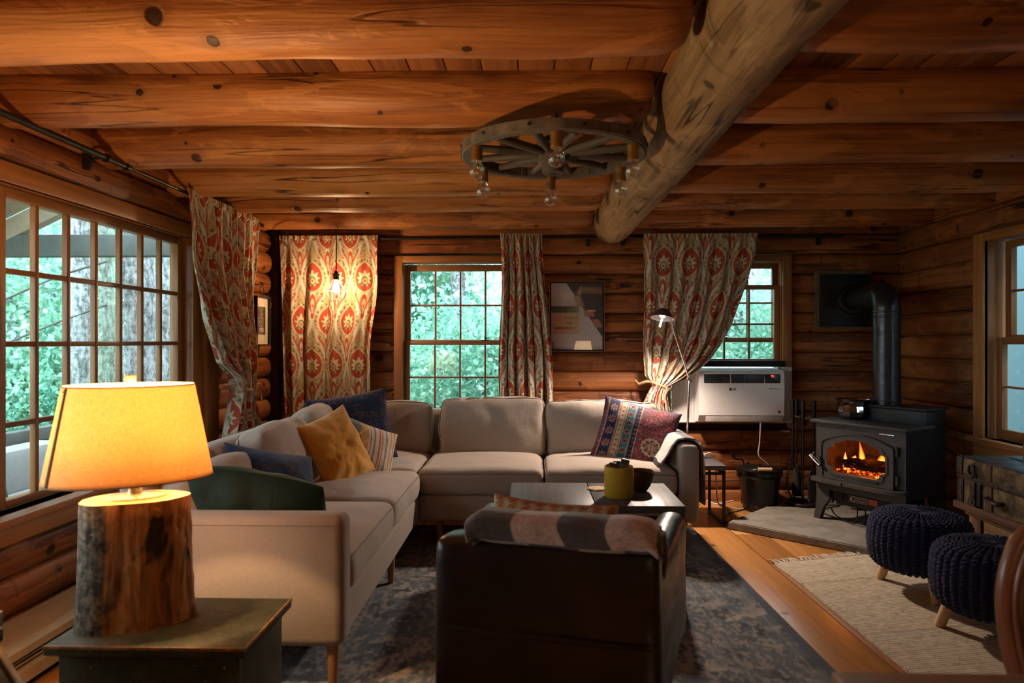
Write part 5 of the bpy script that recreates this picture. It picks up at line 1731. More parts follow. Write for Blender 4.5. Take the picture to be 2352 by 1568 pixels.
for t in (0.4, 0.4 + PI):
    a_, b_ = shade_ring(SZ1 - 0.03)
    mb.tube([(SHC.x, SHC.y, SZ1 - 0.02), (SHC.x + a_ * math.cos(t) * cr_ - b_ * math.sin(t) * sr_, SHC.y + a_ * math.cos(t) * sr_ + b_ * math.sin(t) * cr_, SZ1 - 0.012)], 0.002, 6, 1)
mb.tube([(cen.x, cen.y, cen.z + 0.10), (cen.x + 0.045, cen.y + 0.01, cen.z + 0.16), (SHC.x + 0.03, SHC.y, SZ1 - 0.04), (SHC.x, SHC.y, SZ1 - 0.02)], 0.002, 6, 6)
mb.build('shade_harp', BRASS, ll)
mb = MB(); mb.cyl((SHC.x, SHC.y, SZ1 - 0.022), (SHC.x, SHC.y, SZ1 - 0.008), 0.007, n=12); mb.bb(SHC.x - 0.0105, SHC.x + 0.0105, SHC.y - 0.0105, SHC.y + 0.0105, SZ1 - 0.009, SZ1 + 0.028, 0.002); mb.build('finial', EDGEW, ll)
BULBC = cen + Vector((-0.005, 0.0, 0.20))
mb = MB(); mb.lathe([(0.012, -0.045), (0.016, -0.03), (0.028, -0.005), (0.030, 0.012), (0.022, 0.03), (0.0005, 0.037)], BULBC, 10); mb.build('bulb', emis('warm_bulb', WARM, 120.0), ll)
lamp('table_lamp_light', 'POINT', BULBC + Vector((0, 0, 0.062)), 45.0, WARM, 0.02)

# ------------------------------------------------------------------ wagon wheel chandelier
OLDW = wood('aged_wheel_wood', (0.040, 0.034, 0.030), (0.080, 0.069, 0.060), (0.13, 0.115, 0.10), knots=0.0, cracks=0.6, rough=0.6, bump=0.3, tone=0.2)
WX, WY, WZ, WR = 0.092, 2.70, 1.945, 0.362
wc = thing('wagon_wheel_chandelier', 'wagon wheel ceiling light with six clear globe bulbs', 'chandelier', (WX, WY, WZ))
mb = MB(); mb.lathe([(WR - 0.042, -0.016), (WR - 0.036, -0.021), (WR - 0.006, -0.021), (WR, -0.016), (WR, 0.018), (WR - 0.006, 0.022), (WR - 0.036, 0.022), (WR - 0.042, 0.018), (WR - 0.042, -0.016)], (WX, WY, WZ), 96)
mb.build('rim', OLDW, wc)
mb = MB(); mb.lathe([(WR + 0.0005, -0.017), (WR + 0.004, -0.017), (WR + 0.004, 0.019), (WR + 0.0005, 0.019)], (WX, WY, WZ), 96)
mb.build('iron_tyre', plain('rusty_iron', (0.14, 0.115, 0.10), 0.65, 0.3, var=0.4), wc)
mb = MB(); mb.lathe([(0.0, -0.085), (0.030, -0.085), (0.044, -0.080), (0.046, -0.045), (0.060, -0.035), (0.062, 0.03), (0.045, 0.04), (0.04, 0.06), (0.0, 0.06)], (WX, WY, WZ), 36); mb.build('hub', OLDW, wc)
mb = MB(); mb.lathe([(0.0, -0.0875), (0.018, -0.0875), (0.018, -0.084), (0.026, -0.084)], (WX, WY, WZ), 24); mb.build('hub_bore', BLACK, wc)
for k in range(12):
    a = 2 * PI * k / 12 + PI / 12
    d = Vector((math.cos(a), math.sin(a), 0))
    mb = MB(); mb.tube([Vector((WX, WY, WZ - 0.005)) + d * 0.05, Vector((WX, WY, WZ - 0.003)) + d * 0.2, Vector((WX, WY, WZ)) + d * (WR - 0.035)], [0.015, 0.0165, 0.012], 12, 4); mb.build('spoke', OLDW, wc)
for k in range(6):
    a = PI / 2 + k * PI / 3
    c = Vector((WX + math.cos(a) * (WR - 0.028), WY + math.sin(a) * (WR - 0.028), WZ - 0.016))
    mb = MB(); mb.lathe([(0.0, 0.004), (0.022, 0.004), (0.0235, -0.008), (0.0215, -0.018), (0.022, -0.030), (0.0215, -0.044), (0.0225, -0.050), (0.0215, -0.060), (0.0, -0.060)], c, 24)
    sk = mb.build('socket', BRASS, wc)
    mb = MB(); mb.lathe([(0.013, -0.0605), (0.0145, -0.064), (0.0215, -0.071), (0.029, -0.084), (0.0305, -0.096), (0.0270, -0.112), (0.016, -0.123), (0.0003, -0.1265)], c, 28); mb.build('globe_bulb', BULBG, sk)
    mb = MB(); mb.cyl(c + Vector((0, 0, -0.060)), c + Vector((0, 0, -0.080)), 0.0035, n=8); mb.tube([c + Vector((-0.008, 0, -0.090)), c + Vector((0, 0, -0.082)), c + Vector((0.008, 0, -0.090))], 0.0008, 5, 4); mb.build('filament', STEEL, sk)
mb = MB()
for a in (PI / 2 * 3, PI / 6, PI / 6 * 5):
    p = Vector((WX + math.cos(a) * (WR - 0.02), WY + math.sin(a) * (WR - 0.02), WZ + 0.02))
    mb.tube([p, p + Vector((0, 0, 0.02)), p + Vector((0.0, 0.12 if a > 4 else 0.05, 0.06))], 0.004, 8, 3)
mb.build('hanging_hook', BLACK, wc)
mb = MB()
for k in range(12):
    a = 2 * PI * (k + 0.5) / 12
    d = Vector((math.cos(a), math.sin(a), 0)); p = Vector((WX, WY, WZ + 0.002)) + d * (WR + 0.004)
    mb.cyl(p, p + d * 0.003, 0.006, n=10)
mb.build('rim_bolts', BLACK, wc)

# ------------------------------------------------------------------ bulb pendant in a wire cage
PY = 4.74
pc = at_y(772, 660, PY)
pt = thing('cage_pendant', 'glowing bulb in a wire cage hanging before the flat curtain', 'pendant lamp', pc)
mb = MB()
hk = Vector((pc.x, PY, 1.985))
mb.tube([hk, hk + Vector((0.003, 0, -0.12)), Vector((pc.x, pc.y, pc.z + 0.115))], 0.0032, 8, 6); mb.build('cord', BLACK, pt)
mb = MB(); mb.tube([hk + Vector((0, 0, 0.03)), hk + Vector((0.01, 0, 0.01)), hk + Vector((0, 0, -0.008)), hk + Vector((-0.008, 0, 0.004))], 0.002, 6, 4); mb.build('hook', BLACK, pt)
mb = MB()
p2 = at_y(668, 531, PY)
mb.tube([hk, (hk + p2) / 2 + Vector((0, 0, -0.035)), p2, p2 + Vector((-0.07, 0.06, -0.05)), (-1.80, 5.03, 1.90)], 0.0032, 8, 8); mb.build('swag_cord', BLACK, pt)
mb = MB(); mb.lathe([(0.0, 0.118), (0.010, 0.116), (0.014, 0.10), (0.026, 0.092), (0.026, 0.086), (0.016, 0.084), (0.018, 0.05), (0.0, 0.05)], pc, 24); mb.build('socket', BLACK, pt)
mb = MB()
for k in range(8):
    a = 2 * PI * k / 8
    pr_ = [(0.020, 0.086), (0.022, 0.055), (0.040, 0.020), (0.0625, -0.020), (0.058, -0.050), (0.046, -0.078)]
    mb.tube([(pc.x + r * math.cos(a), pc.y + r * math.sin(a), pc.z + z) for r, z in pr_], 0.0016, 6, 3)
for r, z in ((0.0625, -0.020), (0.046, -0.078), (0.022, 0.055)):
    mb.tube([(pc.x + r * math.cos(t), pc.y + r * math.sin(t), pc.z + z) for t in np.linspace(0, 2 * PI, 24, endpoint=False)], 0.0018, 6, 1, closed=True)
mb.build('wire_cage', plain('cage_wire', (0.45, 0.38, 0.30), 0.35, 0.8), pt)
mb = MB(); mb.lathe([(0.012, 0.052), (0.014, 0.04), (0.022, 0.015), (0.026, -0.008), (0.022, -0.028), (0.0005, -0.038)], pc, 10); mb.build('bulb', emis('pendant_bulb', (1.0, 0.60, 0.29), 430.0), pt)

# ------------------------------------------------------------------ side table, chrome reading lamp, power strip
metal_table('low dark side table between the sofa arm and the bucket', 1.005, 1.278, 4.475, 4.86, 0.392, z0=0.0, th=0.03, bar=0.018, name='side_table')
rlm = thing('reading_lamp', 'slim chrome jointed reading lamp standing on the side table', 'lamp', (1.085, 4.69, 0.392))
mb = MB(); mb.lathe([(0.0, 0.0), (0.098, 0.0), (0.10, 0.004), (0.098, 0.010), (0.02, 0.014), (0.0, 0.014)], (1.085, 4.69, 0.3925), 40); mb.build('base', STEEL, rlm)
J0, J1, J2 = at_y(1577, 1046, 4.69), at_y(1583, 869, 4.69), at_y(1545, 752, 4.62)
J0.z = 0.40
mb = MB(); mb.cyl(J0, J1, 0.0075, n=14); mb.build('lower_arm', CHROME, rlm)
mb = MB(); mb.cyl(J1, J2, 0.0065, n=14); mb.build('upper_arm', CHROME, rlm)
mb = MB(); mb.cyl(J1 + Vector((0, -0.022, 0)), J1 + Vector((0, 0.022, 0)), 0.013, n=16); mb.cyl(J1 + Vector((0.008, 0, -0.03)), J1 + Vector((-0.006, 0, 0.03)), 0.012, n=14); mb.build('joint', STEEL, rlm)
HD = at_y(1521, 731, 4.58)
axis = Vector((-0.16, -0.22, -1.0)).normalized()
Rm = axis.to_track_quat('-Z', 'Y').to_matrix()
mb = MB(); mb.M = Matrix.Translation(HD) @ Rm.to_4x4()
mb.lathe([(0.0005, 0.066), (0.030, 0.064), (0.040, 0.055), (0.0775, 0.0), (0.0765, 0.0), (0.038, 0.053), (0.028, 0.060), (0.0005, 0.062)], (0, 0, 0), 40); mb.build('lamp_head', plain('grey_aluminium', (0.16, 0.15, 0.155), 0.38, 0.6), rlm)
mb = MB(); mb.tube([J2, J2 + Vector((-0.005, -0.01, 0.03)), HD - axis * 0.055 + Vector((0.03, 0, 0)), HD - axis * 0.05], 0.006, 8, 4); mb.build('head_joint', STEEL, rlm)
mb = MB(); mb.cyl(HD + axis * 0.0, HD + axis * 0.06 + Vector((-0.010, 0, 0)), 0.0055, n=10); mb.build('head_handle', WHITEP, rlm)
mb = MB(); mb.ball(HD - axis * 0.022, 0.020, 10); mb.build('bulb', emis('reading_bulb', SOFTWHITE, 30.0), rlm)
lamp('reading_light', 'SPOT', HD - axis * 0.002, 118.0, SOFTWHITE, 0.045, axis.to_track_quat('-Z', 'Y').to_euler(), math.radians(148), 0.55)
mb = MB(); mb.box(at_y(1600, 1036, 4.78) * 1 + Vector((0, 0, -0.006)), (0.13, 0.05, 0.032), 0.008); 
ps = thing('power_strip', 'white power adapter on the side table by the lamp base', 'adapter', (at_y(1600, 1036, 4.78).x, 4.78, 0.393))
mb = MB(); mb.bb(1.08, 1.22, 4.755, 4.81, 0.393, 0.425, 0.008); mb.build('body', WHITEP, ps)
mb = MB(); mb.tube([(1.215, 4.78, 0.415), (1.26, 4.80, 0.42), (1.295, 4.82, 0.36), (1.31, 4.83, 0.20), (1.33, 4.86, 0.06), (1.42, 4.92, 0.012), (1.52, 4.90, 0.010)], 0.005, 8, 8); mb.build('cord', WHITEP, ps)

# ------------------------------------------------------------------ window air conditioner
ac = thing('air_conditioner', 'white window air conditioner under the raised sash', 'air conditioner', (1.52, 5.1, 0.60))
AX0, AX1, AZ0, AZ1, AYF = 1.232, 1.845, 0.612, 0.985, 5.005
WPAN = plain('white_panel', (0.78, 0.745, 0.71), 0.42, var=0.02)
mb = MB()
mb.M = Matrix(((0, 1, 0, 0), (1, 0, 0, 0), (0, 0, 1, 0), (0, 0, 0, 1)))
mb.prism([(5.40, AZ0), (AYF + 0.035, AZ0), (AYF + 0.012, AZ0 + 0.045), (AYF, AZ0 + 0.052), (AYF - 0.004, AZ1 - 0.10), (AYF + 0.004, AZ1 - 0.02), (AYF + 0.02, AZ1), (5.40, AZ1 + 0.035)], AX0, AX1)
mb.build('housing', WPAN, ac)
gz0, gz1 = AZ1 - 0.088, AZ1 - 0.022
mb = MB(); mb.bb(AX0 + 0.035, AX1 - 0.145, AYF - 0.006, AYF + 0.02, gz0, gz1, 0.004); mb.build('outlet_recess', DARKP, ac)
mb = MB()
for k in range(1, 4): mb.bb(AX0 + 0.036, AX1 - 0.146, AYF - 0.0085, AYF - 0.004, gz0 + (gz1 - gz0) * k / 4 - 0.0012, gz0 + (gz1 - gz0) * k / 4 + 0.0012)
for k in range(1, 6): mb.bb(AX0 + 0.036 + k * 0.072 - 0.0015, AX0 + 0.036 + k * 0.072 + 0.0015, AYF - 0.0085, AYF - 0.004, gz0, gz1)
mb.build('outlet_grille', plain('grey_grille', (0.10, 0.095, 0.10), 0.5), ac)
mb = MB(); mb.bb(AX0 + 0.222, AX0 + 0.230, AYF - 0.0095, AYF, gz0, gz1, 0.002); mb.build('grille_divider', plain('silver_plastic', (0.42, 0.40, 0.38), 0.4), ac)
mb = MB(); mb.bb(AX1 - 0.138, AX1 - 0.028, AYF - 0.007, AYF + 0.01, gz0, gz1, 0.005); cp = mb.build('control_panel', DARKP, ac)


def text(name, body, size, mat, par, M, ext=0.0004, align='CENTER', sx=1.0, bold=0.0):
    cu = bpy.data.curves.new(name, 'FONT')
    cu.body = body; cu.size = size; cu.extrude = ext; cu.align_x = align; cu.align_y = 'CENTER'; cu.offset = bold
    tmp = bpy.data.objects.new(name, cu); COL.objects.link(tmp)
    bpy.context.view_layer.update()
    me = bpy.data.meshes.new_from_object(tmp.evaluated_get(bpy.context.evaluated_depsgraph_get()))
    bpy.data.objects.remove(tmp)
    me.transform(M @ Matrix.Diagonal((sx, 1, 1, 1)))
    return link(name, me, mat, par, True, None)


FACE = lambda x, y, z: Matrix.Translation((x, y, z)) @ Matrix.Rotation(PI / 2, 4, 'X')
text('display', '70', 0.022, emis('red_digits', (1.0, 0.05, 0.06), 3.0), cp, FACE(AX1 - 0.088, AYF - 0.0078, gz1 - 0.016))
LOGOC = plain('logo_grey', (0.06, 0.055, 0.055), 0.5)
mb = MB(); mb.cyl((1.458, AYF - 0.0005, 0.853), (1.458, AYF - 0.0045, 0.853), 0.0105, n=24); mb.build('logo_disc', LOGOC, ac)
text('logo', 'LG', 0.021, LOGOC, ac, FACE(1.485, AYF - 0.0045, 0.853), 0.0008, bold=0.0008)
text('lettering', 'DUAL Inverter', 0.0125, LOGOC, ac, FACE(AX1 - 0.075, AYF - 0.0045, 0.857), 0.0006)
mb = MB(); mb.bb(AX1 - 0.043, AX1 - 0.027, AYF - 0.003, AYF, AZ0 + 0.068, AZ0 + 0.086); mb.build('rating_sticker', LOGOC, ac)
mb = MB(); mb.bb(AX0 + 0.05, AX1 - 0.002, AYF - 0.0015, AYF + 0.004, AZ1 - 0.099, AZ1 - 0.097); mb.build('panel_groove', plain('groove_grey', (0.33, 0.31, 0.29), 0.6), ac)
mb = MB(); 
mb.bb(AX0 + 0.05, AX1 - 0.02, AYF + 0.002, AYF + 0.03, AZ0 + 0.004, AZ0 + 0.046, 0.004); mb.build('intake_lip', plain('warm_grey_plastic', (0.40, 0.36, 0.33), 0.5), ac)
mb = MB(); mb.bb(AX0 + 0.03, AX1 - 0.03, AYF + 0.02, AYF + 0.028, AZ1 + 0.0, AZ1 + 0.006, 0.002); mb.build('top_vent_strip', plain('pale_blue_plastic', (0.62, 0.68, 0.72), 0.2), ac)
ACC = plain('accordion_plastic', (0.70, 0.665, 0.645), 0.55, var=0.03)
for x0, x1 in ((1.062, AX0 + 0.004), (AX1 - 0.004, 1.935)):
    mb = MB()
    k = int((x1 - x0) / 0.009)
    for i in range(k):
        a = x0 + (x1 - x0) * i / k
        mb.bb(a, a + (x1 - x0) / k * 0.55, 5.112, 5.128, 0.606, 1.0)
    mb.bb(x0, x1, 5.118, 5.13, 0.606, 1.005); mb.bb(x0, x1, 5.105, 5.13, 0.600, 0.610); mb.bb(x0, x1, 5.105, 5.13, 1.0, 1.01)
    mb.bb(x0 - 0.004, x0 + 0.006, 5.105, 5.132, 0.6, 1.01); mb.bb(x1 - 0.006, x1 + 0.004, 5.105, 5.132, 0.6, 1.01)
    mb.build('side_panel', ACC, ac)
mb = MB(); mb.bb(1.057, 1.90, 5.12, 5.17, 1.012, 1.058, 0.006)
tag(mb.build('foam_seal', plain('black_foam', (0.012, 0.012, 0.016), 0.9)), 'black foam strip sealing the sash above the air conditioner', 'seal')
mb = MB(); a = at_y(1747, 964, 5.02)
mb.tube([a + Vector((0, 0.03, 0.01)), a, at_y(1745, 1015, 5.03), at_y(1743, 1045, 5.04), at_y(1765, 1068, 5.06), at_y(1780, 1090, 5.08), at_y(1776, 1120, 5.08), at_y(1779, 1152, 5.06)], 0.0055, 8, 8)
mb.build('power_cord', plain('cream_cord', (0.62, 0.56, 0.45), 0.5), ac)

# ------------------------------------------------------------------ pictures
fp = thing('framed_print', 'large thin-framed fern print on the back log wall', 'picture', (0.352, 5.14, 1.39))
FX0, FX1, FZ0_, FZ1_ = at_y(1262, 784, 5.13).x, at_y(1388, 784, 5.13).x, at_y(1388, 807, 5.13).z, at_y(1388, 646, 5.13).z
mb = MB(); mb.ring([(FX0, FZ0_), (FX1, FZ0_), (FX1, FZ1_), (FX0, FZ1_)], [(FX0 + .013, FZ0_ + .013), (FX1 - .013, FZ0_ + .013), (FX1 - .013, FZ1_ - .013), (FX0 + .013, FZ1_ - .013)], 5.120, 5.145); mb.build('frame', BLACK, fp)
mb = MB(); mb.ring([(FX0 - .001, FZ0_ - .001), (FX1 + .001, FZ0_ - .001), (FX1 + .001, FZ1_ + .001), (FX0 - .001, FZ1_ + .001)], [(FX0 + .002, FZ0_ + .002), (FX1 - .002, FZ0_ + .002), (FX1 - .002, FZ1_ - .002), (FX0 + .002, FZ1_ - .002)], 5.1185, 5.1215); mb.build('frame_edge', plain('silver_edge', (0.40, 0.33, 0.25), 0.35, 0.7), fp)
nu, nv = 150, 200
s = np.linspace(0, 1, nu)[None, :] + np.zeros((nv, 1)); t = np.linspace(0, 1, nv)[:, None] + np.zeros((1, nu))


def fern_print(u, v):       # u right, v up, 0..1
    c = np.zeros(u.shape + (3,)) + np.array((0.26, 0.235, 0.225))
    dk = sst(-0.004, 0.004, (u - 0.30) - (1 - v) * 0.86)  # pale wedge and dark triangle paint part of the glass reflection into the print
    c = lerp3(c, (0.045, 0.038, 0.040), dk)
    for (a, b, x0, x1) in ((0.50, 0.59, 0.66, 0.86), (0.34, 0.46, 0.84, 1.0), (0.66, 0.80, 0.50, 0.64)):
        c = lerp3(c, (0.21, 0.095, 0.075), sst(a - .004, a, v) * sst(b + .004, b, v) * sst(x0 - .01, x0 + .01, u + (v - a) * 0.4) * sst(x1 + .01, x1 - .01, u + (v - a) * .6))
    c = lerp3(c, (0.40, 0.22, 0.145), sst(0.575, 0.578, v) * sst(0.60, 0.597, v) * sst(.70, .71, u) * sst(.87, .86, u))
    c = lerp3(c, (0.058, 0.052, 0.045), sst(0.55, 0.56, v) * sst(0.66, 0.65, v) * sst(0.54, 0.53, u))
    c = lerp3(c, (0.30, 0.165, 0.105), sst(0.235, 0.24, v) * sst(0.55, 0.545, v) * sst(0.545, 0.54, u))
    c = lerp3(c, (0.12, 0.11, 0.105), sst(0.0, 0.02, u) * sst(0.06, 0.055, u) * sst(0.125, 0.12, v))
    # unreadable block letters on the crate
    for (y0, y1, x0, x1, k) in ((0.305, 0.35, 0.05, 0.48, 9), (0.385, 0.42, 0.30, 0.41, 2), (0.465, 0.495, 0.26, 0.52, 5)):
        q = (u - x0) / (x1 - x0) * k
        m = sst(y0, y0 + .006, v) * sst(y1, y1 - .006, v) * (q > 0) * (q < k) * sst(0.42, 0.36, np.abs(q % 1 - 0.5)) * sst(0.05, 0.12, np.hypot((q % 1 - .5), (v - (y0 + y1) / 2) / (y1 - y0) * .8))
        c = lerp3(c, (0.05, 0.04, 0.035), m * 0.85)
    # fern
    ax_ = 0.44 + 0.14 * np.clip((v - 0.25) / 0.7, 0, 2) ** 1.5
    h = np.clip((v - 0.28) / 0.67, 0, 1)
    wid = 0.24 * np.sin(np.clip(1 - h, 0, 1) * PI * 0.62) ** 1.1
    du_ = u - ax_
    lf = np.sin((v - np.abs(du_) * 0.55) * 2 * PI / 0.034)
    m = sst(wid, wid - 0.02, np.abs(du_)) * sst(-0.15 + 0.9 * np.abs(du_) / np.maximum(wid, .02), 0.3 + 0.9 * np.abs(du_) / np.maximum(wid, .02), lf) * (v > 0.28) * (v < 0.955)
    c = lerp3(c, (0.20, 0.20, 0.115), m * 0.8)
    c = lerp3(c, (0.24, 0.22, 0.12), sst(0.008, 0.003, np.abs(du_)) * (v > 0.1) * (v < 0.96))
    return c


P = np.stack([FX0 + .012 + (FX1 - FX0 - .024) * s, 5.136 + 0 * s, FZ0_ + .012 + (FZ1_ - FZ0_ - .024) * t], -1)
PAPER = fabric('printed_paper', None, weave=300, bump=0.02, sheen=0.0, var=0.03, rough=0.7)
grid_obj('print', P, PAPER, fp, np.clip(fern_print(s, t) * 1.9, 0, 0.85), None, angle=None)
mb = MB(); mb.bb(FX0 + .012, FX1 - .012, 5.1295, 5.131, FZ0_ + .012, FZ1_ - .012); mb.build('glass', thin_glass('picture_glass', (1, 1, 1), 0.05), fp)
mb = MB(); mb.bb(FX0 + .004, FX1 - .004, 5.139, 5.146, FZ0_ + .004, FZ1_ - .004); mb.build('backing', BLACK, fp)

sq = thing('small_framed_print', 'narrow black-framed print hanging on the corner of the log wall', 'picture', (-1.86, 4.80, 1.35))
pa, pb_ = at_x(588, 680, -1.855), at_x(619, 684, -1.855)
y0, y1, z1, z0 = pa.y, pb_.y, at_x(603, 681, -1.855).z, at_x(603, 793, -1.855).z
mb = MB()
mb.M = Matrix(((0, -1, 0, 0), (1, 0, 0, 0), (0, 0, 1, 0), (0, 0, 0, 1)))
rect = lambda i: [(y0 + i, z0 + i), (y1 - i, z0 + i), (y1 - i, z1 - i), (y0 + i, z1 - i)]
mb.ring(rect(0), rect(0.008), 1.845, 1.885); mb.build('frame', BLACK, sq)
mb = MB(); mb.bb(-1.874, -1.866, y0 + .005, y1 - .005, z0 + .005, z1 - .005); mb.build('mat_board', plain('cream_mat', (0.62, 0.55, 0.46), 0.8, var=0.03), sq)
s = np.linspace(0, 1, 60)[None, :] + np.zeros((110, 1)); t = np.linspace(0, 1, 110)[:, None] + np.zeros((1, 60))


def totem(u, v):
    c = np.zeros(u.shape + (3,)) + np.array((0.055, 0.048, 0.042))
    w = np.abs(u - 0.5)
    c = lerp3(c, (0.30, 0.26, 0.21), sst(0.25, 0.5, fbm(u * 3, v * 3, 4) + 0.5 - w * 2) * sst(.25, .35, v) * sst(.7, .55, v))
    body = sst(0.20, 0.18, w + 0.05 * np.sin(v * 40)) * sst(0.12, 0.15, v) * sst(0.80, 0.77, v)
    c = lerp3(c, (0.02, 0.018, 0.016), body)
    sy = np.sin(v * 46) * np.cos(w * 30)
    c = lerp3(c, (0.50, 0.44, 0.37), body * sst(0.35, 0.55, sy))
    tx = sst(0.28, 0.30, v) * 0
    for k in range(3):
        q = np.hypot((u - (0.3 + 0.2 * k)) * 1.0, (v - 0.17) * 1.3)
        c = lerp3(c, (0.52, 0.46, 0.39), sst(0.03, 0.015, np.abs(q - 0.07)) * 0.9)
    return c


P = np.stack([-1.8645 + 0 * s, y0 + .05 + (y1 - y0 - .10) * s, z0 + .075 + (z1 - z0 - .145) * t], -1)
grid_obj('print', P, PAPER, sq, totem(s, t), None, angle=None)
mb = MB(); mb.bb(-1.862, -1.860, y0 + .006, y1 - .006, z0 + .006, z1 - .006); mb.build('glass', thin_glass('small_picture_glass', (1, 1, 1), 0.04), sq)
hz = at_x(598, 655, -1.86)
mb = MB(); ym = (y0 + y1) / 2
mb.tube([(-1.86, ym - 0.015, z1), (-1.862, ym - 0.035, z1 + 0.05), (-1.87, ym, hz.z), (-1.862, ym + 0.035, z1 + 0.05), (-1.86, ym + 0.015, z1)], 0.0025, 6, 8)
mb.build('hanging_loop', BLACK, sq)
mb = MB(); mb.tube([(-1.94, ym - 0.05, hz.z + 0.0), (-1.87, ym - 0.02, hz.z + 0.008), (-1.86, ym + 0.03, hz.z + 0.004), (-1.90, ym + 0.06, hz.z + 0.03)], 0.004, 6, 5); mb.build('wall_hook', BLACK, sq)

mb = MB()      # cord running down the corner
mb.tube([(-1.86, 5.075, 1.95), (-1.868, 5.082, 1.6), (-1.865, 5.06, 1.3), (-1.875, 5.08, 0.95), (-1.87, 5.075, 0.4), (-1.87, 5.08, 0.02)], 0.0045, 6, 8)
tag(mb.build('black_cord', BLACK), 'black cord running down the corner behind the flat curtain', 'cord')

# white-shaded table lamp on a cabinet behind the camera; the fern print's glass mirrors it
wl = thing('white_shade_lamp', 'table lamp with a white drum shade, mirrored in the glass of the fern print', 'lamp', (0.86, -0.80, 0.80))
mb = MB(); mb.lathe([(0.0, 0.0), (0.07, 0.0), (0.075, 0.012), (0.03, 0.03), (0.05, 0.10), (0.02, 0.16), (0.012, 0.24), (0.0, 0.24)], (0.86, -0.80, 0.80), 24); mb.build('base', BRASS, wl)
wsh = NT('white_linen_shade')
_d = wsh.n('ShaderNodeBsdfDiffuse', {'Color': (0.90, 0.87, 0.82)}); _t = wsh.n('ShaderNodeBsdfTranslucent', {'Color': (0.90, 0.87, 0.82)})
_m = wsh.n('ShaderNodeMixShader', {'Fac': 0.6}); wsh.t.links.new(_d.outputs[0], _m.inputs[1]); wsh.t.links.new(_t.outputs[0], _m.inputs[2])
mb = MB(); mb.lathe([(0.165, 0.97), (0.120, 1.21), (0.1185, 1.21), (0.1635, 0.97)], (0.86, -0.80, 0.0), 40); mb.build('shade', wsh.done(_m.outputs[0]), wl)
mb = MB(); mb.ball((0.86, -0.80, 1.10), 0.024, 10); mb.build('bulb', emis('white_lamp_bulb', (1.0, 0.70, 0.42), 60.0), wl)
lamp('white_shade_lamp_light', 'POINT', (0.86, -0.80, 1.055), 105.0, (1.0, 0.70, 0.42), 0.02)
cb_ = thing('low_cabinet', 'wooden cabinet under the white-shaded lamp behind the camera', 'cabinet', (0.95, -0.85, 0))
mb = MB(); mb.bb(0.60, 1.35, -1.10, -0.60, 0.02, 0.77, 0.004); mb.build('carcass', CHAIRW, cb_)
mb = MB(); mb.bb(0.58, 1.37, -1.12, -0.58, 0.77, 0.798, 0.004); mb.build('top', CHAIRW, cb_)
for k in range(2):
    mb = MB(); mb.bb(0.62 + k * 0.36, 0.96 + k * 0.36, -0.599, -0.585, 0.06, 0.74, 0.003); q_ = mb.build('door', CHAIRW, cb_)
    mb = MB(); mb.ball((0.93 + k * 0.09, -0.575, 0.45), 0.012, 12); mb.build('knob', BRASS, q_)

# ------------------------------------------------------------------ stone hearth
STONE = plain('grey_hearth_stone', (0.21, 0.185, 0.15), 0.75, var=0.2, vs=9, bump=0.4, bs=60)
ha, hb, hc = at_z(1672, 1197, 0.05), at_z(1774, 1157, 0.05), at_z(1999, 1259, 0.05)
d = Vector((1, -1, 0)).normalized()
dirc = (hc - ha); dirc.z = 0; dirc.normalize()
def ray_to(p, dr, X=None, Y=None):
    k = (X - p.x) / dr.x if X is not None else (Y - p.y) / dr.y
    return p + dr * k
hd = ray_to(ha, dirc, X=2.73)
dirb = (hb - ha); dirb.z = 0; dirb.normalize()
he = ray_to(ha, dirb, Y=5.14)
bm = bmesh.new()
vs = [bm.verts.new((p[0], p[1], 0.0)) for p in ((ha.x, ha.y), (hd.x, hd.y), (2.73, 5.14), (he.x, 5.14))]
f = bm.faces.new(vs)
r = bmesh.ops.extrude_face_region(bm, geom=[f])
for v in r['geom']:
    if isinstance(v, bmesh.types.BMVert): v.co.z = 0.05
bmesh.ops.bevel(bm, geom=bm.edges[:], offset=0.006, segments=3, affect='EDGES')
bmesh.ops.recalc_face_normals(bm, faces=bm.faces[:])
me = bpy.data.meshes.new('hearth_slab'); bm.to_mesh(me); bm.free()
tag(link('hearth_slab', me, STONE), 'grey stone hearth slab under the wood stove', 'hearth')

# ------------------------------------------------------------------ wood stove; local x along the front (left to right), y into the body
SA = math.radians(-57)
S0 = Vector((1.872, 4.505, 0.05))
ws = thing('wood_stove', 'black iron wood stove burning on the stone hearth', 'wood stove', S0, SA)
ROOTM_S = Matrix.Translation(S0) @ Matrix.Rotation(SA, 4, 'Z')
W, D, H = 0.575, 0.44, 0.625
ZB_, ZD0, ZD1 = 0.215, 0.285, 0.60          # underside, door bottom, door top


def L(mb, nm, mat, par=None, **k): return mb.build(nm, mat, par or ws, world=False, **k)


mb = MB(); mb.bb(-0.025, W + 0.025, -0.045, D - 0.16, H - 0.0, H + 0.022, 0.008); L(mb, 'cooking_plate', IRON)
mb = MB(); mb.bb(0.0, W, D - 0.22, D, H + 0.0, H + 0.105, 0.006); L(mb, 'upper_body', DKIRON)
mb = MB(); mb.bb(-0.015, W + 0.015, D - 0.235, D + 0.015, H + 0.105, H + 0.122, 0.006); L(mb, 'top_plate', DKIRON)
mb = MB(); mb.bb(0.03, W - 0.03, D - 0.224, D - 0.218, H + 0.075, H + 0.095, 0.0); L(mb, 'air_slot', BLACK)
mb = MB()      # firebox shell, open at the front
mb.bb(0.0, 0.03, 0.0, D, ZB_, H); mb.bb(W - 0.03, W, 0.0, D, ZB_, H); mb.bb(0.03, W - 0.03, D - 0.03, D, ZB_, H)
mb.bb(0.03, W - 0.03, 0.0, D - 0.03, H - 0.03, H); mb.bb(0.03, W - 0.03, 0.0, D - 0.03, ZB_, ZD0 + 0.01)
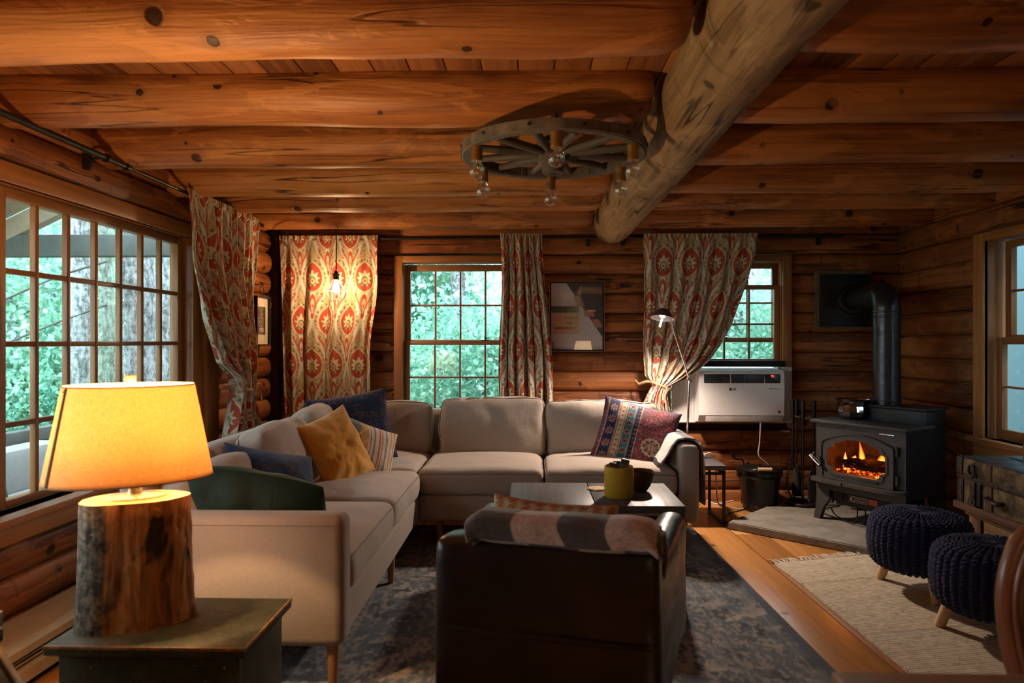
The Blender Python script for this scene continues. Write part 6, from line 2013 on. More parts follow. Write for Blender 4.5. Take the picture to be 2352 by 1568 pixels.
L(mb, 'firebox', DKIRON)
BRICK = plain('fire_brick', (0.11, 0.065, 0.04), 0.9, var=0.4, vs=12)
mb = MB(); mb.bb(0.031, W - 0.031, D - 0.05, D - 0.031, ZD0 + 0.01, H - 0.03); mb.bb(0.031, 0.05, 0.03, D - 0.03, ZD0 + .01, H - 0.03); mb.bb(W - 0.05, W - 0.031, 0.03, D - 0.03, ZD0 + .01, H - 0.03); mb.bb(0.031, W - 0.031, 0.03, D - 0.03, ZD0 + .01, ZD0 + 0.022); L(mb, 'brick_lining', BRICK)
# door with arched top and stepped window
dx0, dx1, dz0, dz1 = 0.045, W - 0.055, ZD0 - 0.005, ZD0 + 0.235
cx_, cz_ = (dx0 + dx1) / 2, (dz0 + dz1) / 2


def poly_at(poly, a):
    dx, dz = math.cos(a), math.sin(a)
    best = 0
    for i in range(len(poly)):
        x1, z1 = poly[i]; x2, z2 = poly[(i + 1) % len(poly)]
        x1 -= cx_; x2 -= cx_; z1 -= cz_; z2 -= cz_
        ex, ez = x2 - x1, z2 - z1
        den = dx * ez - dz * ex
        if abs(den) < 1e-9: continue
        t = (x1 * ez - z1 * ex) / den
        u = (x1 * dz - z1 * dx) / den
        if t > 0 and -1e-6 <= u <= 1 + 1e-6: best = max(best, t)
    return (cx_ + dx * best, cz_ + dz * best)


def arch(x0, x1, z0, z1, rise, n=12):
    return [(x0, z0), (x1, z0), (x1, z1)] + [(x1 + (x0 - x1) * k / n, z1 + rise * (1 - (2 * k / n - 1) ** 2)) for k in range(1, n)] + [(x0, z1)]


outer = arch(dx0, dx1, dz0, dz1, 0.060)
i0, i1, j0, j1 = dx0 + 0.050, dx1 - 0.050, dz0 + 0.042, dz1 - 0.012
nt = 0.035
inner = [(i0 + nt * 1.4, j0), (i1 - nt * 1.4, j0), (i1 - nt, j0 + nt * .5), (i1 - nt * .9, j0 + nt), (i1, j0 + nt * 1.3), (i1, j1 - nt * 1.2), (i1 - nt * .9, j1 - nt * .9), (i1 - nt, j1 - nt * .2), (i1 - nt * 1.6, j1)] + \
        [(i1 - nt * 1.6 + (i0 - i1 + nt * 3.2) * k / 10, j1 + 0.034 * (1 - (2 * k / 10 - 1) ** 2)) for k in range(1, 10)] + [(i0 + nt * 1.6, j1), (i0 + nt, j1 - nt * .2), (i0 + nt * .9, j1 - nt * .9), (i0, j1 - nt * 1.2), (i0, j0 + nt * 1.3), (i0 + nt * .9, j0 + nt), (i0 + nt, j0 + nt * .5)]
A = [2 * PI * k / 160 for k in range(160)]
OU, IN = [poly_at(outer, a) for a in A], [poly_at(inner, a) for a in A]
RECT = [poly_at([(0.0, ZB_ - 0.015), (W, ZB_ - 0.015), (W, H), (0.0, H)], a) for a in A]
mid = [(a[0] + (b[0] - a[0]) * 0.62, a[1] + (b[1] - a[1]) * 0.62) for a, b in zip(OU, IN)]
mb = MB(); mb.ring(RECT, mid, -0.006, 0.002); L(mb, 'front_plate', IRON)
rim = [(a[0] + (b[0] - a[0]) * 0.22, a[1] + (b[1] - a[1]) * 0.22) for a, b in zip(OU, IN)]
mb = MB(); mb.ring(OU, IN, -0.030, -0.004); mb.ring(OU, rim, -0.038, -0.030); mb.ring([(a[0] + (b[0] - a[0]) * 0.72, a[1] + (b[1] - a[1]) * 0.72) for a, b in zip(OU, IN)], IN, -0.036, -0.030)
dr = L(mb, 'door', IRON)
mb = MB(); mb.prism([(cx_ + (x - cx_) * 1.06, cz_ + (z - cz_) * 1.06) for x, z in IN], -0.018, -0.014); L(mb, 'glass', thin_glass('stove_glass', (0.92, 0.80, 0.66), 0.05), dr)
mb = MB()
for k in range(4): mb.bb(i0 + 0.045, i1 - 0.045, -0.037, -0.030, dz0 + 0.010 + k * 0.007, dz0 + 0.0135 + k * 0.007, 0.001)
L(mb, 'bottom_ribs', IRON, dr)
mb = MB(); mb.tube([(0.072, -0.045, ZD0 + 0.065), (0.055, -0.062, ZD0 + 0.085), (0.020, -0.075, ZD0 + 0.125)], 0.006, 10, 4); L(mb, 'handle', DKIRON, dr)
mb = MB(); q0, q1 = Vector((0.060, -0.060, ZD0 + 0.080)), Vector((0.008, -0.080, ZD0 + 0.135))
mb.tube([q0 + (q1 - q0) * (k / 60) + Vector((0.0085 * math.cos(k * 1.05), 0.004 * math.sin(k * 1.05), 0.0085 * math.sin(k * 1.05))) for k in range(61)], 0.0018, 5, 1); L(mb, 'coil_grip', STEEL, dr)
mb = MB(); mb.ball((0.030, -0.07, ZD0 + 0.145), 0.013); L(mb, 'knob', BLACK, dr)
for z in (ZD0 + 0.02, ZD0 + 0.19):
    mb = MB(); mb.cyl((dx1 + 0.012, -0.022, z), (dx1 + 0.012, -0.022, z + 0.05), 0.009, n=14); mb.cyl((dx1 + 0.012, -0.022, z + 0.05), (dx1 + 0.012, -0.022, z + 0.056), 0.012, n=14); L(mb, 'hinge', IRON, dr)
mb = MB(); mb.bb(W - 0.155, W - 0.065, -0.0115, -0.008, H - 0.034, H - 0.026, 0.001); L(mb, 'name_bar', STEEL)
# ash lip and pedestal
mb = MB()
lip = [(-0.012, -0.008), (-0.012, -0.05), (0.015, -0.075), (0.12, -0.092), (W / 2 - .06, -0.096), (W / 2 - .055, -0.088), (W / 2 + .015, -0.088), (W / 2 + .02, -0.096), (W - 0.12, -0.092), (W - 0.015, -0.075), (W + 0.012, -0.05), (W + 0.012, -0.008)]
nL = len(lip)
mb.add([(x, y, ZD0 - 0.028) for x, y in lip] + [(x, y, ZD0 - 0.008) for x, y in lip], [list(range(nL))[::-1], [nL + i for i in range(nL)]] + [[i, (i + 1) % nL, nL + (i + 1) % nL, nL + i] for i in range(nL)])
L(mb, 'ash_lip', IRON)
mb = MB(); mb.bb(0.09, W - 0.09, 0.02, D - 0.06, 0.115, ZB_, 0.004); L(mb, 'blower_box', DKIRON)
for x in (0.105, W - 0.17):
    mb = MB(); mb.bb(x, x + 0.065, 0.014, 0.022, 0.15, 0.20); L(mb, 'vent', BLACK)
mb = MB(); mb.bb(0.215, 0.335, 0.0145, 0.020, 0.148, 0.188, 0.001); pl = L(mb, 'rating_plate', plain('dark_plate', (0.035, 0.032, 0.03), 0.5))
mb = MB(); mb.ring([(0.217, 0.15), (0.333, 0.15), (0.333, 0.186), (0.217, 0.186)], [(0.219, 0.152), (0.331, 0.152), (0.331, 0.184), (0.219, 0.184)], 0.0135, 0.0145); mb.bb(0.24, 0.325, 0.0135, 0.0145, 0.160, 0.163); mb.bb(0.24, 0.325, 0.0135, 0.0145, 0.174, 0.177); mb.bb(0.222, 0.234, 0.0135, 0.0145, 0.158, 0.18); L(mb, 'plate_lines', STEEL, pl)
mb = MB(); mb.bb(0.338, 0.395, 0.0145, 0.020, 0.150, 0.186, 0.001); L(mb, 'warning_label', plain('red_orange_label', (0.36, 0.08, 0.03), 0.5))
mb = MB(); mb.cyl((0.12, 0.012, 0.128), (0.12, 0.02, 0.128), 0.008, n=14); L(mb, 'switch_light', plain('pale_green_button', (0.20, 0.34, 0.24), 0.4))
leg = [(0.0, ZD0 - 0.02), (0.0, 0.12), (-0.02, 0.0), (0.022, 0.0), (0.045, 0.075), (0.095, 0.15), (0.075, ZD0 - 0.02)]
for mx, yy in ((0, -0.004), (1, -0.004), (0, D - 0.036), (1, D - 0.036)):
    mb = MB(); mb.prism([((W - x) if mx else x, z) for x, z in leg], yy, yy + 0.035); L(mb, 'leg', IRON)
mb = MB()
for k in range(2): mb.tube([(0.24 + k * .05, 0.06, 0.118), (0.25 + k * .05, 0.03, 0.03), (0.16, 0.06, 0.008), (0.02 - k * .1, 0.16, 0.008), (-0.10, 0.30 + k * .1, 0.008)], 0.004, 6, 6)
L(mb, 'blower_cord', BLACK)

# burning logs, embers, flames
CHAR = NT('charred_log')
_o = CHAR.obj()
_f = CHAR.noise(_o, 34.0, 4.0, 0.65)
_g = CHAR.ss(_f, 0.60, 0.70)
_b = CHAR.n('ShaderNodeBsdfDiffuse', {'Color': (0.012, 0.008, 0.006)})
_e = CHAR.n('ShaderNodeEmission', {'Color': (1.0, 0.14, 0.015), 'Strength': 1.2})
_m = CHAR.n('ShaderNodeMixShader', {'Fac': CHAR.m('MULTIPLY', _g, 0.8)})
CHAR.t.links.new(_b.outputs[0], _m.inputs[1]); CHAR.t.links.new(_e.outputs[0], _m.inputs[2])
CHARM = CHAR.done(_m.outputs[0])
EMB = NT('glowing_embers')
_o = EMB.obj()
_f = EMB.noise(_o, 42.0, 3.0, 0.6)
EMBM = EMB.done(EMB.n('ShaderNodeEmission', {'Color': EMB.ramp(_f, [(0.40, (0.03, 0.004, 0.001)), (0.52, (0.9, 0.08, 0.006)), (0.64, (1.0, 0.38, 0.05)), (0.75, (1.0, 0.8, 0.4))]), 'Strength': EMB.ss(_f, 0.4, 0.7, 0.15, 3.0)}).outputs[0])
flame_y = 0.17
for k, (xa, xb, y, z, r) in enumerate(((0.10, 0.445, 0.16, ZD0 + 0.085, 0.042), (0.14, 0.50, 0.26, ZD0 + 0.080, 0.050))):
    mb = MB(); mb.M = ROOTM_S
    mb.log((xa, y, z), (xb, y + 0.02, z - 0.012), r, 500 + k, n=18, step=0.02, wob=0.12)
    tag(mb.build('burning_log', [CHARM, CHARM]), ('charred log burning at the front of the stove fire', 'charred log at the back of the stove fire')[k], 'firewood', 'logs burning in the stove')
mb = MB(); mb.M = ROOTM_S
rk = random.Random(9)
for k in range(70):
    x, y = rk.uniform(0.075, 0.49), rk.uniform(0.05, 0.32)
    mb.box((x, y, ZD0 + 0.03 + rk.uniform(0, 0.018)), (rk.uniform(.012, .035), rk.uniform(.012, .03), rk.uniform(.01, .022)), 0.003, Matrix.Rotation(rk.uniform(0, 3), 3, 'Z') @ Matrix.Rotation(rk.uniform(-.5, .5), 3, 'X'))
tag(mb.build('embers', EMBM), 'bed of glowing orange embers in the stove', 'embers', None, 'stuff')


def flamemat():
    t = NT('flame')
    sp = t.n('ShaderNodeSeparateXYZ', {'Vector': t.uv()})
    h = sp.outputs[0]
    lw = t.n('ShaderNodeLayerWeight', {'Blend': 0.5})
    fc = t.m('SUBTRACT', 1.0, lw.outputs['Facing'])
    c = t.ramp(t.m('MULTIPLY_ADD', h, -6.0, fc), [(0.0, (0.9, 0.07, 0.004)), (0.45, (1.0, 0.24, 0.015)), (0.85, (1.0, 0.55, 0.10))])
    e = t.n('ShaderNodeEmission', {'Color': c, 'Strength': t.m('MULTIPLY_ADD', fc, 2.4, 0.3)})
    tr = t.n('ShaderNodeBsdfTransparent')
    mx = t.n('ShaderNodeMixShader', {'Fac': t.ss(fc, 0.15, 0.75, 0.0, 0.92)})
    t.t.links.new(tr.outputs[0], mx.inputs[1]); t.t.links.new(e.outputs[0], mx.inputs[2])
    return t.done(mx.outputs[0])


FLM = flamemat()
for k, (x, y, z, h, r, bend) in enumerate(((0.235, 0.12, ZD0 + 0.115, 0.115, 0.020, -0.018), (0.40, 0.14, ZD0 + 0.11, 0.060, 0.022, -0.02), (0.115, 0.13, ZD0 + 0.10, 0.050, 0.013, 0.0), (0.175, 0.13, ZD0 + 0.12, 0.018, 0.016, 0.01), (0.46, 0.15, ZD0 + 0.08, 0.03, 0.014, 0.0), (0.29, 0.24, ZD0 + 0.10, 0.07, 0.03, 0.02))):
    mb = MB(); mb.M = ROOTM_S
    pr_ = [(0.001, 0), (r, h * .10), (r * .92, h * .28), (r * .62, h * .52), (r * .3, h * .78), (0.0006, h)]
    mb.lathe([(a, b) for a, b in pr_], (x, y, z), 14)
    mb.v = [tuple(Vector(v) + (ROOTM_S.to_3x3() @ Vector((bend * ((v[2] - z - S0.z) / h) ** 1.5 if v[2] > z + S0.z else 0, 0, 0)))) for v in mb.v]
    tag(mb.build('flame', FLM), ('tallest flame rising from the left half of the fire', 'flame on the right half of the stove fire', 'small flame at the left end of the log', 'tiny yellow flame left of the tallest one', 'low flame at the right end of the log', 'flame behind the front log')[k], 'flame', 'flames in the stove')
fl = ROOTM_S @ Vector((0.27, 0.13, ZD0 + 0.16))
lamp('fire_light', 'POINT', fl, 2.2, (1.0, 0.27, 0.05), 0.05)

# stove pipe and wall thimble
PIPE = plain('black_pipe_steel', (0.045, 0.047, 0.052), 0.33, 0.7, var=0.1)
pb0 = ROOTM_S @ Vector((0.275, D - 0.115, H + 0.122))
spp = thing('stove_pipe', 'black stove pipe bending from the stove into the wall', 'stove pipe', pb0)
RP = 0.080
zt_ = 1.40
mb = MB(); mb.cyl(pb0, (pb0.x, pb0.y, zt_), RP, n=40); mb.build('riser', PIPE, spp)
wp = Vector((2.40, 5.14, 1.510))
mb = MB(); mb.tube([(pb0.x, pb0.y, zt_ - 0.01), (pb0.x, pb0.y, zt_ + 0.03), (pb0.x + 0.01, pb0.y + 0.05, 1.495), (pb0.x + 0.03, pb0.y + 0.16, 1.51), (wp.x - 0.02, wp.y - 0.2, 1.51), (wp.x, wp.y, 1.51)], RP, 36, 8); mb.build('elbow', PIPE, spp)
mb = MB()
for z in (zt_ - 0.005, zt_ - 0.04, H + 0.05 + 0.14): mb.lathe([(RP, -0.008), (RP + 0.004, -0.005), (RP + 0.004, 0.005), (RP, 0.008)], (pb0.x, pb0.y, z), 40)
mb.build('collar_bands', PIPE, spp)
mb = MB(); mb.M = Matrix.Translation(wp - Vector((0.01, 0.03, 0))) @ Matrix.Rotation(PI / 2, 4, 'X')
mb.lathe([(RP, -0.02), (0.115, -0.02), (0.115, 0.0), (0.10, 0.02), (RP, 0.024)], (0, 0, 0), 36); mb.build('wall_collar', BLACK, spp)
mb = MB(); qa, qb = at_y(1884, 630, 5.13), at_y(2000, 750, 5.13)
mb.bb(qa.x, qb.x, 5.125, 5.15, qb.z, qa.z, 0.003); mb.build('wall_plate', DKIRON, spp)
mb = MB(); mb.ring([(qa.x - .028, qb.z - .012), (qb.x + .012, qb.z - .012), (qb.x + .012, qa.z + .028), (qa.x - .028, qa.z + .028)], [(qa.x, qb.z), (qb.x, qb.z), (qb.x, qa.z), (qa.x, qa.z)], 5.14, 5.165)
structure(mb.build('trim_2', plain('old_mortar', (0.12, 0.085, 0.06), 0.95, var=0.4)), 'rough mortar edge around the black stove-pipe plate')

# shiny bowl on the stove
gp = at_z(1963, 964, 0.05 + H + 0.022)
gl = thing('glass_bowl', 'shiny dark glass bowl on the stove top', 'bowl', gp)
mb = MB(); mb.lathe([(0.0, 0.002), (0.065, 0.0), (0.088, 0.02), (0.098, 0.05), (0.090, 0.085), (0.098, 0.115), (0.108, 0.130), (0.102, 0.128), (0.086, 0.088), (0.092, 0.05), (0.08, 0.022), (0.0, 0.012)], (gp.x + 0.02, gp.y + 0.06, gp.z + 0.001), 14)
mb.build('bowl', plain('mirror_glass', (0.42, 0.40, 0.42), 0.05, 1.0), gl, angle=10)

# ------------------------------------------------------------------ ash bucket, fire tools
bx, by = at_z(1735, 1150, 0.0).x, 4.92
bx = 1.640
bu = thing('ash_bucket', 'black lidded metal ash bucket beside the hearth', 'bucket', (bx, by, 0))
BKM = plain('bucket_black', (0.020, 0.018, 0.017), 0.32, 0.5)
mb = MB(); mb.lathe([(0.0, 0.004), (0.108, 0.0), (0.113, 0.005), (0.118, 0.045), (0.121, 0.050), (0.119, 0.055), (0.143, 0.235), (0.147, 0.240), (0.144, 0.246), (0.148, 0.275), (0.153, 0.280), (0.150, 0.285), (0.0, 0.285)], (bx, by, 0.001), 48); mb.build('body', BKM, bu)
mb = MB(); mb.lathe([(0.154, 0.286), (0.158, 0.292), (0.152, 0.298), (0.10, 0.306), (0.03, 0.312), (0.0, 0.312)], (bx, by, 0.001), 48); ld = mb.build('lid', BKM, bu)
mb = MB(); mb.lathe([(0.0, 0.310), (0.008, 0.310), (0.008, 0.324), (0.0, 0.327)], (bx, by, 0), 16); mb.build('lid_knob', BKM, ld)
mb = MB(); mb.tube([(bx - 0.158, by, 0.265), (bx - 0.13, by - 0.10, 0.295), (bx - 0.06, by - 0.155, 0.315), (bx + 0.04, by - 0.16, 0.316), (bx + 0.12, by - 0.11, 0.295), (bx + 0.158, by, 0.265)], 0.0035, 8, 6); hb_ = mb.build('bail_handle', BKM, bu)
mb = MB(); mb.cyl((bx - 0.062, by - 0.156, 0.316), (bx + 0.03, by - 0.161, 0.317), 0.012, n=14); tag(mb.build('wooden_grip', PALEW, hb_), 'pale wooden grip')
mb = MB()
for s in (-1, 1): mb.box((bx + s * 0.152, by, 0.258), (0.016, 0.035, 0.045), 0.004)
mb.build('ear', BKM, bu)
sc = thing('coal_shovel', 'small black shovel handle sticking up behind the ash bucket', 'shovel', (bx - 0.12, by + 0.14, 0))
mb = MB(); mb.tube([(bx - 0.04, by + 0.17, 0.02), (bx - 0.06, by + 0.165, 0.30), (bx - 0.12, by + 0.15, 0.335), (bx - 0.16, by + 0.12, 0.365), (bx - 0.163, by + 0.11, 0.39)], 0.007, 8, 6); mb.build('handle', BLACK, sc)
mb = MB(); mb.box((bx - 0.03, by + 0.165, 0.07), (0.10, 0.006, 0.13), 0.002); mb.build('blade', BLACK, sc)

tx, ty, tz = at_z(1843, 1158, 0.05).x, at_z(1843, 1158, 0.05).y, 0.05
ft = thing('fire_tool_stand', 'round-based iron stand for the fire tools on the hearth', 'tool stand', (tx, ty, tz))
mb = MB(); mb.tube([(tx + 0.10 * math.cos(t), ty + 0.10 * math.sin(t), tz + 0.012) for t in np.linspace(0, 2 * PI, 32, endpoint=False)], 0.012, 10, 1, closed=True); mb.lathe([(0, 0.003), (0.098, 0.001), (0.098, 0.008), (0.0, 0.008)], (tx, ty, tz), 32); mb.build('base', BLACK, ft)
mb = MB(); mb.cyl((tx - 0.0, ty, tz + 0.008), (tx, ty, tz + 0.72), 0.009, n=12); mb.build('post', BLACK, ft)
mb = MB()
for a in (0.3, 2.0, 3.4, 5.2): mb.tube([(tx, ty, tz + 0.62), (tx + 0.03 * math.cos(a), ty + 0.03 * math.sin(a), tz + 0.612), (tx + 0.075 * math.cos(a), ty + 0.075 * math.sin(a), tz + 0.62)], 0.005, 8, 4)
mb.build('hook_arms', STEEL, ft)
TOOLS = ((3.4, 'tongs', 'black fire tongs hanging leftmost on the tool stand'), (4.4, 'poker', 'black poker hanging at the front of the tool stand'), (5.6, 'shovel', 'fire shovel hanging on the stove side of the stand'), (1.7, 'brush', 'hearth brush hanging behind the tool stand post'))
for a, nm, lb in TOOLS:
    px2, py2 = tx + 0.078 * math.cos(a), ty + 0.078 * math.sin(a)
    t = thing({'tongs': 'fire_tongs', 'poker': 'fire_poker', 'shovel': 'fire_shovel', 'brush': 'hearth_brush'}[nm], lb, nm, (px2, py2, tz + 0.05), 0, 'fire tools by the stove')
    mb = MB(); mb.lathe([(0.0, 0.61), (0.012, 0.612), (0.014, 0.64), (0.0155, 0.70), (0.015, 0.735), (0.0, 0.742)], (px2, py2, tz), 16); mb.build('grip', BLACK, t)
    mb = MB(); mb.cyl((px2, py2, tz + 0.615), (px2, py2, tz + 0.26), 0.0065, n=10); mb.build('shaft', BLACK, t)
    if nm == 'tongs':
        mb = MB()
        for s in (-1, 1): mb.tube([(px2, py2, tz + 0.50), (px2 + s * 0.012, py2, tz + 0.30), (px2 + s * 0.038, py2, tz + 0.20), (px2 + s * 0.034, py2, tz + 0.12), (px2 + s * 0.006, py2, tz + 0.05)], 0.0055, 8, 6)
        mb.build('arms', BLACK, t)
    elif nm == 'poker':
        mb = MB(); mb.tube([(px2, py2, tz + 0.27), (px2, py2, tz + 0.08), (px2 + 0.02, py2, tz + 0.05), (px2 + 0.04, py2, tz + 0.07)], 0.006, 8, 6); mb.build('tip', BLACK, t)
    elif nm == 'shovel':
        mb = MB(); mb.M = Matrix.Translation((px2, py2, tz))
        mb.prism([(-0.03, 0.03), (0.03, 0.03), (0.042, 0.10), (0.040, 0.19), (0.028, 0.235), (0.0, 0.27), (-0.028, 0.235), (-0.040, 0.19), (-0.042, 0.10)], -0.006, 0.004); mb.build('blade', plain('worn_iron', (0.085, 0.075, 0.07), 0.45, 0.7), t)
    else:
        mb = MB(); mb.lathe([(0.0, 0.04), (0.030, 0.045), (0.034, 0.10), (0.024, 0.22), (0.010, 0.27), (0.0, 0.27)], (px2, py2, tz), 18); mb.build('bristles', plain('dark_bristles', (0.03, 0.025, 0.02), 0.95, bump=0.6), t)
# loose cords on the floor
mb = MB(); q = [at_z(*c, 0.004) for c in ((1640, 1152), (1668, 1165), (1680, 1190), (1660, 1206), (1690, 1217), (1712, 1212), (1700, 1214), (1668, 1200), (1672, 1180), (1700, 1172), (1718, 1165))]
mb.tube(q, 0.0035, 7, 8); tag(mb.build('extension_cord', BLACK), 'black cord looping on the floor at the hearth corner', 'cord', 'cords near the bucket')
mb = MB(); q = [at_z(*c, 0.005) for c in ((1608, 1135), (1625, 1150), (1650, 1157), (1678, 1150), (1700, 1148))]
mb.tube(q, 0.005, 7, 8); tag(mb.build('extension_cord', WHITEP), 'white cord lying on the floor beneath the side table', 'cord', 'cords near the bucket')

# ------------------------------------------------------------------ knitted stools
KNIT = fabric('navy_knit', (0.015, 0.018, 0.052), rough=0.95, weave=500, bump=0.4, sheen=0.12, var=0.25)


def knit_stool(label, x, y, R, z0, z1, rot, legs):
    st = thing('knitted_stool', label, 'stool', (x, y, 0), rot, 'round navy knitted stools')
    na, npf = 396, 170
    hh = z1 - z0
    an = np.linspace(0, 2 * PI, na, endpoint=False)[None, :]
    # profile: bottom centre -> side -> top centre
    rc = 0.062
    pts = [(0.06, z0 + 0.012), (R - rc, z0)]
    pts += [(R - rc + rc * math.sin(t), z0 + rc - rc * math.cos(t)) for t in np.linspace(0.1, PI / 2, 8)]
    pts += [(R + 0.006, z0 + hh * .5)]
    pts += [(R - rc + rc * math.cos(t), z1 - rc + rc * math.sin(t)) for t in np.linspace(0, PI / 2, 9)]
    pts += [(R * .45, z1 + 0.012), (0.004, z1 + 0.014)]
    pts = np.array(pts)
    Ld = np.concatenate([[0], np.cumsum(np.hypot(*np.diff(pts, axis=0).T))])
    l = np.linspace(0, Ld[-1], npf)
    pr = np.interp(l, Ld, pts[:, 0])[:, None]; pz = np.interp(l, Ld, pts[:, 1])[:, None]
    l = l[:, None]
    dr = np.gradient(pr[:, 0])[:, None]; dz = np.gradient(pz[:, 0])[:, None]
    nrm = np.hypot(dr, dz); nx, nz = dz / nrm, -dr / nrm
    ncol = 38
    ca = an * ncol
    vst = np.abs(np.cos(ca / 2)) ** 0.7
    stitch = 0.5 + 0.5 * np.sin(l * 2 * PI / 0.0165 + 2.2 * np.abs(np.sin(ca / 2)))
    fall = sst(0.02, 0.09, pr)
    disp = (0.0055 * vst + 0.0068 * stitch * vst) * fall + 0.002 * vnoise(an * 30 + 0 * l, l * 90 + 0 * an, 3)
    r = pr + nx * disp
    P = np.stack([x + r * np.cos(an), y + r * np.sin(an), pz + nz * disp], -1)
    grid_obj('knit_cover', P, KNIT, st, None, None, closed_u=True, angle=180)
    for a in legs:
        c, s = math.cos(a), math.sin(a)
        mb = MB(); mb.cyl((x + c * (R - 0.075), y + s * (R - 0.075), z0 + 0.03), (x + c * (R - 0.025), y + s * (R - 0.025), 0.0115), 0.025, 0.0205, n=20); mb.build('leg', PALEW, st)


knit_stool('navy knitted stool with wooden legs close to the hearth corner', 1.865, 3.32, 0.212, 0.125, 0.372, 0, (math.radians(126), math.radians(-98), math.radians(12)))
knit_stool('navy knitted stool half hidden by the wooden chair back', 1.88, 2.80, 0.222, 0.125, 0.372, 0, (math.radians(150), math.radians(-92), math.radians(28)))

# ------------------------------------------------------------------ old trunk on a low chest, basket and box on top
TRUNKC = NT('worn_trunk_canvas')
_o = TRUNKC.obj()
_f = TRUNKC.noise(_o, 9.0, 6.0, 0.7)
TRUNKM = TRUNKC.bsdf(TRUNKC.mix(TRUNKC.ss(_f, 0.36, 0.66), (0.045, 0.028, 0.014), (0.21, 0.145, 0.07)), 0.7, TRUNKC.bump(_f, 0.4, 0.006), spec=0.25)
STRAP = wood('trunk_slat_wood', (0.05, 0.022, 0.014), (0.10, 0.045, 0.028), (0.15, 0.07, 0.04), knots=0.0, cracks=0.4, rough=0.55)
RUST = plain('old_iron_fittings', (0.055, 0.045, 0.038), 0.55, 0.6, var=0.4, vs=30)
TX0, TX1, TY0, TY1, TZ0, TZ1, TZL = 2.25, 2.715, 2.55, 3.64, 0.332, 0.600, 0.495
tk = thing('steamer_trunk', 'old brown trunk with iron fittings under the right window', 'trunk', (2.48, 3.1, TZ0))
mb = MB(); mb.bb(TX0, TX1, TY0, TY1, TZ0, TZL - 0.002, 0.006); mb.build('body', TRUNKM, tk)
mb = MB(); mb.bb(TX0 - 0.004, TX1, TY0 - 0.004, TY1 + 0.004, TZL, TZ1, 0.012); lid = mb.build('lid', TRUNKM, tk)
mb = MB(); mb.bb(TX0 - 0.001, TX1 - .005, TY0, TY1, TZ1 + 0.0005, TZ1 + 0.003, 0.001); mb.build('lid_metal_sheet', plain('blue_grey_tin', (0.10, 0.13, 0.16), 0.38, 0.7, var=0.5, vs=14), lid)
mb = MB(); mb.bb(TX0 - 0.022, TX0 + 0.01, TY0 - 0.02, TY1 + 0.02, TZ0 - 0.0, TZ0 + 0.036, 0.006); mb.build('bottom_slat', STRAP, tk)
mb = MB(); mb.bb(TX0 - 0.010, TX0 + 0.002, TY0, TY1, TZL - 0.006, TZL + 0.018, 0.003); mb.build('lid_band', RUST, lid)
for y in (3.40, 3.05, 2.72):
    mb = MB(); mb.bb(TX0 - 0.008, TX0 + 0.002, y - 0.022, y + 0.022, TZ0 + 0.036, TZL - 0.006, 0.003); mb.bb(TX0 - 0.010, TX0 + 0.002, y - 0.022, y + 0.022, TZL + 0.018, TZ1 - 0.004, 0.003); mb.build('strap', STRAP, tk)
mb = MB()
for y in (TY0 + 0.01, TY1 - 0.02):
    mb.bb(TX0 - 0.007, TX0 + 0.002, y - 0.02, y + 0.024, TZ0 + 0.03, TZL - 0.008, 0.003); mb.bb(TX0 - 0.011, TX0 + 0.002, y - 0.02, y + 0.026, TZL + 0.02, TZ1, 0.003)
mb.build('corner_iron', RUST, tk)
mb = MB()
for k in range(14):
    for y in (TY1 - 0.03, TY1 - 0.006): mb.ball((TX0 - 0.010, y, TZ0 + 0.045 + k * 0.018), 0.003, 6)
for k in range(30): mb.ball((TX0 - 0.012, TY0 + 0.03 + k * 0.036, TZL + 0.006), 0.003, 6)
mb.build('studs', BRASS, tk)
hy = 3.52
mb = MB(); mb.tube([(TX0 - 0.014, hy + 0.022 * math.cos(t), TZL + 0.050 + 0.030 * math.sin(t)) for t in np.linspace(0, 2 * PI, 20, endpoint=False)], 0.006, 8, 1, closed=True); mb.bb(TX0 - 0.010, TX0 + 0.0, hy - 0.03, hy + 0.03, TZL + 0.012, TZL + 0.035, 0.003); mb.build('ring_pull', RUST, lid)
mb = MB(); mb.bb(TX0 - 0.012, TX0 + 0.0, hy - 0.02, hy + 0.02, TZL - 0.11, TZL - 0.004, 0.004); mb.cyl((TX0 - 0.014, hy, TZL - 0.105), (TX0, hy, TZL - 0.105), 0.028, n=20); mb.cyl((TX0 - 0.018, hy, TZL - 0.105), (TX0, hy, TZL - 0.105), 0.012, n=12); mb.build('hasp', RUST, tk)
mb = MB(); mb.bb(TX0 - 0.012, TX0 + 0.0, 3.455, 3.485, TZL - 0.135, TZL - 0.004, 0.004); mb.cyl((TX0 - 0.012, 3.47, TZL - 0.135), (TX0, 3.47, TZL - 0.135), 0.018, n=16); mb.build('dark_hasp', BLACK, tk)
for y in (3.35, 2.88):
    mb = MB(); mb.tube([(TX0 - 0.006, y + 0.05, TZL - 0.06), (TX0 - 0.024, y + 0.035, TZL - 0.066), (TX0 - 0.026, y - 0.035, TZL - 0.070), (TX0 - 0.006, y - 0.05, TZL - 0.065)], 0.010, 8, 6, flat=1.4); mb.build('leather_handle', BLACK, tk)
lc = thing('low_pine_chest', 'plain tan wooden chest beneath the old trunk', 'chest', (2.48, 3.1, 0))
TANW = wood('tan_chest_wood', (0.14, 0.08, 0.035), (0.24, 0.145, 0.065), (0.33, 0.21, 0.10), knots=0.5, cracks=0.0, rough=0.6)
mb = MB(); mb.bb(2.275, 2.715, 2.58, 3.60, 0.0, 0.305, 0.005); mb.build('body', TANW, lc)
mb = MB(); mb.bb(2.26, 2.715, 2.57, 3.61, 0.306, 0.331, 0.004); mb.build('lid', TANW, lc)
mb = MB()
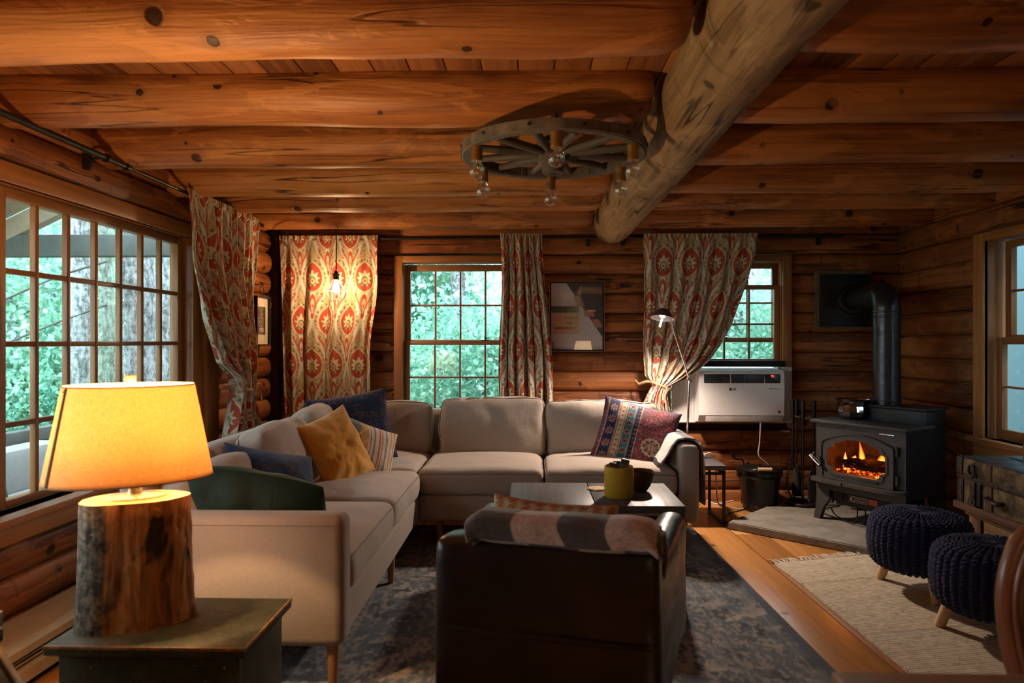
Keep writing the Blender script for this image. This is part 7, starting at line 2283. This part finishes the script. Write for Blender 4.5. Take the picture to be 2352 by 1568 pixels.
for y in (2.66, 3.10, 3.52): mb.bb(2.262, 2.276, y - 0.03, y + 0.03, 0.02, 0.30, 0.003)
mb.build('battens', STRAP, lc)
wv = thing('woven_storage_box', 'tan woven box standing on the old trunk', 'box', (2.55, 3.25, 0.603))
RUSH = woven('tan_rush_weave', (0.30, 0.22, 0.11), (0.10, 0.07, 0.03), 0.012, 0.014)
mb = MB()
for b in ((2.42, 2.43, 3.05, 3.42), (2.66, 2.67, 3.05, 3.42), (2.43, 2.66, 3.05, 3.06), (2.43, 2.66, 3.41, 3.42)): mb.bb(*b, 0.6035, 0.695, 0.003, rnd=0.1)
mb.bb(2.43, 2.66, 3.06, 3.41, 0.6035, 0.612, rnd=0.1)
mb.build('box', RUSH, wv)
bx_ = thing('boxed_game', 'dark box with white lettering lying in the tan woven box', 'box', (2.55, 3.24, 0.70))
mb = MB(); mb.bb(2.445, 2.65, 3.08, 3.385, 0.680, 0.728, 0.003); mb.build('box', plain('dark_card', (0.02, 0.02, 0.022), 0.5), bx_)
mb = MB()
for k in range(4): mb.bb(2.4435, 2.445, 3.345 - k * 0.02, 3.358 - k * 0.02, 0.698, 0.714)
mb.build('lettering', plain('cream_lettering', (0.55, 0.52, 0.44), 0.6), bx_)
mb = MB(); mb.bb(2.47, 2.64, 3.10, 3.36, 0.7285, 0.738, 0.002); tag(mb.build('book', plain('pale_blue_cover', (0.16, 0.32, 0.38), 0.45)), 'thin pale blue book on top of the dark box', 'book')
mb = MB(); mb.bb(2.45, 2.62, 3.44, 3.56, 0.6035, 0.612, 0.002); tag(mb.build('magazine', plain('blue_grey_cover', (0.07, 0.12, 0.17), 0.35)), 'blue grey magazine lying on the trunk lid', 'magazine')

# ------------------------------------------------------------------ baseboard heater
CREAMM = plain('cream_enamel', (0.47, 0.40, 0.28), 0.45, var=0.08)
bh = thing('baseboard_heater', 'cream baseboard heater under the long window', 'heater', (-1.86, 1.5, 0))
hp = lambda px, py: None
HX = -1.722            # front of the heater
mb = MB()
for y0_, y1_ in ((-1.0, 1.95), (1.951, 3.90)):
    mb.prism([(-1.925, 0.035), (HX + 0.001, 0.035), (HX + 0.003, 0.080), (HX - 0.008, 0.086), (-1.925, 0.088)], y0_, y1_)
mb.build('lower_casing', CREAMM, bh)
mb = MB(); mb.prism([(-1.925, 0.168), (HX - 0.02, 0.168), (HX, 0.156), (HX + 0.001, 0.130), (HX - 0.004, 0.130), (HX - 0.007, 0.150), (HX - 0.03, 0.160), (-1.925, 0.160)], -1.0, 3.90); mb.build('top_cover', CREAMM, bh)
mb = MB(); mb.bb(-1.92, HX - 0.022, -1.0, 3.90, 0.089, 0.159); mb.build('dark_slot', BLACK, bh)
mb = MB()
for z in (0.098, 0.114): mb.bb(HX - 0.021, HX - 0.008, -1.0, 3.90, z, z + 0.002)
mb.build('slot_fins', CREAMM, bh)
mb = MB(); mb.bb(-1.92, HX - 0.03, -1.0, 3.9, 0.0, 0.034); mb.build('base_strip', BLACK, bh)

# ------------------------------------------------------------------ steel-edged chair at the lower left corner
sc_ = thing('steel_edged_chair', 'black folding chair with bare steel edges at the heater', 'chair', (-1.42, 1.25, 0))
def rod2(a, b, w, nm, mat, d=0.022):
    v = b - a
    mb = MB(); mb.box((a + b) / 2, (w, d, v.length), 0.003, v.to_track_quat('Z', 'Y').to_matrix()); return mb.build(nm, mat, sc_)
DULL = plain('dull_steel', (0.30, 0.28, 0.25), 0.4, 0.8)
fa, fb = at_y(-22, 1470, 1.45), at_y(72, 1620, 1.45)
fa2 = fa + (fa - fb) * 0.35
fb2 = fa + (fb - fa) * 4.2
k = (fb2.z - 0.003) / (fb2.z - fa.z) if fb2.z != fa.z else 0
fb2 = fb2 + (fa - fb2) * ((0.004 - fb2.z) / (fa.z - fb2.z))
rod2(fa2, fb2, 0.02, 'leg', DULL, 0.012)
off = Vector((-0.012, -0.03, 0.0))
rod2(fa2 + Vector((-0.38, 0.0, 0)), fb2 + Vector((-0.38, 0, 0)), 0.02, 'leg', DULL, 0.012)
la = fa2 + (fb2 - fa2) * 0.1
mb = MB()
v = (fb2 - fa2)
mb.box(fa2 + v * 0.45 + Vector((-0.19, -0.012, 0)), (0.36, 0.012, v.length * 0.8), 0.003, v.to_track_quat('Z', 'Y').to_matrix() ); mb.build('seat_panel', DARKP, sc_)
bkc = at_y(-14, 1424, 1.42)
mb = MB(); mb.box(bkc + Vector((-0.17, 0, 0)), (0.36, 0.03, 0.034), 0.004); mb.build('backrest', DULL, sc_)
mb = MB(); mb.box(bkc + Vector((-0.17, 0.0, -0.035)), (0.36, 0.03, 0.03), 0.004); mb.build('backrest_pad', DARKP, sc_)
for dx in (-0.32, -0.02):
    mb = MB(); mb.tube([bkc + Vector((dx, 0, -0.02)), fa2 + Vector((0 if dx > -.1 else -0.38, 0, 0)) + v * 0.1], 0.007, 8, 1); mb.build('back_post', DULL, sc_)

# ------------------------------------------------------------------ dining table edge and wooden round-back chair at the lower right
dt = thing('dining_table', 'blurred brown wooden tabletop at the bottom right corner', 'table', (1.0, 0.5, 0))
tc = at_z(1903, 1537, 0.75)
mb = MB(); mb.bb(tc.x, 1.75, 0.10, tc.y, 0.715, 0.75, 0.008); mb.build('tabletop', wood('table_wood', (0.22, 0.12, 0.055), (0.36, 0.21, 0.105), (0.46, 0.29, 0.16), knots=0.3, cracks=0.0, rough=0.4), dt)
mb = MB(); mb.bb(tc.x + 0.06, 1.69, 0.16, tc.y - 0.06, 0.63, 0.714, 0.004); mb.build('apron', CHAIRW, dt)
for x in (tc.x + 0.09, 1.66):
    for y in (0.19, tc.y - 0.09):
        mb = MB(); mb.lathe([(0.0, 0.0), (0.018, 0.0), (0.03, 0.60), (0.032, 0.70), (0.0, 0.70)], (x, y, 0.0), 16); mb.build('leg', CHAIRW, dt)
dc = thing('round_back_chair', 'reddish wooden chair with a curved back frame and pale throw', 'chair', (1.19, 1.2, 0))
YC = 1.38
pts = [at_y(*q, YC) for q in ((2352, 1238), (2330, 1280), (2317, 1330), (2313, 1385), (2317, 1440), (2327, 1500), (2342, 1555), (2360, 1610))]
CXc = 1.19
mir = [Vector((2 * CXc - p.x, p.y, p.z)) for p in pts][::-1]
topm = [Vector((pts[0].x + 0.06, YC, pts[0].z + 0.035)), Vector((CXc, YC, pts[0].z + 0.055)), Vector((2 * CXc - pts[0].x - 0.06, YC, pts[0].z + 0.035))]
mb = MB(); mb.tube(pts[::-1] + topm + mir[::-1], 0.021, 14, 6, flat=0.85); fr = mb.build('back_frame', CHAIRW, dc)
mb = MB(); mb.tube([p + Vector((0.004, -0.019, 0)) for p in pts[::-1] + topm + mir[::-1]], 0.006, 8, 6); mb.build('frame_bead', CHAIRW, fr)
zb = pts[-1].z
mb = MB(); mb.box((CXc, YC, (zb + pts[0].z) / 2 + 0.02), (0.36, 0.03, pts[0].z - zb - 0.03), 0.012); mb.build('back_pad', fabric('dark_green_upholstery', (0.02, 0.025, 0.022)), dc)
mb = MB(); mb.box((CXc, YC - 0.21, 0.455), (0.44, 0.44, 0.06), 0.02); mb.build('seat', fabric('dark_seat_cloth', (0.03, 0.028, 0.026)), dc)
mb = MB(); mb.box((CXc, YC - 0.21, 0.405), (0.43, 0.43, 0.04), 0.006); mb.build('seat_rail', CHAIRW, dc)
for s in (-1, 1):
    mb = MB(); mb.tube([(CXc + s * 0.18, YC, zb + 0.02), (CXc + s * 0.19, YC, 0.45), (CXc + s * 0.195, YC + 0.05, 0.0)], [0.018, 0.02, 0.015], 12, 5); mb.build('leg', CHAIRW, dc)
    mb = MB(); mb.tube([(CXc + s * 0.19, YC - 0.40, 0.42), (CXc + s * 0.185, YC - 0.40, 0.0)], [0.021, 0.014], 12, 1); mb.build('leg', CHAIRW, dc)
# pale throw over the chair back
th = thing('pale_throw', 'pale fluffy throw hanging over the wooden chair back', 'blanket', (CXc, YC, 0.85))
s = np.linspace(0, 1, 70)[None, :]; t = np.linspace(0, 1, 70)[:, None]
q0 = at_y(2316, 1246, YC).x
fall = np.interp(t[:, 0], [0, .18, .38, .5, .62, .82, 1], [0.79, 0.825, 0.872, 0.882, 0.872, 0.80, 0.62])[:, None]
dep = np.interp(t[:, 0], [0, .18, .38, .5, .62, .82, 1], [-0.052, -0.048, -0.03, 0.0, 0.03, 0.042, 0.045])[:, None]
xx = q0 + 0.02 + 0.34 * s + 0 * t
drop = 0.06 * sst(0.25, 0.0, s)
zz = fall - drop - 0.035 * (np.abs(s - 0.5) * 2) ** 2 + 0.012 * vnoise(s * 9 + 0 * t, t * 7 + 0 * s, 4)
P = np.stack([xx + 0.012 * vnoise(t * 6 + 0 * s, s * 5 + 0 * t, 2), YC + dep + 0.006 * vnoise(s * 12, t * 9, 6), zz], -1)
grid_obj('throw', P, fabric('fluffy_pale_wool', (0.42, 0.36, 0.31), weave=220, bump=1.0, sheen=0.8, var=0.3), th, None, None, thick=0.014, angle=180)
